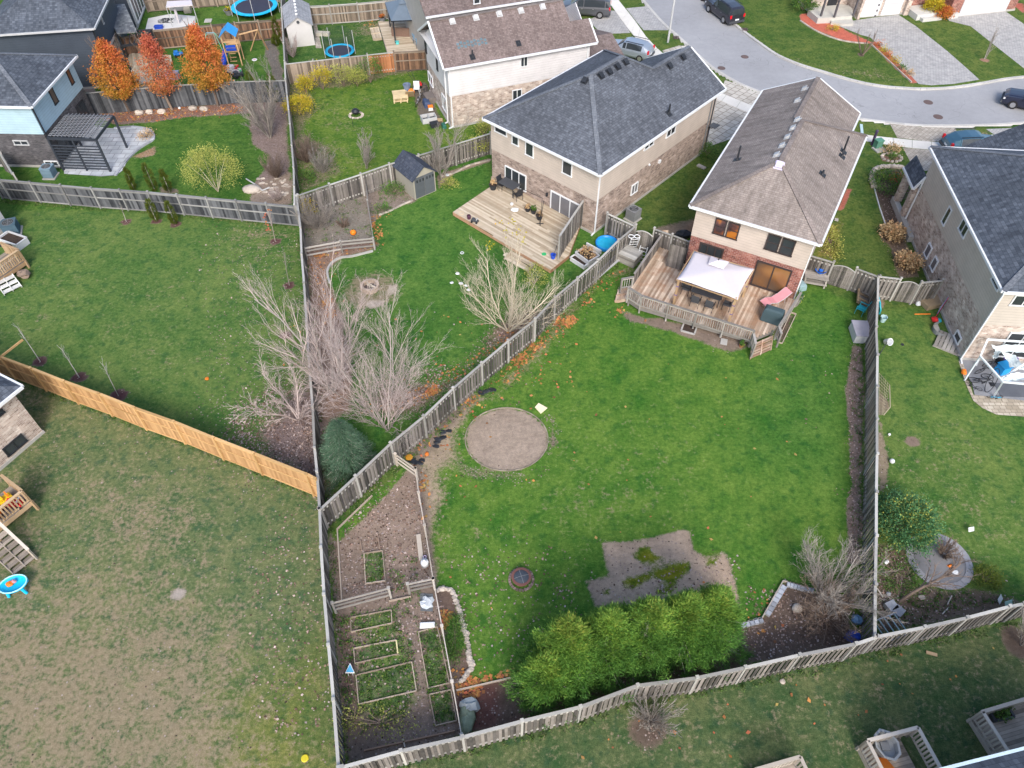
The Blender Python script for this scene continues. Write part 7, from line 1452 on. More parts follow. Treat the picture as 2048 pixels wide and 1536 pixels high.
def bike(name,label,cat,c,rz,tilt,col,s=1.0,z0=0):
    r=thing(name,label,cat,(0,0,0));m=MB()
    for x in(-.5,.5):
        w_=MB();w_.tube([Vector((x*s+.31*s*math.cos(a),0,.32*s+.31*s*math.sin(a)))for a in[6.28319*k/20 for k in range(21)]],.022*s,5,False)
        for k in range(8):a=k*.785;w_.tube([(x*s,0,.32*s),(x*s+.3*s*math.cos(a),0,.32*s+.3*s*math.sin(a))],.004*s,3,False)
        w_.build('wheel',rubber,r,local=True)
    P=dict(a=(-.5,0,.32),b=(-.12,0,.3),c=(-.2,0,.72),d=(.34,0,.74),e=(.5,0,.32),f=(.32,0,.92));V={k:Vector(v)*s for k,v in P.items()}
    for x,y in('ab','bc','ca','cd','bd','de','df'):m.tube([V[x],V[y]],.02*s,6)
    m.build('frame',col,r,local=True);m=MB();m.tube([V['f']+Vector((0,-.28,0))*s,V['f']+Vector((0,.28,0))*s],.018*s,6);m.build('handlebar',blackm,r,local=True);m=MB();m.box(Vector((-.22,0,.8))*s,(.24*s,.12*s,.05*s));m.build('saddle',blackm,r,local=True)
    r.location=(c[0],c[1],z0+.02);r.rotation_euler=(tilt,0,rz);return r
bike('bicycle','black bicycle with white panels standing in the junk pile','bicycle',g('e3',620,950),1.3,R(12),MAT('bike_white_black',(.3,.3,.33),.4),.95);bike('bicycle','dark bicycle leaning nearest the brick wall in the junk pile','bicycle',g('e3',705,880),1.2,R(-14),MAT('bike_dark',(.05,.05,.06),.4),.95)
c=g('e3',618,790);r=thing('lawn_mower','black and red lawn mower at the top of the junk pile','lawn mower',c);m=MB();m.box(c+Vector((0,0,.25)),(.7,.5,.22),rz=.3);m.build('deck',redp,r,bevel=.04);m=MB();m.blob(c+Vector((0,0,.45)),.2,.2,.14,2);m.build('engine',blackm,r);m=MB();h0=c+Vector((-.9,.7,1.0));m.tube([c+Vector((-.3,.2,.3)),h0],.02,6);m.tube([c+Vector((-.2,.35,.3)),h0+Vector((.3,.3,0))],.02,6);m.tube([h0,h0+Vector((.3,.3,0))],.025,6);m.build('handle',blackm,r)
for sx in(-1,1):
    for sy in(-1,1):q=c+Vector((sx*.3,sy*.28,.12));m=MB();m.tube([q-Vector((0,.03,0)),q+Vector((0,.03,0))],.12,12);m.build('wheel',rubber,r)
c=g('e3',610,850);r=thing('high_chair','white plastic seat frame in the middle of the junk pile','seat',c);m=MB();m.box(c+Vector((0,0,.5)),(.5,.5,.06));m.box(c+Vector((0,.25,.75)),(.5,.06,.5));m.build('seat',white,r);m=MB();[m.beam(c+Vector((sx*.2,sy*.2,.5)),c+Vector((sx*.3,sy*.3,0)),.04,.04)for sx in(-1,1)for sy in(-1,1)];m.build('legs',white,r)
cover_box('tarp_bundle','dark blue tarpaulin bundle in the junk pile beside the steps','tarpaulin',g('e3',700,960),.6,1.0,.5,MAT('navy_tarp',(.04,.06,.12),.6),.3,taper=.12);cover_box('cardboard_box','white and orange box at the lower part of the junk pile','box',g('e3',735,1000),.4,.4,.3,white,.2,lid=1,lidm=orangep)
c=g('e3',718,1100);r=thing('metal_cabinet','silver open cabinet lying at the foot of the junk pile','cabinet',c);m=MB();rz=.35;M_=Matrix.Rotation(rz,3,'Z');m.box(c+Vector((0,0,.05)),(1.25,.8,.1),rz=rz);[m.box(c+M_@Vector((s*.6,0,.25)),(.06,.8,.4),rz=rz)for s in(-1,1)];[m.box(c+M_@Vector((0,s*.38,.25)),(1.2,.05,.4),rz=rz)for s in(-1,1)];m.box(c+M_@Vector((0,0,.3)),(.04,.76,.3),rz=rz);m.build('carcass',lightgrey,r);m=MB();[m.box(c+M_@Vector((s*.3,0,.13)),(.5,.7,.05),rz=rz)for s in(-1,1)];m.build('dark_inset',darkgrey,r)
cover_box('black_crate','black crate below the silver cabinet','crate',g('e3',770,1150),.7,.5,.3,blackm,.4,lid=1);cover_box('green_crate','dark green crate beside the brick corner','crate',g('e3',855,1160),.35,.6,.35,MAT('dark_green_plastic',(.03,.14,.1),.5),.3)
# ------------------------------------------------------------------ pumpkin bed, stone ring
c=g('b2',707,305);r=thing('pumpkin','orange pumpkin at the corner of the low fenced bed','pumpkin',c);m=MB();V=[]
n,mm=20,8
for i in range(mm+1):
    th=math.pi*i/mm
    for k in range(n):a=6.28319*k/n;q=.21*math.sin(th)*(1+.08*math.cos(a*8));V.append(c+Vector((q*math.cos(a),q*math.sin(a),.2-.2*math.cos(th))))
m.mesh(V,[(i*n+k,i*n+(k+1)%n,(i+1)*n+(k+1)%n,(i+1)*n+k)for i in range(mm)for k in range(n)]);m.build('fruit',MAT('pumpkin_orange',(.75,.2,.015),.4),r,smooth=True);m=MB();m.tube([c+Vector((0,0,.38)),c+Vector((.03,0,.48))],.025,6);m.build('stem',lf_green if False else MAT('stem_green',(.1,.14,.04),.7),r)
c=g('b2',822,672);r=thing('fire_ring','round tan stone fire ring with burnt sticks on the neighbour lawn','fire pit',c);st_=MAT('tan_block',(.42,.33,.26),.9,.2,5,rv=.2,bump=.3)
for z in(0,1):
    m=MB()
    for k in range(14):a=6.28319*(k+.5*z)/14;m.box(c+Vector((math.cos(a)*.52,math.sin(a)*.52,.1+.17*z)),(.17,.22,.16),rz=a)
    m.build('stone_course',st_,r)
m=MB();m.disc(c+Vector((0,0,.06)),.46,20);m.build('ash',MAT('ash',(.1,.085,.08),.95,.5,12),r)
for k,(dx,dy,L,a)in enumerate(((-.15,.15,1.1,-.9),(.05,.05,.8,-.7),(-.05,-.05,.8,-1.2),(.1,-.1,.7,-.5))):m=MB();d=Vector((math.cos(a),math.sin(a),.1))*L/2;q=c+Vector((dx,dy,.3));m.tube([q-d,q+d],.03,5);tag(m.build('burnt_log',bark_tan),['longest pale stick poking out of the round stone fire ring','second stick in the round stone fire ring','stick crossing the middle of the round stone fire ring','short stick at the right inside the round stone fire ring'][k],'stick','sticks in the stone fire ring')
m=MB();ln=smooth_line(gl('b2',840,420,700,455,620,465,560,500,528,560,545,640),4)
for a,b in zip(ln[:-1],ln[1:]):m.beam(a+Vector((0,0,.05)),b+Vector((0,0,.05)),.14,.1)
tag(m.build('garden_edging',concrete),'curved pale concrete edging of the leafy strip left of the fire ring','edging')
m=MB();ln=smooth_line(gl('a2',1110,1370,1040,1400,960,1440,880,1470),4);ln2=smooth_line(gl('a2',1300,1210,1400,1180,1500,1130,1640,1095),4)
for L_2,nm_,lab in((ln,'garden_edging','pale edging of the bed left of the resin shed'),(ln2,'garden_edging','pink-grey edging along the fence bed right of the resin shed')):
    m=MB();[m.beam(a+Vector((0,0,.04)),b+Vector((0,0,.04)),.12,.08)for a,b in zip(L_2[:-1],L_2[1:])];tag(m.build(nm_,stonem),lab,'edging')
for k,(t_,x,y,s)in enumerate([('a2',1285,1150,.25),('a2',1345,1195,.22),('b2',1415,570,.14),('b2',1378,633,.13),('b2',1437,638,.16),('b2',1478,652,.15),('b2',1492,682,.15)]):
    m=MB();m.blob(g(t_,x,y,.05),s,s*.7,.06,k,8,5,.25);tag(m.build('white_rag',white),['white rag on the post behind the resin shed','white rag right of the resin shed','bluish paper scrap farthest up the neighbour lawn','leftmost white paper scrap on the neighbour lawn','second white paper scrap on the neighbour lawn','third white paper scrap on the neighbour lawn','lowest white paper scrap on the neighbour lawn'][k],'litter')
m=MB();c=g('b2',1448,429,.03);ringtube(m,c,.11,.11,.025);tag(m.build('toy_ring',white),'small white ring lying on the neighbour lawn left of the deck','ring')
# deck B items
z=zb;c=g('a2',1770,1310,z);dkB=MAT('dark_tabletop',(.07,.075,.085),.5);table('patio_table','black rectangular table against the tan brick wall','table',c,1.5,.9,.75,dkB,blackm,R(-42),z0=z)
patiochair('black chair at the right side of the dark table on the pale deck',g('a2',1830,1360,z),R(120),blackm,z0=z);patiochair('black chair behind the left side of the dark table',g('a2',1720,1290,z),R(-40),blackm,z0=z)
pk=[('a2',1660,1290,.3,'black planter with dry plants at the left of the dark table'),('a2',1895,1440,.22,'black pot with brown grass, left of three by the patio door'),('a2',1935,1455,.22,'black pot with green plant, middle of three by the patio door'),('a2',1975,1495,.25,'black pot with dry stems, right of three by the patio door')]
for k,(t_,x,y,s,lab)in enumerate(pk):tubpot('flower_pot',lab,'flower pot',g(t_,x,y,z),s*.7,s,s*1.3,blackm,plant=[lf_straw,lf_straw,lf_green,lf_straw][k],z0=z,group='black pots on the pale deck')
c=g('b2',1980,230,z);r=thing('shepherd_hook','tall thin black metal frame standing on the pale deck by the pots','metal frame',c);m=MB();m.tube([c,c+Vector((.1,.2,2.0)),g('a2',1860,1290,z+1.5)],.02,6);m.tube([c,g('a2',2005,1370,z+1.6)],.02,6);m.build('frame',blackm,r);m=MB();m.box(c+Vector((0,0,.02)),(.5,.06,.03));m.box(c+Vector((0,0,.02)),(.06,.5,.03));m.build('foot',blackm,r)
m=MB();c=g('b2',1805,142,z);m.blob(c+Vector((0,0,.1)),.3,.2,.1,2,8,5,.2);tag(m.build('white_cushion',white),'crumpled white cloth on the pale deck below the dark table','cloth')
m=MB();c=g('b2',1788,105,z);m.blob(c+Vector((0,0,.12)),.13,.13,.12,7,8,5,.1);tag(m.build('white_watering_jug',white),'small white jug above the crumpled cloth on the pale deck','jug')
c=g('b2',1495,195,z);m=MB();m.lathe([(.001,0),(.13,0),(.15,.25),(.12,.3)],c,14);tag(m.build('lantern',MAT('plum_plastic',(.08,.03,.06),.5)),'small dark plum lantern at the left corner of the pale deck','lantern');toycar('grey toy vehicle near the left corner of the pale deck',g('b2',1535,220,z),-.4,darkgrey,lightgrey,.75,z0=z)
m=MB();c=g('b2',1443,158,z+.01);ringtube(m,c,.17,.17,.012);tag(m.build('rope_ring',woodbox),'thin rope ring at the left tip of the pale deck','ring');m=MB();m.cyl(g('b2',2007,438,z),.16,.03,14);tag(m.build('green_disc',greenp),'green plastic disc on the front edge of the pale deck','toy disc');
c=g('b3',362,465,z);r=thing('bucket','blue bucket with a brush at the screen end of the pale deck','bucket',c);m=MB();m.lathe([(.001,.02),(.14,0),(.19,.32),(.15,.32),(.12,.06)],c,16);m.build('pail',deepblue,r);m=MB();m.tube([c+Vector((0,0,.05)),c+Vector((.25,.3,.9))],.015,5);m.build('brush_handle',blackm,r)
m=MB();a,b=g('b2',1740,440),g('b2',1900,545);m.beam(a+Vector((0,0,.05)),b+Vector((0,0,.05)),.35,.08);tag(m.build('paving_strip',MAT('cream_slab',(.6,.55,.42),.8)),'cream slab step on the grass below the pale deck','slab')
# white raised planters and kiddie pool
def planter(label,c0,c1,dpt,z,h,mt,plant=None,name='raised_planter'):
    c0,c1=Vector((c0[0],c0[1],0)),Vector((c1[0],c1[1],0));r=thing(name,label,'planter',c0);d=(c1-c0);L=d.length;d.normalize();n_=Vector((-d.y,d.x,0));m=MB();P=[c0,c1,c1+n_*dpt,c0+n_*dpt]
    for i in range(4):a,b=P[i],P[(i+1)%4];m.beam(a+Vector((0,0,z+h/2)),b+Vector((0,0,z+h/2)),.05,h);m.beam(a+Vector((0,0,z+h)),b+Vector((0,0,z+h)),.1,.04)
    m.build('frame',mt,r);m=MB();m.poly([p+Vector((0,0,z+h*.75))for p in P]);m.build('soil',soilm,r)
    if plant:leaves('plant',[tuple(c0.lerp(c1,random.random())+n_*dpt*random.random()+Vector((0,0,z+h+random.random()*.25)))for _ in range(24)],14,.08,.05,plant,r)
    return r
plw=MAT('white_planter',(.55,.56,.58),.5,.05);planter('white tiered planter, lower front step, below the pale deck screen',g('b3',480,460,.3),g('b3',575,520,.3),.45,.02,.28,plw);planter('white tiered planter, upper back box, between deck screen and diagonal fence',g('b3',515,425,.5),g('b3',605,490,.5),1.0,.02,.5,plw,lf_straw)
m=MB();a,b=g('b3',590,370,.3),g('b3',690,425,.3);m.beam(a,b,.1,.3);tag(m.build('white_edging_board',plw),'white board behind the tiered planters','board')
c=g('b3',728,368,.1);r=thing('kiddie_pool','bright blue plastic paddling pool in the fence corner','paddling pool',(c.x,c.y,0));m=MB();m.lathe([(.001,.04),(.62,.04),(.65,.06),(.7,.26),(.76,.28),(.79,.24),(.75,0)],(c.x,c.y,0),32);m.build('basin',MAT('pool_blue',(.015,.22,.6),.35,.06),r,smooth=True);m=MB();m.disc((c.x,c.y,.16),.67,32);m.build('water',MAT('pool_water',(.02,.45,.75),.1,.15,2),r)
# main yard : things along the fence by house C
c=g('b3',880,480);r=thing('storage_chest','weathered pale wooden chest beside the diagonal fence','chest',c);az=along('b3',815,490,905,530);m=MB()
for k in range(5):m.box(Vector((c.x,c.y,.08+k*.135)),(1.35,1.15,.12),rz=az)
m.build('slatted_sides',rail_grey,r);m=MB()
for k in range(6):m.box(Vector((c.x,c.y,.72))+Matrix.Rotation(az,3,'Z')@Vector((0,-.5+k*.2,0)),(1.4,.19,.04),rz=az)
m.build('lid',fence_greytop,r)
for k,(x0,y0,x1,y1)in enumerate(((640,600,835,430),(650,612,850,445),(645,590,800,440))):m=MB();a,b=g('b3',x0,y0,.08+k*.1),g('b3',x1,y1,.08+k*.1);m.beam(a,b,.14,.06);tag(m.build('gutter_length',lightgrey),['long pale metal length lying along the diagonal fence, lowest of three','long pale metal length lying nearest the wooden chest','long pale metal length lying tight against the diagonal fence'][k],'metal length','metal lengths along the fence')
def ladder(label,a,b,w,n,mt=None,name='ladder'):
    a,b=Vector(a),Vector(b);r=thing(name,label,'ladder',(a.x,a.y,0));d=(b-a).normalized();s=d.cross(Vector((0,0,1))).normalized()*w/2
    for q in(-1,1):m=MB();m.beam(a+s*q,b+s*q,.05,.09);m.build('side_rail',mt or lightgrey,r)
    m=MB()
    for k in range(n):c=a.lerp(b,(k+.5)/n);m.tube([c-s,c+s],.02,6)
    m.build('rungs',mt or lightgrey,r);return r
ladder('white pool ladder with curved top leaning by the arched gate',g('b3',895,410),g('b3',925,330,1.5),.55,5,white);ladder('silver ladder lying against the side screen of the red-brown deck',g('b3',955,500),g('b3',985,385,1.1),.5,5);m=MB()
for x in(895,935):a=g('b3',x,325,1.5);ringtube(m,a,.18,.18,.03,.1)
tag(m.build('pool_handrails',white),'two white looped pool handrails above the pool ladder','handrails')
cover_box('grey_tote','pale grey tub leaning at the side of the deck by the ladders','tub',g('b3',1020,400),.5,.5,.9,MAT('pale_grey_blue',(.42,.47,.5),.5),.4,taper=.05)
m=MB();c=g('b3',1115,395,zc);[m.beam(c+Vector((i*.09,0,.02)),c+Vector((i*.09-.1,.5,1.1)),.14,.02)for i in range(4)];tag(m.build('stacked_boards',deck_red),'loose boards leaning in the far corner of the red-brown deck','boards')
m=MB();c=g('b3',1250,325);m.blob(c+Vector((0,0,.25)),.55,.4,.3,5,9,6,.2);tag(m.build('black_bag',blackm),'black bag heap on bare soil behind the deck fence','bag')
# white gazebo on deck C
zt=zc+2.3;tp=[g('b3',1205,608,zt-.12),g('b3',1622,750,zt-.12),g('b3',1735,540,zt-.05),g('b3',1325,412,zt-.05)]
c=sum((Vector((p.x,p.y,0))for p in tp),Vector())/4;r=thing('gazebo','white fabric canopy gazebo standing on the red-brown deck','gazebo',(c.x,c.y,zc));n=14;V=[]
for i in range(n+1):
    for j in range(n+1):
        s,t=i/n,j/n;p=tp[0].lerp(tp[1],s).lerp(tp[3].lerp(tp[2],s),t);e=min(s,1-s,t,1-t)*2;edge=max(abs(2*s-1),abs(2*t-1));p=p+Vector((0,0,.3*(1-edge)+.03*math.sin(s*9+t*5)))
        along_=(1-abs(2*s-1)**2)if edge==abs(2*t-1)else(1-abs(2*t-1)**2);pull=(c-Vector((p.x,p.y,0)))*.055*along_*(edge**4);p+=Vector((pull.x,pull.y,0));V.append(p)
m=MB();m.rr=.5;m.mesh(V,[(i*(n+1)+j,(i+1)*(n+1)+j,(i+1)*(n+1)+j+1,i*(n+1)+j+1)for i in range(n)for j in range(n)]);o=m.build('canopy',canvas,r,smooth=True);md=o.modifiers.new('t','SOLIDIFY');md.thickness=.01
m=MB();m.rr=.5;q=[g('b3',1420,505,zt+.26),g('b3',1525,540,zt+.26),g('b3',1565,490,zt+.26),g('b3',1440,450,zt+.26)];cc=sum(q,Vector())/4+Vector((0,0,.22));[m.slab([q[i],q[(i+1)%4],cc],.02)for i in range(4)];m.build('vent_canopy',canvas,r)
m=MB()
for i in range(4):m.beam(tp[i]-Vector((0,0,.06)),tp[(i+1)%4]-Vector((0,0,.06)),.05,.07)
m.build('top_frame',cedar_rail,r);m=MB()
m.tube([cc+Vector((0,0,-.05)),cc+Vector((0,0,.1))],.04,6);m.build('finial',blackm,r)
for p in tp:q=c.lerp(Vector((p.x,p.y,0)),.93);m=MB();m.box((q.x,q.y,(zt+zc)/2-.05),(.13,.13,zt-zc-.1),rz=R(-28));m.build('post',cedar_rail,r);
m=MB()
for i,p in enumerate(tp):
    q=c.lerp(Vector((p.x,p.y,0)),.93);m.box((q.x,q.y,zc+.9),(.16,.16,.05),rz=R(-28));m.box((q.x,q.y,zc+1.6),(.16,.16,.05),rz=R(-28))
m.build('post_ties',MAT('purple_strap',(.1,.07,.25),.6),r)
tc=g('b3',1420,690,zc+.72);table('patio_table','dark glass dining table under the white gazebo','table',tc,1.9,1.0,.72,MAT('smoked_glass',(.05,.055,.065),.15),blackm,R(-28),z0=zc)
ch=MAT('charcoal_mesh',(.07,.075,.085),.8);u_,v_=C_.u,C_.v;tc0=Vector((tc.x,tc.y,0))
cl=[(-.45,-.85,90,'charcoal mesh chair on the near side of the table, left one'),(.45,-.85,90,'charcoal mesh chair on the near side of the table, right one'),(-1.35,0,0,'charcoal mesh chair at the left end of the table'),(1.4,-.2,180,'charcoal mesh chair at the right end of the table'),(-.45,.85,-90,'charcoal mesh chair on the far side of the table, left one'),(.45,.85,-90,'charcoal mesh chair on the far side of the table, right one')]
first=None
for du,dv,an,lab in cl:
    q=tc0+u_*du+v_*dv
    if first is None:first=patiochair(lab,q,R(an-28),ch,'charcoal chairs around the table under the gazebo',z0=zc)
    else:dup(first,(q.x,q.y,zc),R(an-28),lab)
# pink lounger
c=g('b3',1870,770,zc);az=along('b3',1800,790,1950,735);r=thing('sun_lounger','faded pink folding lounger on the right end of the red-brown deck','lounger',(c.x,c.y,zc));M_=Matrix.Rotation(az,3,'Z');m=MB();pr=[(-.95,.3),(-.55,.42),(-.05,.26),(.45,.4),(.95,.75)]
for(x0,z0_),(x1,z1_)in zip(pr[:-1],pr[1:]):m.beam(c+M_@Vector((x0,0,z0_)),c+M_@Vector((x1,0,z1_)),.6,.03)
m.build('sling',pinkf,r);m=MB()
for s in(-1,1):
    m.tube([c+M_@Vector((x,s*.31,z_))for x,z_ in pr],.02,6)
    for x,z_ in((-.75,.36),(.0,.28),(.5,.42)):m.tube([c+M_@Vector((x,s*.31,z_)),c+M_@Vector((x+.08,s*.31,0))],.018,6)
m.build('frame',lightgrey,r)
cover_box('covered_grill','dark teal covered grill at the right front of the red-brown deck','grill',g('b3',1850,890,zc),1.25,.65,1.0,MAT('slate_cover',(.05,.085,.1),.7),R(-28),zc,taper=.08)
def frame_bed(label,pts,h=.09,w=.04,mt=None,name='bed_frame',z=0):
    r=None;m=MB();P=[Vector((p[0],p[1],0))for p in pts]
    for i in range(len(P)):a,b=P[i],P[(i+1)%len(P)];m.beam(a+Vector((0,0,h/2)),b+Vector((0,0,h/2)),w,h)
    return tag(m.build(name,mt or bedwood),label,'garden bed frame')
frame_bed('triangular timber bed frame at the right end of the red-brown deck',gl('b3',1985,840,2020,850,1925,1050,1890,1040));planter('dark planter box of plants beside the red brick corner',g('b4',445,760,.1),g('b4',500,785,.1),.8,0,.3,rail_grey,lf_darkgreen)
planter('framed doormat-like square of gravel in front of the deck',g('b3',1235,965),g('b3',1325,990),1.1,0,.08,concrete)
m=MB();m.box(g('b3',1528,1038)+Vector((0,0,.03)),(.4,.5,.05),rz=-.3);tag(m.build('paving_slab',concrete),'small grey slab in the soil in front of the deck','slab');tubpot('flower_pot','small terracotta pot near the deck steps','flower pot',g('b3',1645,1070),.1,.15,.18,MAT('terracotta',(.4,.16,.08),.8),plant=lf_green)
# right-hand side clutter by gate
c=g('b4',610,640);r=thing('slatted_table','grey slatted bench-like table beside the red brick corner','table',c);rz=R(-15);M_=Matrix.Rotation(rz,3,'Z')
for zz_,nm_ in((.75,'top'),(.3,'lower_shelf')):m=MB();[m.box(c+M_@Vector((0,-.35+k*.17,zz_)),(1.5,.15,.04),rz=rz)for k in range(5)];m.build(nm_,rail_grey,r)
for sx in(-1,1):
    for sy in(-1,1):m=MB();m.box(c+M_@Vector((sx*.65,sy*.3,.37)),(.09,.09,.74),rz=rz);m.build('leg',rail_grey,r)
q=c+Vector((.25,.2,.77));r=thing('blue_basin','blue bowl standing on the grey slatted table','bowl',q);m=MB();m.lathe([(.15,0),(.32,.22),(.36,.22),(.3,.2),(.12,.06),(.001,.06)],q,18);m.lathe([(.14,.2),(.14,.3),(.05,.34),(.001,.34)],q,12);m.build('bowl',MAT('cobalt',(.02,.12,.5),.35),r)
cover_box('blue_grey_bin','round-topped blue-grey tub against the red brick corner','tub',g('b4',515,670),.6,.7,.5,MAT('bluegrey_plastic',(.2,.3,.33),.5),.3,taper=.1)
c=g('b4',945,760);r=thing('broken_crate','mossy brown wooden frame leaning on the right fence','wooden frame',c);M_=Matrix.Rotation(R(-20),3,'Z')@Matrix.Rotation(R(18),3,'Y');mw=woodmat('mossy_wood',(.26,.2,.13),(.13,.1,.07));m=MB()
for(x,y,sx,sy)in((-.42,0,.12,1.5),(.42,0,.12,1.5),(0,-.7,.95,.12),(0,.7,.95,.12),(0,-.25,.95,.1),(0,.25,.95,.1)):m.box(c+Vector((0,0,.3))+M_@Vector((x,y,0)),(sx,sy,.1),M=M_)
m.build('frame',mw,r);m=MB();m.box(c+Vector((0,0,.24))+M_@Vector((0,0,-.03)),(.8,1.3,.03),M=M_);m.build('backing',rail_grey,r)
patiochair('turquoise plastic chair tipped beside the right fence',g('b4',925,840),2.4,tealp,frame=tealp);c=g('b4',985,830);m=MB();
r=thing('toy_pool','turquoise shell shaped pool leaning on the right fence','paddling pool',c);M_=Matrix.Rotation(R(72),3,'Y');pp=[]
for k in range(22):a=6.28319*k/22;rr=.75*(1+.06*math.cos(a*8));pp.append(c+Vector((.25,0,.75))+M_@Vector((rr*math.cos(a),rr*math.sin(a)*.9,0)))
m.slab(pp,.08,(1,0,.2));m.build('shell',tealp,r);m=MB();[m.tube([c+Vector((.25,0,.75))+M_@Vector((.2*math.cos(a),.2*math.sin(a),.03)),c+Vector((.25,0,.75))+M_@Vector((.7*math.cos(a),.6*math.sin(a),.03))],.03,5)for a in[k*.7 for k in range(9)]];m.build('ribs',tealp,r)
cover_box('storage_box','long pale grey lidded storage box against the right fence','storage box',g('b4',918,995),.95,1.35,.6,lightgrey,R(-4),lid=1,lidm=MAT('lilac_grey_lid',(.36,.35,.4),.6))
# lawn features of main yard
c=g('c2',1752,333);m=MB();P=rim_pts((c.x,c.y+.02,0),2.27,2.15,60)
for k,(a,b)in enumerate(zip(P[:-1],P[1:])):
    m.beam(a+Vector((0,0,.02)),b+Vector((0,0,.02)),.05,.06)
tag(m.build('circle_edging',woodmat('dark_hoop',(.3,.26,.2),(.2,.17,.13))),'thin edging hoop round the bare circle on the main lawn','edging');m=MB();m.prism([p[:2]for p in gl('c2',1945,120,1970,92,2030,125,1985,163)],0,.05);tag(m.build('paving_slab',MAT('cream_stone',(.68,.6,.42),.8,.06)),'cream square slab at the upper right rim of the bare circle','slab')
c=g('c2',1852,1285,.15);r=thing('fire_pit','round terracotta rimmed fire pit with a cross on its mesh lid, on the main lawn','fire pit',(c.x,c.y,0));c=Vector((c.x,c.y,0));tr_=MAT('terracotta_rim',(.2,.09,.075),.7,.15,6);m=MB();m.lathe([(.36,0),(.44,.22),(.475,.28),(.475,.31),(.36,.33),(.36,.28)],c,32);m.build('rim',tr_,r);m=MB();m.lathe([(.36,.3),(.2,.36),(.001,.38)],c,28);m.build('mesh_lid',MAT('dark_mesh',(.06,.07,.085),.5,.3,30),r);m=MB();[m.beam(c+Vector((math.cos(a)*.36,math.sin(a)*.36,.335)),c+Vector((0,0,.392)),.02,.015)for a in(.3,1.87,3.44,5.01)];m.build('cross_bars',midgrey,r);m=MB()
for k in range(26):a=6.28319*k/26;m.box(c+Vector((math.cos(a)*.56,math.sin(a)*.56,.03)),(.12,.1,.07),rz=a)
m.build('stone_surround',MAT('brown_stones',(.2,.15,.14),.9,.3,6,rv=.4),r)
# black edging strips by the fence
for k,(x0,y0,x1,y1,lab)in enumerate(((1090,490,1170,490,'black plastic heap below the pale slanted rail fence'),(1260,380,1345,280,'black plastic strip left of the bare circle'),(1570,20,1670,0,'black plastic strip above the bare circle'))):
    m=MB();a,b=g('c2',x0,y0),g('c2',x1,y1)
    for j in range(9):q=a.lerp(b,j/8)+Vector((random.uniform(-.12,.12),random.uniform(-.12,.12),.03));m.blob(q,.2,.13,.05,j,7,4,.3)
    tag(m.build('plastic_strip',blackm),lab,'plastic sheet')
for k,(t_,x,y,s,mt)in enumerate([('c2',1085,462,.2,yellowp),('c2',1207,437,.13,orangep)]):
    m=MB();m.blob(g(t_,x,y,.05),s,s,.07,k,8,5,.2);tag(m.build('squash',MAT('squash_%d'%k,(.65,.3-.12*k,.03),.6)),['yellow-orange squash on the soil by the slanted rail fence','small orange squash right of the yellow one'][k],'squash')
# vegetable garden
def Lf(t,*xy):return gl(t,*xy)
frame_bed('tall narrow timber bed frame in the upper vegetable garden',gl('d2',780,75,905,55,925,260,790,280));frame_bed('uppermost of three wide timber bed frames in the lower garden',gl('d2',688,513,965,460,970,550,692,610));frame_bed('middle of the wide timber bed frames in the lower garden',gl('d2',710,722,1000,665,1008,762,717,825));frame_bed('largest timber bed frame in the lower garden',gl('d2',725,905,1105,815,1137,1012,743,1103));frame_bed('long upright timber bed frame along the right rail fence',gl('d2',1150,610,1280,575,1362,958,1217,995));frame_bed('lowest right timber bed frame by the rail fence',gl('d2',1225,1037,1372,1005,1412,1215,1267,1250))
for k,(t_,xy,lab)in enumerate([('c2',(835,725,595,955),'diagonal board edging below the diagonal fence in the vegetable garden'),('c2',(597,955,628,1440),'long board edging along the left of the upper vegetable garden'),('d2',(780,1420,1400,1285),'long brown board at the foot of the vegetable garden'),('d2',(950,400,1100,370),'board across the opening of the vegetable garden'),('d2',(1410,1010,1850,908),'board edging of the red mulch bed right of the vegetable garden'),('c2',(1150,990,1170,1165),'plank leaning beside the white jug'),('c2',(755,1030,765,1100),'short dark stake row left of the narrow bed'),('c2',(872,980,888,1090),'dark thin board above the narrow bed'),('d2',(1000,670,1010,755),'pale yellow stick at the end of the middle bed'),('d2',(1045,1340,1060,1400),'short post near the foot of the vegetable garden')]):
    m=MB();a,b=g(t_,*xy[:2]),g(t_,*xy[2:]);wd=.22 if k==5 else(.04 if k in(6,7)else .06);m.beam(a+Vector((0,0,.06)),b+Vector((0,0,.06)),wd,.1 if k!=5 else .04);tag(m.build('board_edging',[bedwood,bedwood,woodmat('b2_%d'%k,(.3,.2,.14),(.18,.12,.09)),bedwood,bedwood,rail_tan,bark_br,bark_br,MAT('stick_yellow',(.6,.55,.3),.8),bedwood][k]),lab,'board')
c=g('c2',1195,1195);r=thing('water_jug','white round jug with cap at the right rail of the upper garden','jug',c);m=MB();m.lathe([(.001,0),(.19,0),(.2,.3),(.16,.4),(.06,.44),(.06,.5),(.001,.5)],c,18);m.build('body',white,r,smooth=True);m=MB();ringtube(m,c+Vector((0,.25,.35)),.07,.07,.015,0);m.build('handle',MAT('lilac_cap',(.4,.35,.55),.5),r)
c=g('d2',1208,405);m=MB();m.prism([p[:2]for p in gl('d2',1160,345,1250,350,1248,468,1165,465)],0,.04);tag(m.build('ground_sheet',MAT('dark_slate_sheet',(.11,.12,.13),.6)),'dark grey sheet inside the garden by the rail fence','sheet');m=MB();m.blob(g('d2',1210,405,.1),.32,.3,.1,9,10,6,.35);tag(m.build('plastic_bag',MAT('clear_bag',(.55,.6,.65),.3)),'crumpled white plastic bag on the dark sheet','bag')
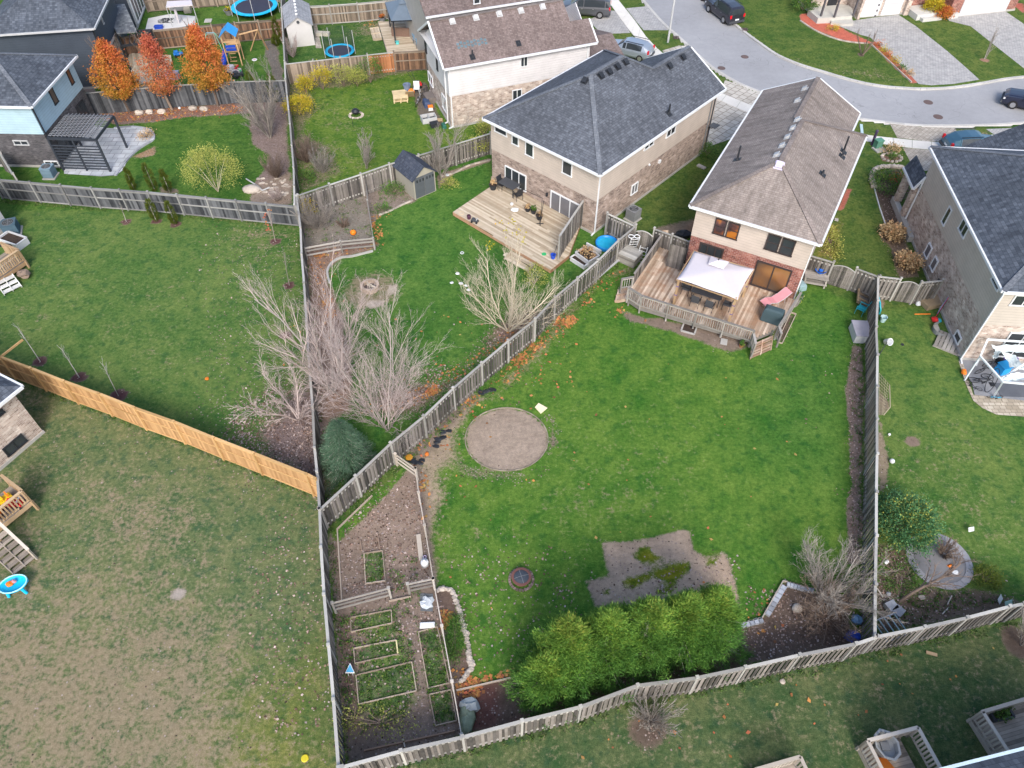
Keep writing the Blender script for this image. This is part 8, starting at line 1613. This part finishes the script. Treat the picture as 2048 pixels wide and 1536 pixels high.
cover_box('white_trough','small white trough above the long upright bed frame','trough',g('d2',1212,565),.7,.28,.16,white,.05,taper=.03);c=g('d2',682,870,.35);r=thing('play_sign','blue triangular sign on short legs in the vegetable garden','sign',(c.x,c.y,0));m=MB();q=[c+Vector(p)for p in((-.21,-.08,-.08),(.21,-.08,-.08),(0,.25,.2))];m.slab(q,.03);m.build('border',white,r);m=MB();q=[c+Vector((p[0]*.8,p[1]*.8+.01,p[2]*.8+.03))for p in((-.21,-.08,-.08),(.21,-.08,-.08),(0,.25,.2))];m.slab(q,.03);m.build('panel',MAT('sky_blue_panel',(.03,.24,.45),.4),r)
for s in(-.1,.1):m=MB();m.tube([c+Vector((s,-.1,-.35)),c+Vector((s,-.05,-.05))],.02,5);m.build('leg',lightgrey,r)
m=MB();m.blob(g('d2',1480,1200,.14),.33,.62,.24,11,12,8,.16);m.blob(g('d2',1470,1150,.2),.26,.3,.2,12,10,7,.2);tag(m.build('tarp_bundle',MAT('sage_tarp',(.24,.29,.2),.7,.3,4),smooth=True),'green and grey tarpaulin bundle at the foot of the rail fence','tarpaulin');m=MB();m.blob(g('d2',1500,1110,.2),.4,.3,.25,3,9,6,.3);tag(m.build('grey_bag',MAT('grey_tarp',(.3,.34,.36),.6)),'crumpled grey bag above the green tarpaulin bundle','bag')
m=MB();c=g('d2',375,1470,.02);m.lathe([(.001,.05),(.12,.05),(.15,.035),(.155,0)],c,20);tag(m.build('yellow_frisbee',MAT('bright_yellow',(.6,.5,.03),.4)),'bright yellow disc on the lower left lawn','frisbee')
# stone edging : curved white stones
m=MB();ln=smooth_line(gl('d2',1285,325,1320,312,1370,325,1400,370,1415,420,1435,490,1455,570,1480,640,1490,730,1500,800,1515,840,1490,890,1440,945),4);rg=random.Random(9);acc=0
for a,b in zip(ln[:-1],ln[1:]):
    for q in(a,a.lerp(b,.5)):m.blob(q+Vector((rg.uniform(-.04,.04),rg.uniform(-.04,.04),.05)),rg.uniform(.09,.15),rg.uniform(.08,.12),.09,rg.randint(0,99),8,5,.2)
tag(m.build('stone_border',stonem),'curved border of pale stones right of the vegetable garden fence','stone border')
m=MB();rg=random.Random(4)
for a,b,n in((g('d4',110,570),g('d4',262,530),5),(g('d4',290,500),g('d4',410,300),7),(g('d4',425,285),g('d4',610,335),8)):
    d=(b-a).normalized()
    for k in range(n):q=a.lerp(b,(k+.5)/n);m.box(q+Vector((0,0,.08)),((b-a).length/n*.85,.24,.16),rz=math.atan2(d.y,d.x)+rg.uniform(-.06,.06))
tag(m.build('stone_border',bluestone),'blue-grey block border around the bare bush bed, lower right','stone border');m=MB();ln=gl('d4',60,565,255,520,400,265,600,320)
for a,b in zip(ln[:-1],ln[1:]):m.beam(a+Vector((0,0,.08)),b+Vector((0,0,.08)),.05,.16)
tag(m.build('board_edging',rail_tan),'thin pale edging outside the blue-grey block border','edging');m=MB();m.blob(g('d4',500,445,.1),.26,.22,.2,6,10,7,.1);tag(m.build('rock',stonem,smooth=True),'single pale boulder in the bare bush bed','rock')
for k,(x,y,s,mt)in enumerate(((880,640,.34,deepblue),(900,525,.26,MAT('faded_blue',(.15,.3,.5),.5)))):m=MB();m.blob(g('d4',x,y,.25),s,s*.8,.25,k+3,8,5,.3);tag(m.build('toy_heap',mt),['bright blue plastic toy in the lower corner of the right fence','faded blue toy above the bright blue one by the right fence'][k],'toy')
# right yard
sheet('patio',ell(g('d4',1468,120),1.42,1.4,0,40),.03,MAT('blue_grey_pad',(.2,.2,.21),.9,.15,2));c=g('d4',1468,120);r=thing('paving_ring','ring of curved grey pavers around the circular stone patio','paving ring',c);m=MB();n=18
for k in range(n):
    a0,a1=6.28319*k/n,6.28319*(k+.96)/n;f=lambda a,q:(c.x+math.cos(a)*q,c.y+math.sin(a)*q);m.prism([f(a0,1.2),f(a0,1.52),f((a0+a1)/2,1.53),f(a1,1.52),f(a1,1.2),f((a0+a1)/2,1.21)],0,.06)
m.build('pavers',MAT('ring_pavers',(.3,.3,.32),.9,.15,3,rv=.12),r)
sheet('patio',gl('b4',1600,1160,1690,1160,2300,1160,2300,1460,1720,1440,1690,1320),.03,MAT('grey_patio',(.24,.25,.27),.9,.2,1.5));sheet('patio',gl('b4',1600,1170,1625,1170,1700,1400,2048,1440,2300,1440,2300,1545,2048,1550,1860,1536,1760,1490,1700,1440,1650,1330),.036,pavermat('tan_edge_pavers',[(.3,.26,.2),(.4,.35,.28),(.5,.45,.37)],(.2,.17,.13),.35,.25,.3,1.5))
# collapsed white gazebo frame
z=2.2;r=thing('gazebo','collapsed white gazebo frame with torn canopy beside the mottled brick house','gazebo',g('b4',1800,1250));A_,B_,Cc,Dd,Ee=g('b4',1750,1135,z*.9),g('b4',1800,1020,z),g('b4',1905,1310,z*.85),g('b4',2120,1330,z),g('b4',2100,1040,z);m=MB();m.rr=.5
for a,b in((A_,B_),(A_,Cc),(Cc,Dd),(B_,Ee),(A_.lerp(Cc,.9),Ee.lerp(Dd,.4)),(Dd,Ee)):m.beam(a,b,.09,.09)
for a,b in((A_,g('b4',1640,1300)),(Cc,g('b4',1840,1410)),(B_,g('b4',1720,1200)),(Dd,g('b4',2100,1500)),(Ee,g('b4',2120,1250))):m.beam(a,b,.07,.07)
m.build('frame',MAT('white_powder_coat',(.66,.72,.76),.4),r);m=MB();rg=random.Random(8)
def rag(m,P,sag,seed):
    n=7;V=[];rr=random.Random(seed)
    for i in range(n+1):
        for j in range(n+1):s,t=i/n,j/n;p=P[0].lerp(P[1],s).lerp(P[3].lerp(P[2],s),t);V.append(p+Vector((rr.uniform(-.05,.05),rr.uniform(-.05,.05),-sag*math.sin(math.pi*s)*math.sin(math.pi*t)+rr.uniform(-.06,.06))))
    m.mesh(V,[(i*(n+1)+j,(i+1)*(n+1)+j,(i+1)*(n+1)+j+1,i*(n+1)+j+1)for i in range(n)for j in range(n)])
rag(m,[g('b4',1830,1060,z),g('b4',2060,1060,z),g('b4',2060,1110,z*.9),g('b4',1850,1100,z*.9)],.1,1);rag(m,[g('b4',1890,1100,1.6),g('b4',2000,1130,1.7),g('b4',2060,1230,1.5),g('b4',1960,1210,1.4)],.2,2);rag(m,[g('b4',1960,1250,z),g('b4',2080,1250,z),g('b4',2080,1300,z),g('b4',1900,1300,z*.85)],.1,3);rag(m,[g('b4',1830,1130,1.0),g('b4',1890,1060,1.2),g('b4',1900,1100,1.0),g('b4',1850,1160,.8)],.1,4);m.build('torn_canopy',MAT('torn_white_fabric',(.6,.68,.7),.7,.08),r)
cover_box('clutter_heap','purple and blue heap of toys under the collapsed gazebo','toys',g('b4',1925,1180),.9,.7,.6,MAT('purple_heap',(.12,.08,.25),.6,.4,5),.4,taper=.12);cover_box('blue_bin','blue storage bin under the collapsed gazebo','bin',g('b4',1890,1240),.6,.6,.55,bluep,.3,lid=1);cover_box('black_cushions','black cushion pile behind the torn canopy','cushions',g('b4',1880,1170),.7,.5,.5,blackm,.5,taper=.1)
bike('bicycle','black bicycle lying left of the collapsed gazebo','bicycle',g('b4',1720,1270),.3,R(70),blackm,.95);bike('bicycle','dark mountain bike behind the black bicycle','bicycle',g('b4',1740,1220),.7,R(35),darkgrey,.9);bike('tricycle','bright blue child bike on the patio edge','bicycle',g('b4',1835,1405),.1,R(60),brightblue,.55);bike('scooter','black scooter lying on the paver edge','scooter',g('b4',1715,1330),-.9,R(75),blackm,.6)
m=MB();m.blob(g('b4',1637,1240,.15),.16,.2,.15,2,8,5,.2);tag(m.build('orange_toy',orangep),'orange toy on the grass left of the collapsed gazebo','toy');r=thing('hoop','large thin black hoop standing on the grey patio','hoop',g('b4',1820,1300));m=MB();c=g('b4',1830,1300,.9);m.tube([c+Vector((.15*math.cos(a),.5*math.cos(a),.85*math.sin(a)))for a in[6.28319*k/24 for k in range(25)]],.02,5,False);m.build('ring',blackm,r);m=MB();m.box(g('b4',1830,1330)+Vector((0,0,.03)),(.3,.3,.05));m.build('base',blackm,r)
m=MB();m.box(g('b4',1965,1370)+Vector((0,0,.05)),(1.7,1.0,.02),rz=-.05);tag(m.build('outdoor_mat',MAT('dark_mat',(.1,.11,.13),.9)),'dark rectangular mat on the grey patio','mat')
def winwell(label,c,rz):
    r=thing('window_well',label,'window well',c);m=MB();P=[Vector((c.x,c.y,0))+Matrix.Rotation(rz,3,'Z')@Vector((.55*math.cos(a),.5*math.sin(a),0))for a in[math.pi*k/10 for k in range(11)]];[m.slab([a,b,b+Vector((0,0,.3)),a+Vector((0,0,.3))],.03,(0,0,-1)if False else(.01,.01,0))for a,b in zip(P[:-1],P[1:])]
    m.build('liner',midgrey,r);m=MB();m.prism([p[:2]for p in P],0,.05);m.build('gravel',concrete,r)
winwell('grey basement window well by the mottled brick wall',g('b4',1475,965),R(85))
pallet('grey slatted pallet leaning at the brick corner',g('b4',1555,1060),1.6,1.9,0,R(55),rail_grey,8);c=g('b4',1450,700);r=thing('hose_reel','black coiled hose on the wall beside the far right gate','hose reel',c);m=MB();[ringtube(m,c+Vector((0,0,1.0)),.3-.04*k,.3-.04*k,.03,.04*k)for k in range(4)];m.build('coil',blackm,r);m=MB();m.box(c+Vector((0,0,.5)),(.4,.4,.98));m.build('stand',rail_grey,r)
cover_box('wood_platform','mossy low wooden platform by the far right gate','platform',g('b4',1390,760),1.3,1.5,.35,mw,.3,taper=.01);r=thing('garden_tools','bundle of rakes and colourful tools leaning on the mottled brick wall','tools',g('b4',1450,870));
for k,mt in enumerate((blackm,redp,bluep,lightgrey,woodbox)):m=MB();a=g('b4',1440+k*8,880-k*18);m.tube([a,a+Vector((.35,.35,1.3))],.02,5);m.build('handle',mt,r)
for k,(x,y,s,mt,lab)in enumerate(((1440,885,.22,redp,'red and white toy at the foot of the tools'),(1468,890,.16,tealp,'small teal box at the foot of the tools'),(1325,775,.16,white,'white scrap by the mossy platform'))):m=MB();m.blob(g('b4',x,y,.12),s,s,.14,k,8,5,.25);tag(m.build('small_toy',mt),lab,'toy')
m=MB();a=g('b4',1300,850);m.tube([a+Vector((0,0,.03)),a+Vector((1.0,0,.05))],.03,6);tag(m.build('toy_rake',orangep),'orange and white stick on the grass left of the tools','stick')
def bucket(label,c,mt,r0=.2,tilt=0):
    r=thing('bucket',label,'bucket',c);m=MB();m.lathe([(.001,.03),(r0*.75,0),(r0,.36),(r0*1.06,.37),(r0*.92,.36),(r0*.68,.06)],(0,0,0),18);m.build('pail',mt,r,local=True);m=MB();m.tube([Vector((r0*math.cos(a),0,.36+.16*math.sin(a)))for a in[math.pi*k/8 for k in range(9)]],.008,4,False);m.build('handle',lightgrey,r,local=True);r.rotation_euler=(tilt,0,.4);return r
bucket('pale blue bucket beside the right fence, upper of two',g('b4',1080,895),MAT('ice_blue',(.4,.58,.62),.4));bucket('white bucket lying on the grass beside the right fence, lower of two',g('b4',1103,1035,.15),white,.22,R(50));m=MB();m.cyl(g('b4',1218,1056),.1,.03,12);tag(m.build('black_puck',blackm),'small black disc on the right lawn','disc')
m=MB();a=g('b4',1062,1120);m.tube([a,a+Vector((.5,.6,.4))],.025,5);tag(m.build('black_stick',blackm),'black pole leaning on the right fence near the white bucket','pole');r=thing('ball','white ball beside a post bracket by the right fence','ball',g('c4',1148,485));m=MB();m.blob(g('c4',1148,485,.13),.14,.14,.13,1,14,10,0);m.build('ball_skin',white,r,smooth=True)
m=MB();P=gl('b4',1060,1250,1130,1330,1135,1480,1090,1536,1060,1536,z=.25);n=12
for k in range(n):
    a=P[0].lerp(P[4],k/n);b=P[1].lerp(P[3],k/n);m.tube([a,b],.012,4,False)
for k in range(6):m.tube([P[0].lerp(P[1],k/5)+Vector((0,0,.01)),P[4].lerp(P[3],k/5)+Vector((0,0,.01))],.012,4,False)
m.tube([P[1],P[2],P[3]],.03,5,False);tag(m.build('garden_netting',woodmat('straw_net',(.4,.35,.25),(.28,.24,.17))),'sagging straw coloured net panel hanging beside the right fence','netting')
def yardsign(label,c,s,rz,col=None):
    r=thing('yard_sign',label,'sign',c);m=MB();M_=Matrix.Rotation(rz,3,'Z')@Matrix.Rotation(-.7,3,'X');m.box(c+Vector((0,0,.25)),(s,.02,s*.75),M=M_);m.build('panel',col or white,r);m=MB();m.tube([c,c+Vector((0,0,.25))],.01,5);m.build('stake',lightgrey,r)
yardsign('white and blue card on the grass beside the holly bush',g('c4',1305,840),.33,.5,MAT('card_white',(.6,.65,.7),.5));yardsign('small white card on the right lawn above the round patio',g('c4',1672,968),.3,.2);yardsign('upright white triangular card by the bottom fence',g('d4',1868,400),.38,.8);yardsign('pale mint cards against the bottom fence at the right',g('d4',1925,430),.4,.3,MAT('mint_card',(.4,.6,.52),.5))
for k,(t_,x,y,s,mt,lab)in enumerate((('d4',1580,200,.15,white,'white bag scrap inside the round stone patio'),('d4',1110,130,.14,white,'white scrap among the green ground cover'),('d4',1125,350,.12,bluestone,'small grey stone below the ground cover'),('d4',1350,370,.16,stonem,'pale stone below the leaning tree'),('c4',1130,305,.08,white,'tiny white scrap near the netting'),('d4',1550,160,.16,orangep,'orange clump inside the round patio'))):m=MB();m.blob(g(t_,x,y,.06),s,s*.8,.08,k,7,5,.3);tag(m.build('scrap',mt),lab,'scrap')
for k,(x,y)in enumerate(((1140,435),(1185,470))):m=MB();m.box(g('d4',x,y,.16),(.5,.45,.32),rz=.4+k*.3);tag(m.build('concrete_block',bluestone,bevel=.02),['pale concrete block at the foot of the leaning tree, upper one','pale concrete block at the foot of the leaning tree, lower one'][k],'block')
c=g('d4',1130,590);r=thing('folding_bench','teal and grey metal frame lying in the fence corner, right yard','metal frame',c);az=along('d4',1070,610,1200,560)
for k in range(5):m=MB();q=c+Vector((math.cos(az)*(k*.28-.6),math.sin(az)*(k*.28-.6),.25));e=Vector((-math.sin(az),math.cos(az),0))*.5;m.tube([q-e,q+e],.03,5);m.build('bar',MAT('steel_teal%d'%k,(.3,.42,.45),.5),r)
m=MB();d=Vector((math.cos(az),math.sin(az),0));e=Vector((-math.sin(az),math.cos(az),0))*.5;[m.tube([c+e*s-d*.7+Vector((0,0,.25)),c+e*s+d*.7+Vector((0,0,.25))],.03,5)for s in(-1,1)];m.build('side_bars',lightgrey,r)
for k,(x0,y0,x1,y1)in enumerate(((1555,360,1525,420),(1535,440,1490,485),(1045,310,1085,370))):m=MB();m.beam(g('d4',x0,y0,.05),g('d4',x1,y1,.05),.05,.04);tag(m.build('loose_stick',rail_tan),['pale stick below the round patio, upper of two','pale stick below the round patio, lower of two','pale stick leaning at the right fence near the ground cover'][k],'stick')
m=MB();m.beam(g('d4',1380,745,.04),g('d4',1455,765,.04),.14,.05);tag(m.build('loose_board',woodbox),'short pale board on the bottom lawn','board');m=MB();m.blob(g('d4',400,945,.04),.12,.12,.06,3,8,5,.2);tag(m.build('pale_stone',stonem),'single pale stone on the bottom lawn','stone')
# front bed stone wall (right, street side)
m=MB();ln=smooth_line(gl('a4',1215,1150,1150,1145,1060,1150,1015,1180,1005,1230,1025,1290),4);rg=random.Random(12)
for a,b in zip(ln[:-1],ln[1:]):m.blob(a.lerp(b,.5)+Vector((0,0,.12)),.24,.2,.18,rg.randint(0,99),8,5,.2)
tag(m.build('stone_border',stonem),'pale rock border of the front bed beside the house with the porch column','stone border');m=MB();ln=gl('a4',1025,1290,1060,1420,1100,1536)+gl('b4',1105,250);[m.beam(a+Vector((0,0,.05)),b+Vector((0,0,.05)),.06,.08)for a,b in zip(ln[:-1],ln[1:])];tag(m.build('board_edging',white),'thin white edging along the side bed of the right house','edging')
c=g('a4',1140,1075);m=MB();rg=random.Random(2);[m.blob(c+Vector((math.cos(k*.45)*.75,math.sin(k*.45)*.6-.1,.07)),.15,.12,.1,k,7,4,.2)for k in range(14)];tag(m.build('rock_garden',stonem),'small ring of pinkish rocks on the front lawn near the sidewalk','rock ring');shrub('dwarf_conifer','brown rounded shrub inside the small rock ring','bush',g('a4',1140,1045),.6,.5,.6,lf_straw,30,24,.05,151);shrub('dwarf_conifer','blue-green low plant inside the small rock ring','bush',g('a4',1150,1085),.4,.35,.35,lf_green,20,24,.04,152)
shrub('mulch_flowers','yellow-orange low flowers in the red mulch near the porch across the street','plant',g('e1',295,275),.5,.4,.35,lf_yellow,14,20,.05,153)
for k,(x,y,mt)in enumerate(((725,425,lf_orange),(775,475,lf_yellow),(800,520,lf_orange),(860,565,lf_yellow),(925,635,lf_green),(985,680,lf_straw))):shrub('strip_plant',['first and highest plant in the red mulch strip, orange','second plant in the red mulch strip, yellow','third plant in the red mulch strip, orange','fourth plant in the red mulch strip, yellow-green','fifth plant in the red mulch strip, dark green','lowest plant in the red mulch strip, straw coloured'][k],'plant',g('e1',x,y),.38,.38,.35,mt,12,20,.05,160+k,group='plants in the red mulch strip')
for t_,xy,lab in(('e1',(640,395,1020,750),'pale board edging on the lawn side of the red mulch strip'),):m=MB();m.beam(g(t_,*xy[:2],.05),g(t_,*xy[2:],.05),.1,.1);tag(m.build('board_edging',rail_tan),lab,'edging')
m=MB();ln=smooth_line(gl('e1',0,190,120,270,260,335,380,372,500,392,620,400),3);[m.beam(a+Vector((0,0,.04)),b+Vector((0,0,.04)),.14,.09)for a,b in zip(ln[:-1],ln[1:])];tag(m.build('garden_edging',stonem),'curved stone edging of the red mulch bed across the street','edging')
m=MB();m.prism([p[:2]for p in gl('a4',750,1450,790,1440,800,1390,840,1380,830,1420,780,1500)],.0,.05)if False else m.beam(g('b4',755,200,.05),g('b4',780,205,.05),.25,.08);tag(m.build('splash_block',concrete),'small concrete splash block at the right eave of the brown roofed house','block');m=MB();m.beam(g('a3',1350,1125,.05),g('a3',1400,1150,.05),.3,.1);tag(m.build('splash_block',concrete),'concrete splash block below the tan brick house downpipes','block')
# left deck toys and water table
b_,d_,n_,zz_=DK_A,DK_D,DK_N,DK_Z
for k,(s,t,mt,ac,sc_,lab)in enumerate(((.55,.35,redp,white,1.1,'red ride-on toy nearest the corner of the left deck'),(.75,.95,yellowp,orangep,1.2,'big yellow toy truck on the left deck'),(1.3,.6,orangep,yellowp,.9,'orange and yellow toy among those on the left deck'),(1.6,1.25,redp,blackm,1.1,'red toy seat at the left edge of the picture on the deck'),(1.2,1.4,darkgrey,deepblue,.9,'grey and blue toy at the back of the left deck'))):
    q=b_-d_*s+n_*t;toycar(lab,q,k*.9,mt,ac,sc_,z0=zz_,group='toys on the left deck')
c=g('c1',100,1335,.35);r=thing('water_table','blue oval water play table with orange and pink toys at the left edge','water table',(c.x,c.y,0));m=MB();m.lathe([(.001,.4),(.42,.4),(.5,.52),(.55,.52),(.55,.48),(.48,.36),(.001,.34)],(c.x,c.y,0),26,1.15,.85,.3);m.build('basin',brightblue,r,smooth=True);m=MB();ringtube(m,(c.x,c.y,.53),.6,.45,.03,0,.3);m.build('rim',MAT('pale_aqua_rim',(.4,.75,.8),.4),r)
for k in range(4):a=.3+.785+k*1.571;m=MB();m.tube([(c.x+math.cos(a)*.45,c.y+math.sin(a)*.36,.4),(c.x+math.cos(a)*.55,c.y+math.sin(a)*.45,0)],[.08,.07],8);m.build('leg',brightblue,r)
m=MB();m.blob((c.x-.15,c.y,.52),.18,.15,.1,3);m.build('orange_insert',orangep,r);m=MB();m.blob((c.x,c.y+.12,.53),.1,.1,.1,5);m.build('pink_insert',pinkf,r)
# left edge deck things
q=g('b1',60,340);planter('white box planter above the cedar railed deck at the left edge',g('b1',-20,330,.5),g('b1',110,375,.5),.9,.0,.5,plw);c=g('b1',170,590,.1);m=MB();m.blob(c+Vector((0,0,.2)),.4,.35,.25,3,9,6,.3);tag(m.build('dry_plant',lf_straw if False else bark_br),'brown dried clump beside the pale steps at the left edge','plant')
cover_box('navy_cushion','dark cushion on the cedar railed deck at the left edge','cushion',g('b1',40,385,.6),.9,.35,.2,blackm,-.3,.6);m=MB();m.beam(g('b1',10,1135,1.9),g('b1',155,1022,1.9),.07,.12);tag(m.build('fence_brace',fence_newpost),'new timber rail sticking out above the orange fence end','timber rail');m=MB();m.blob(g('b1',1412,1288,.05),.14,.12,.07,1,8,5,.2);tag(m.build('orange_ball',orangep),'small orange ball on the left lawn','ball')
# items on lower right decks
c=g('d4',1085,1400,.3);r=thing('round_table','clear rounded tub table standing on the grey deck','table',(c.x,c.y,.3));m=MB();m.lathe([(.001,.05),(.38,.05),(.44,.45),(.5,.47),(.5,.5),(.42,.48),(.38,.2),(.001,.18)],(c.x,c.y,.3),8,1,1.25,.2);m.build('tub',MAT('frosted_grey',(.33,.35,.36),.3),r);m=MB();m.box((c.x,c.y,.55),(.35,.3,.06));m.build('tray',midgrey,r)
c=g('d4',1085,1515,.3);r=thing('slide','orange toy slide end on the grey deck at the bottom edge','toy slide',(c.x,c.y,.3));m=MB();m.slab([Vector((c.x-.1,c.y-.5,.9)),Vector((c.x+.3,c.y-.5,.9)),Vector((c.x+.15,c.y+.25,.4)),Vector((c.x-.25,c.y+.25,.4))],.06);m.build('chute',orangep,r);m=MB();m.beam((c.x,c.y-.5,.3),(c.x,c.y-.5,.85),.3,.05);m.build('support',yellowp,r)
planter('dark plant box on the bottom right deck',PB+Vector((-.35,-.2,0)),PB+Vector((.5,-.05,0)),.5,.3,.22,darkgrey,lf_green)
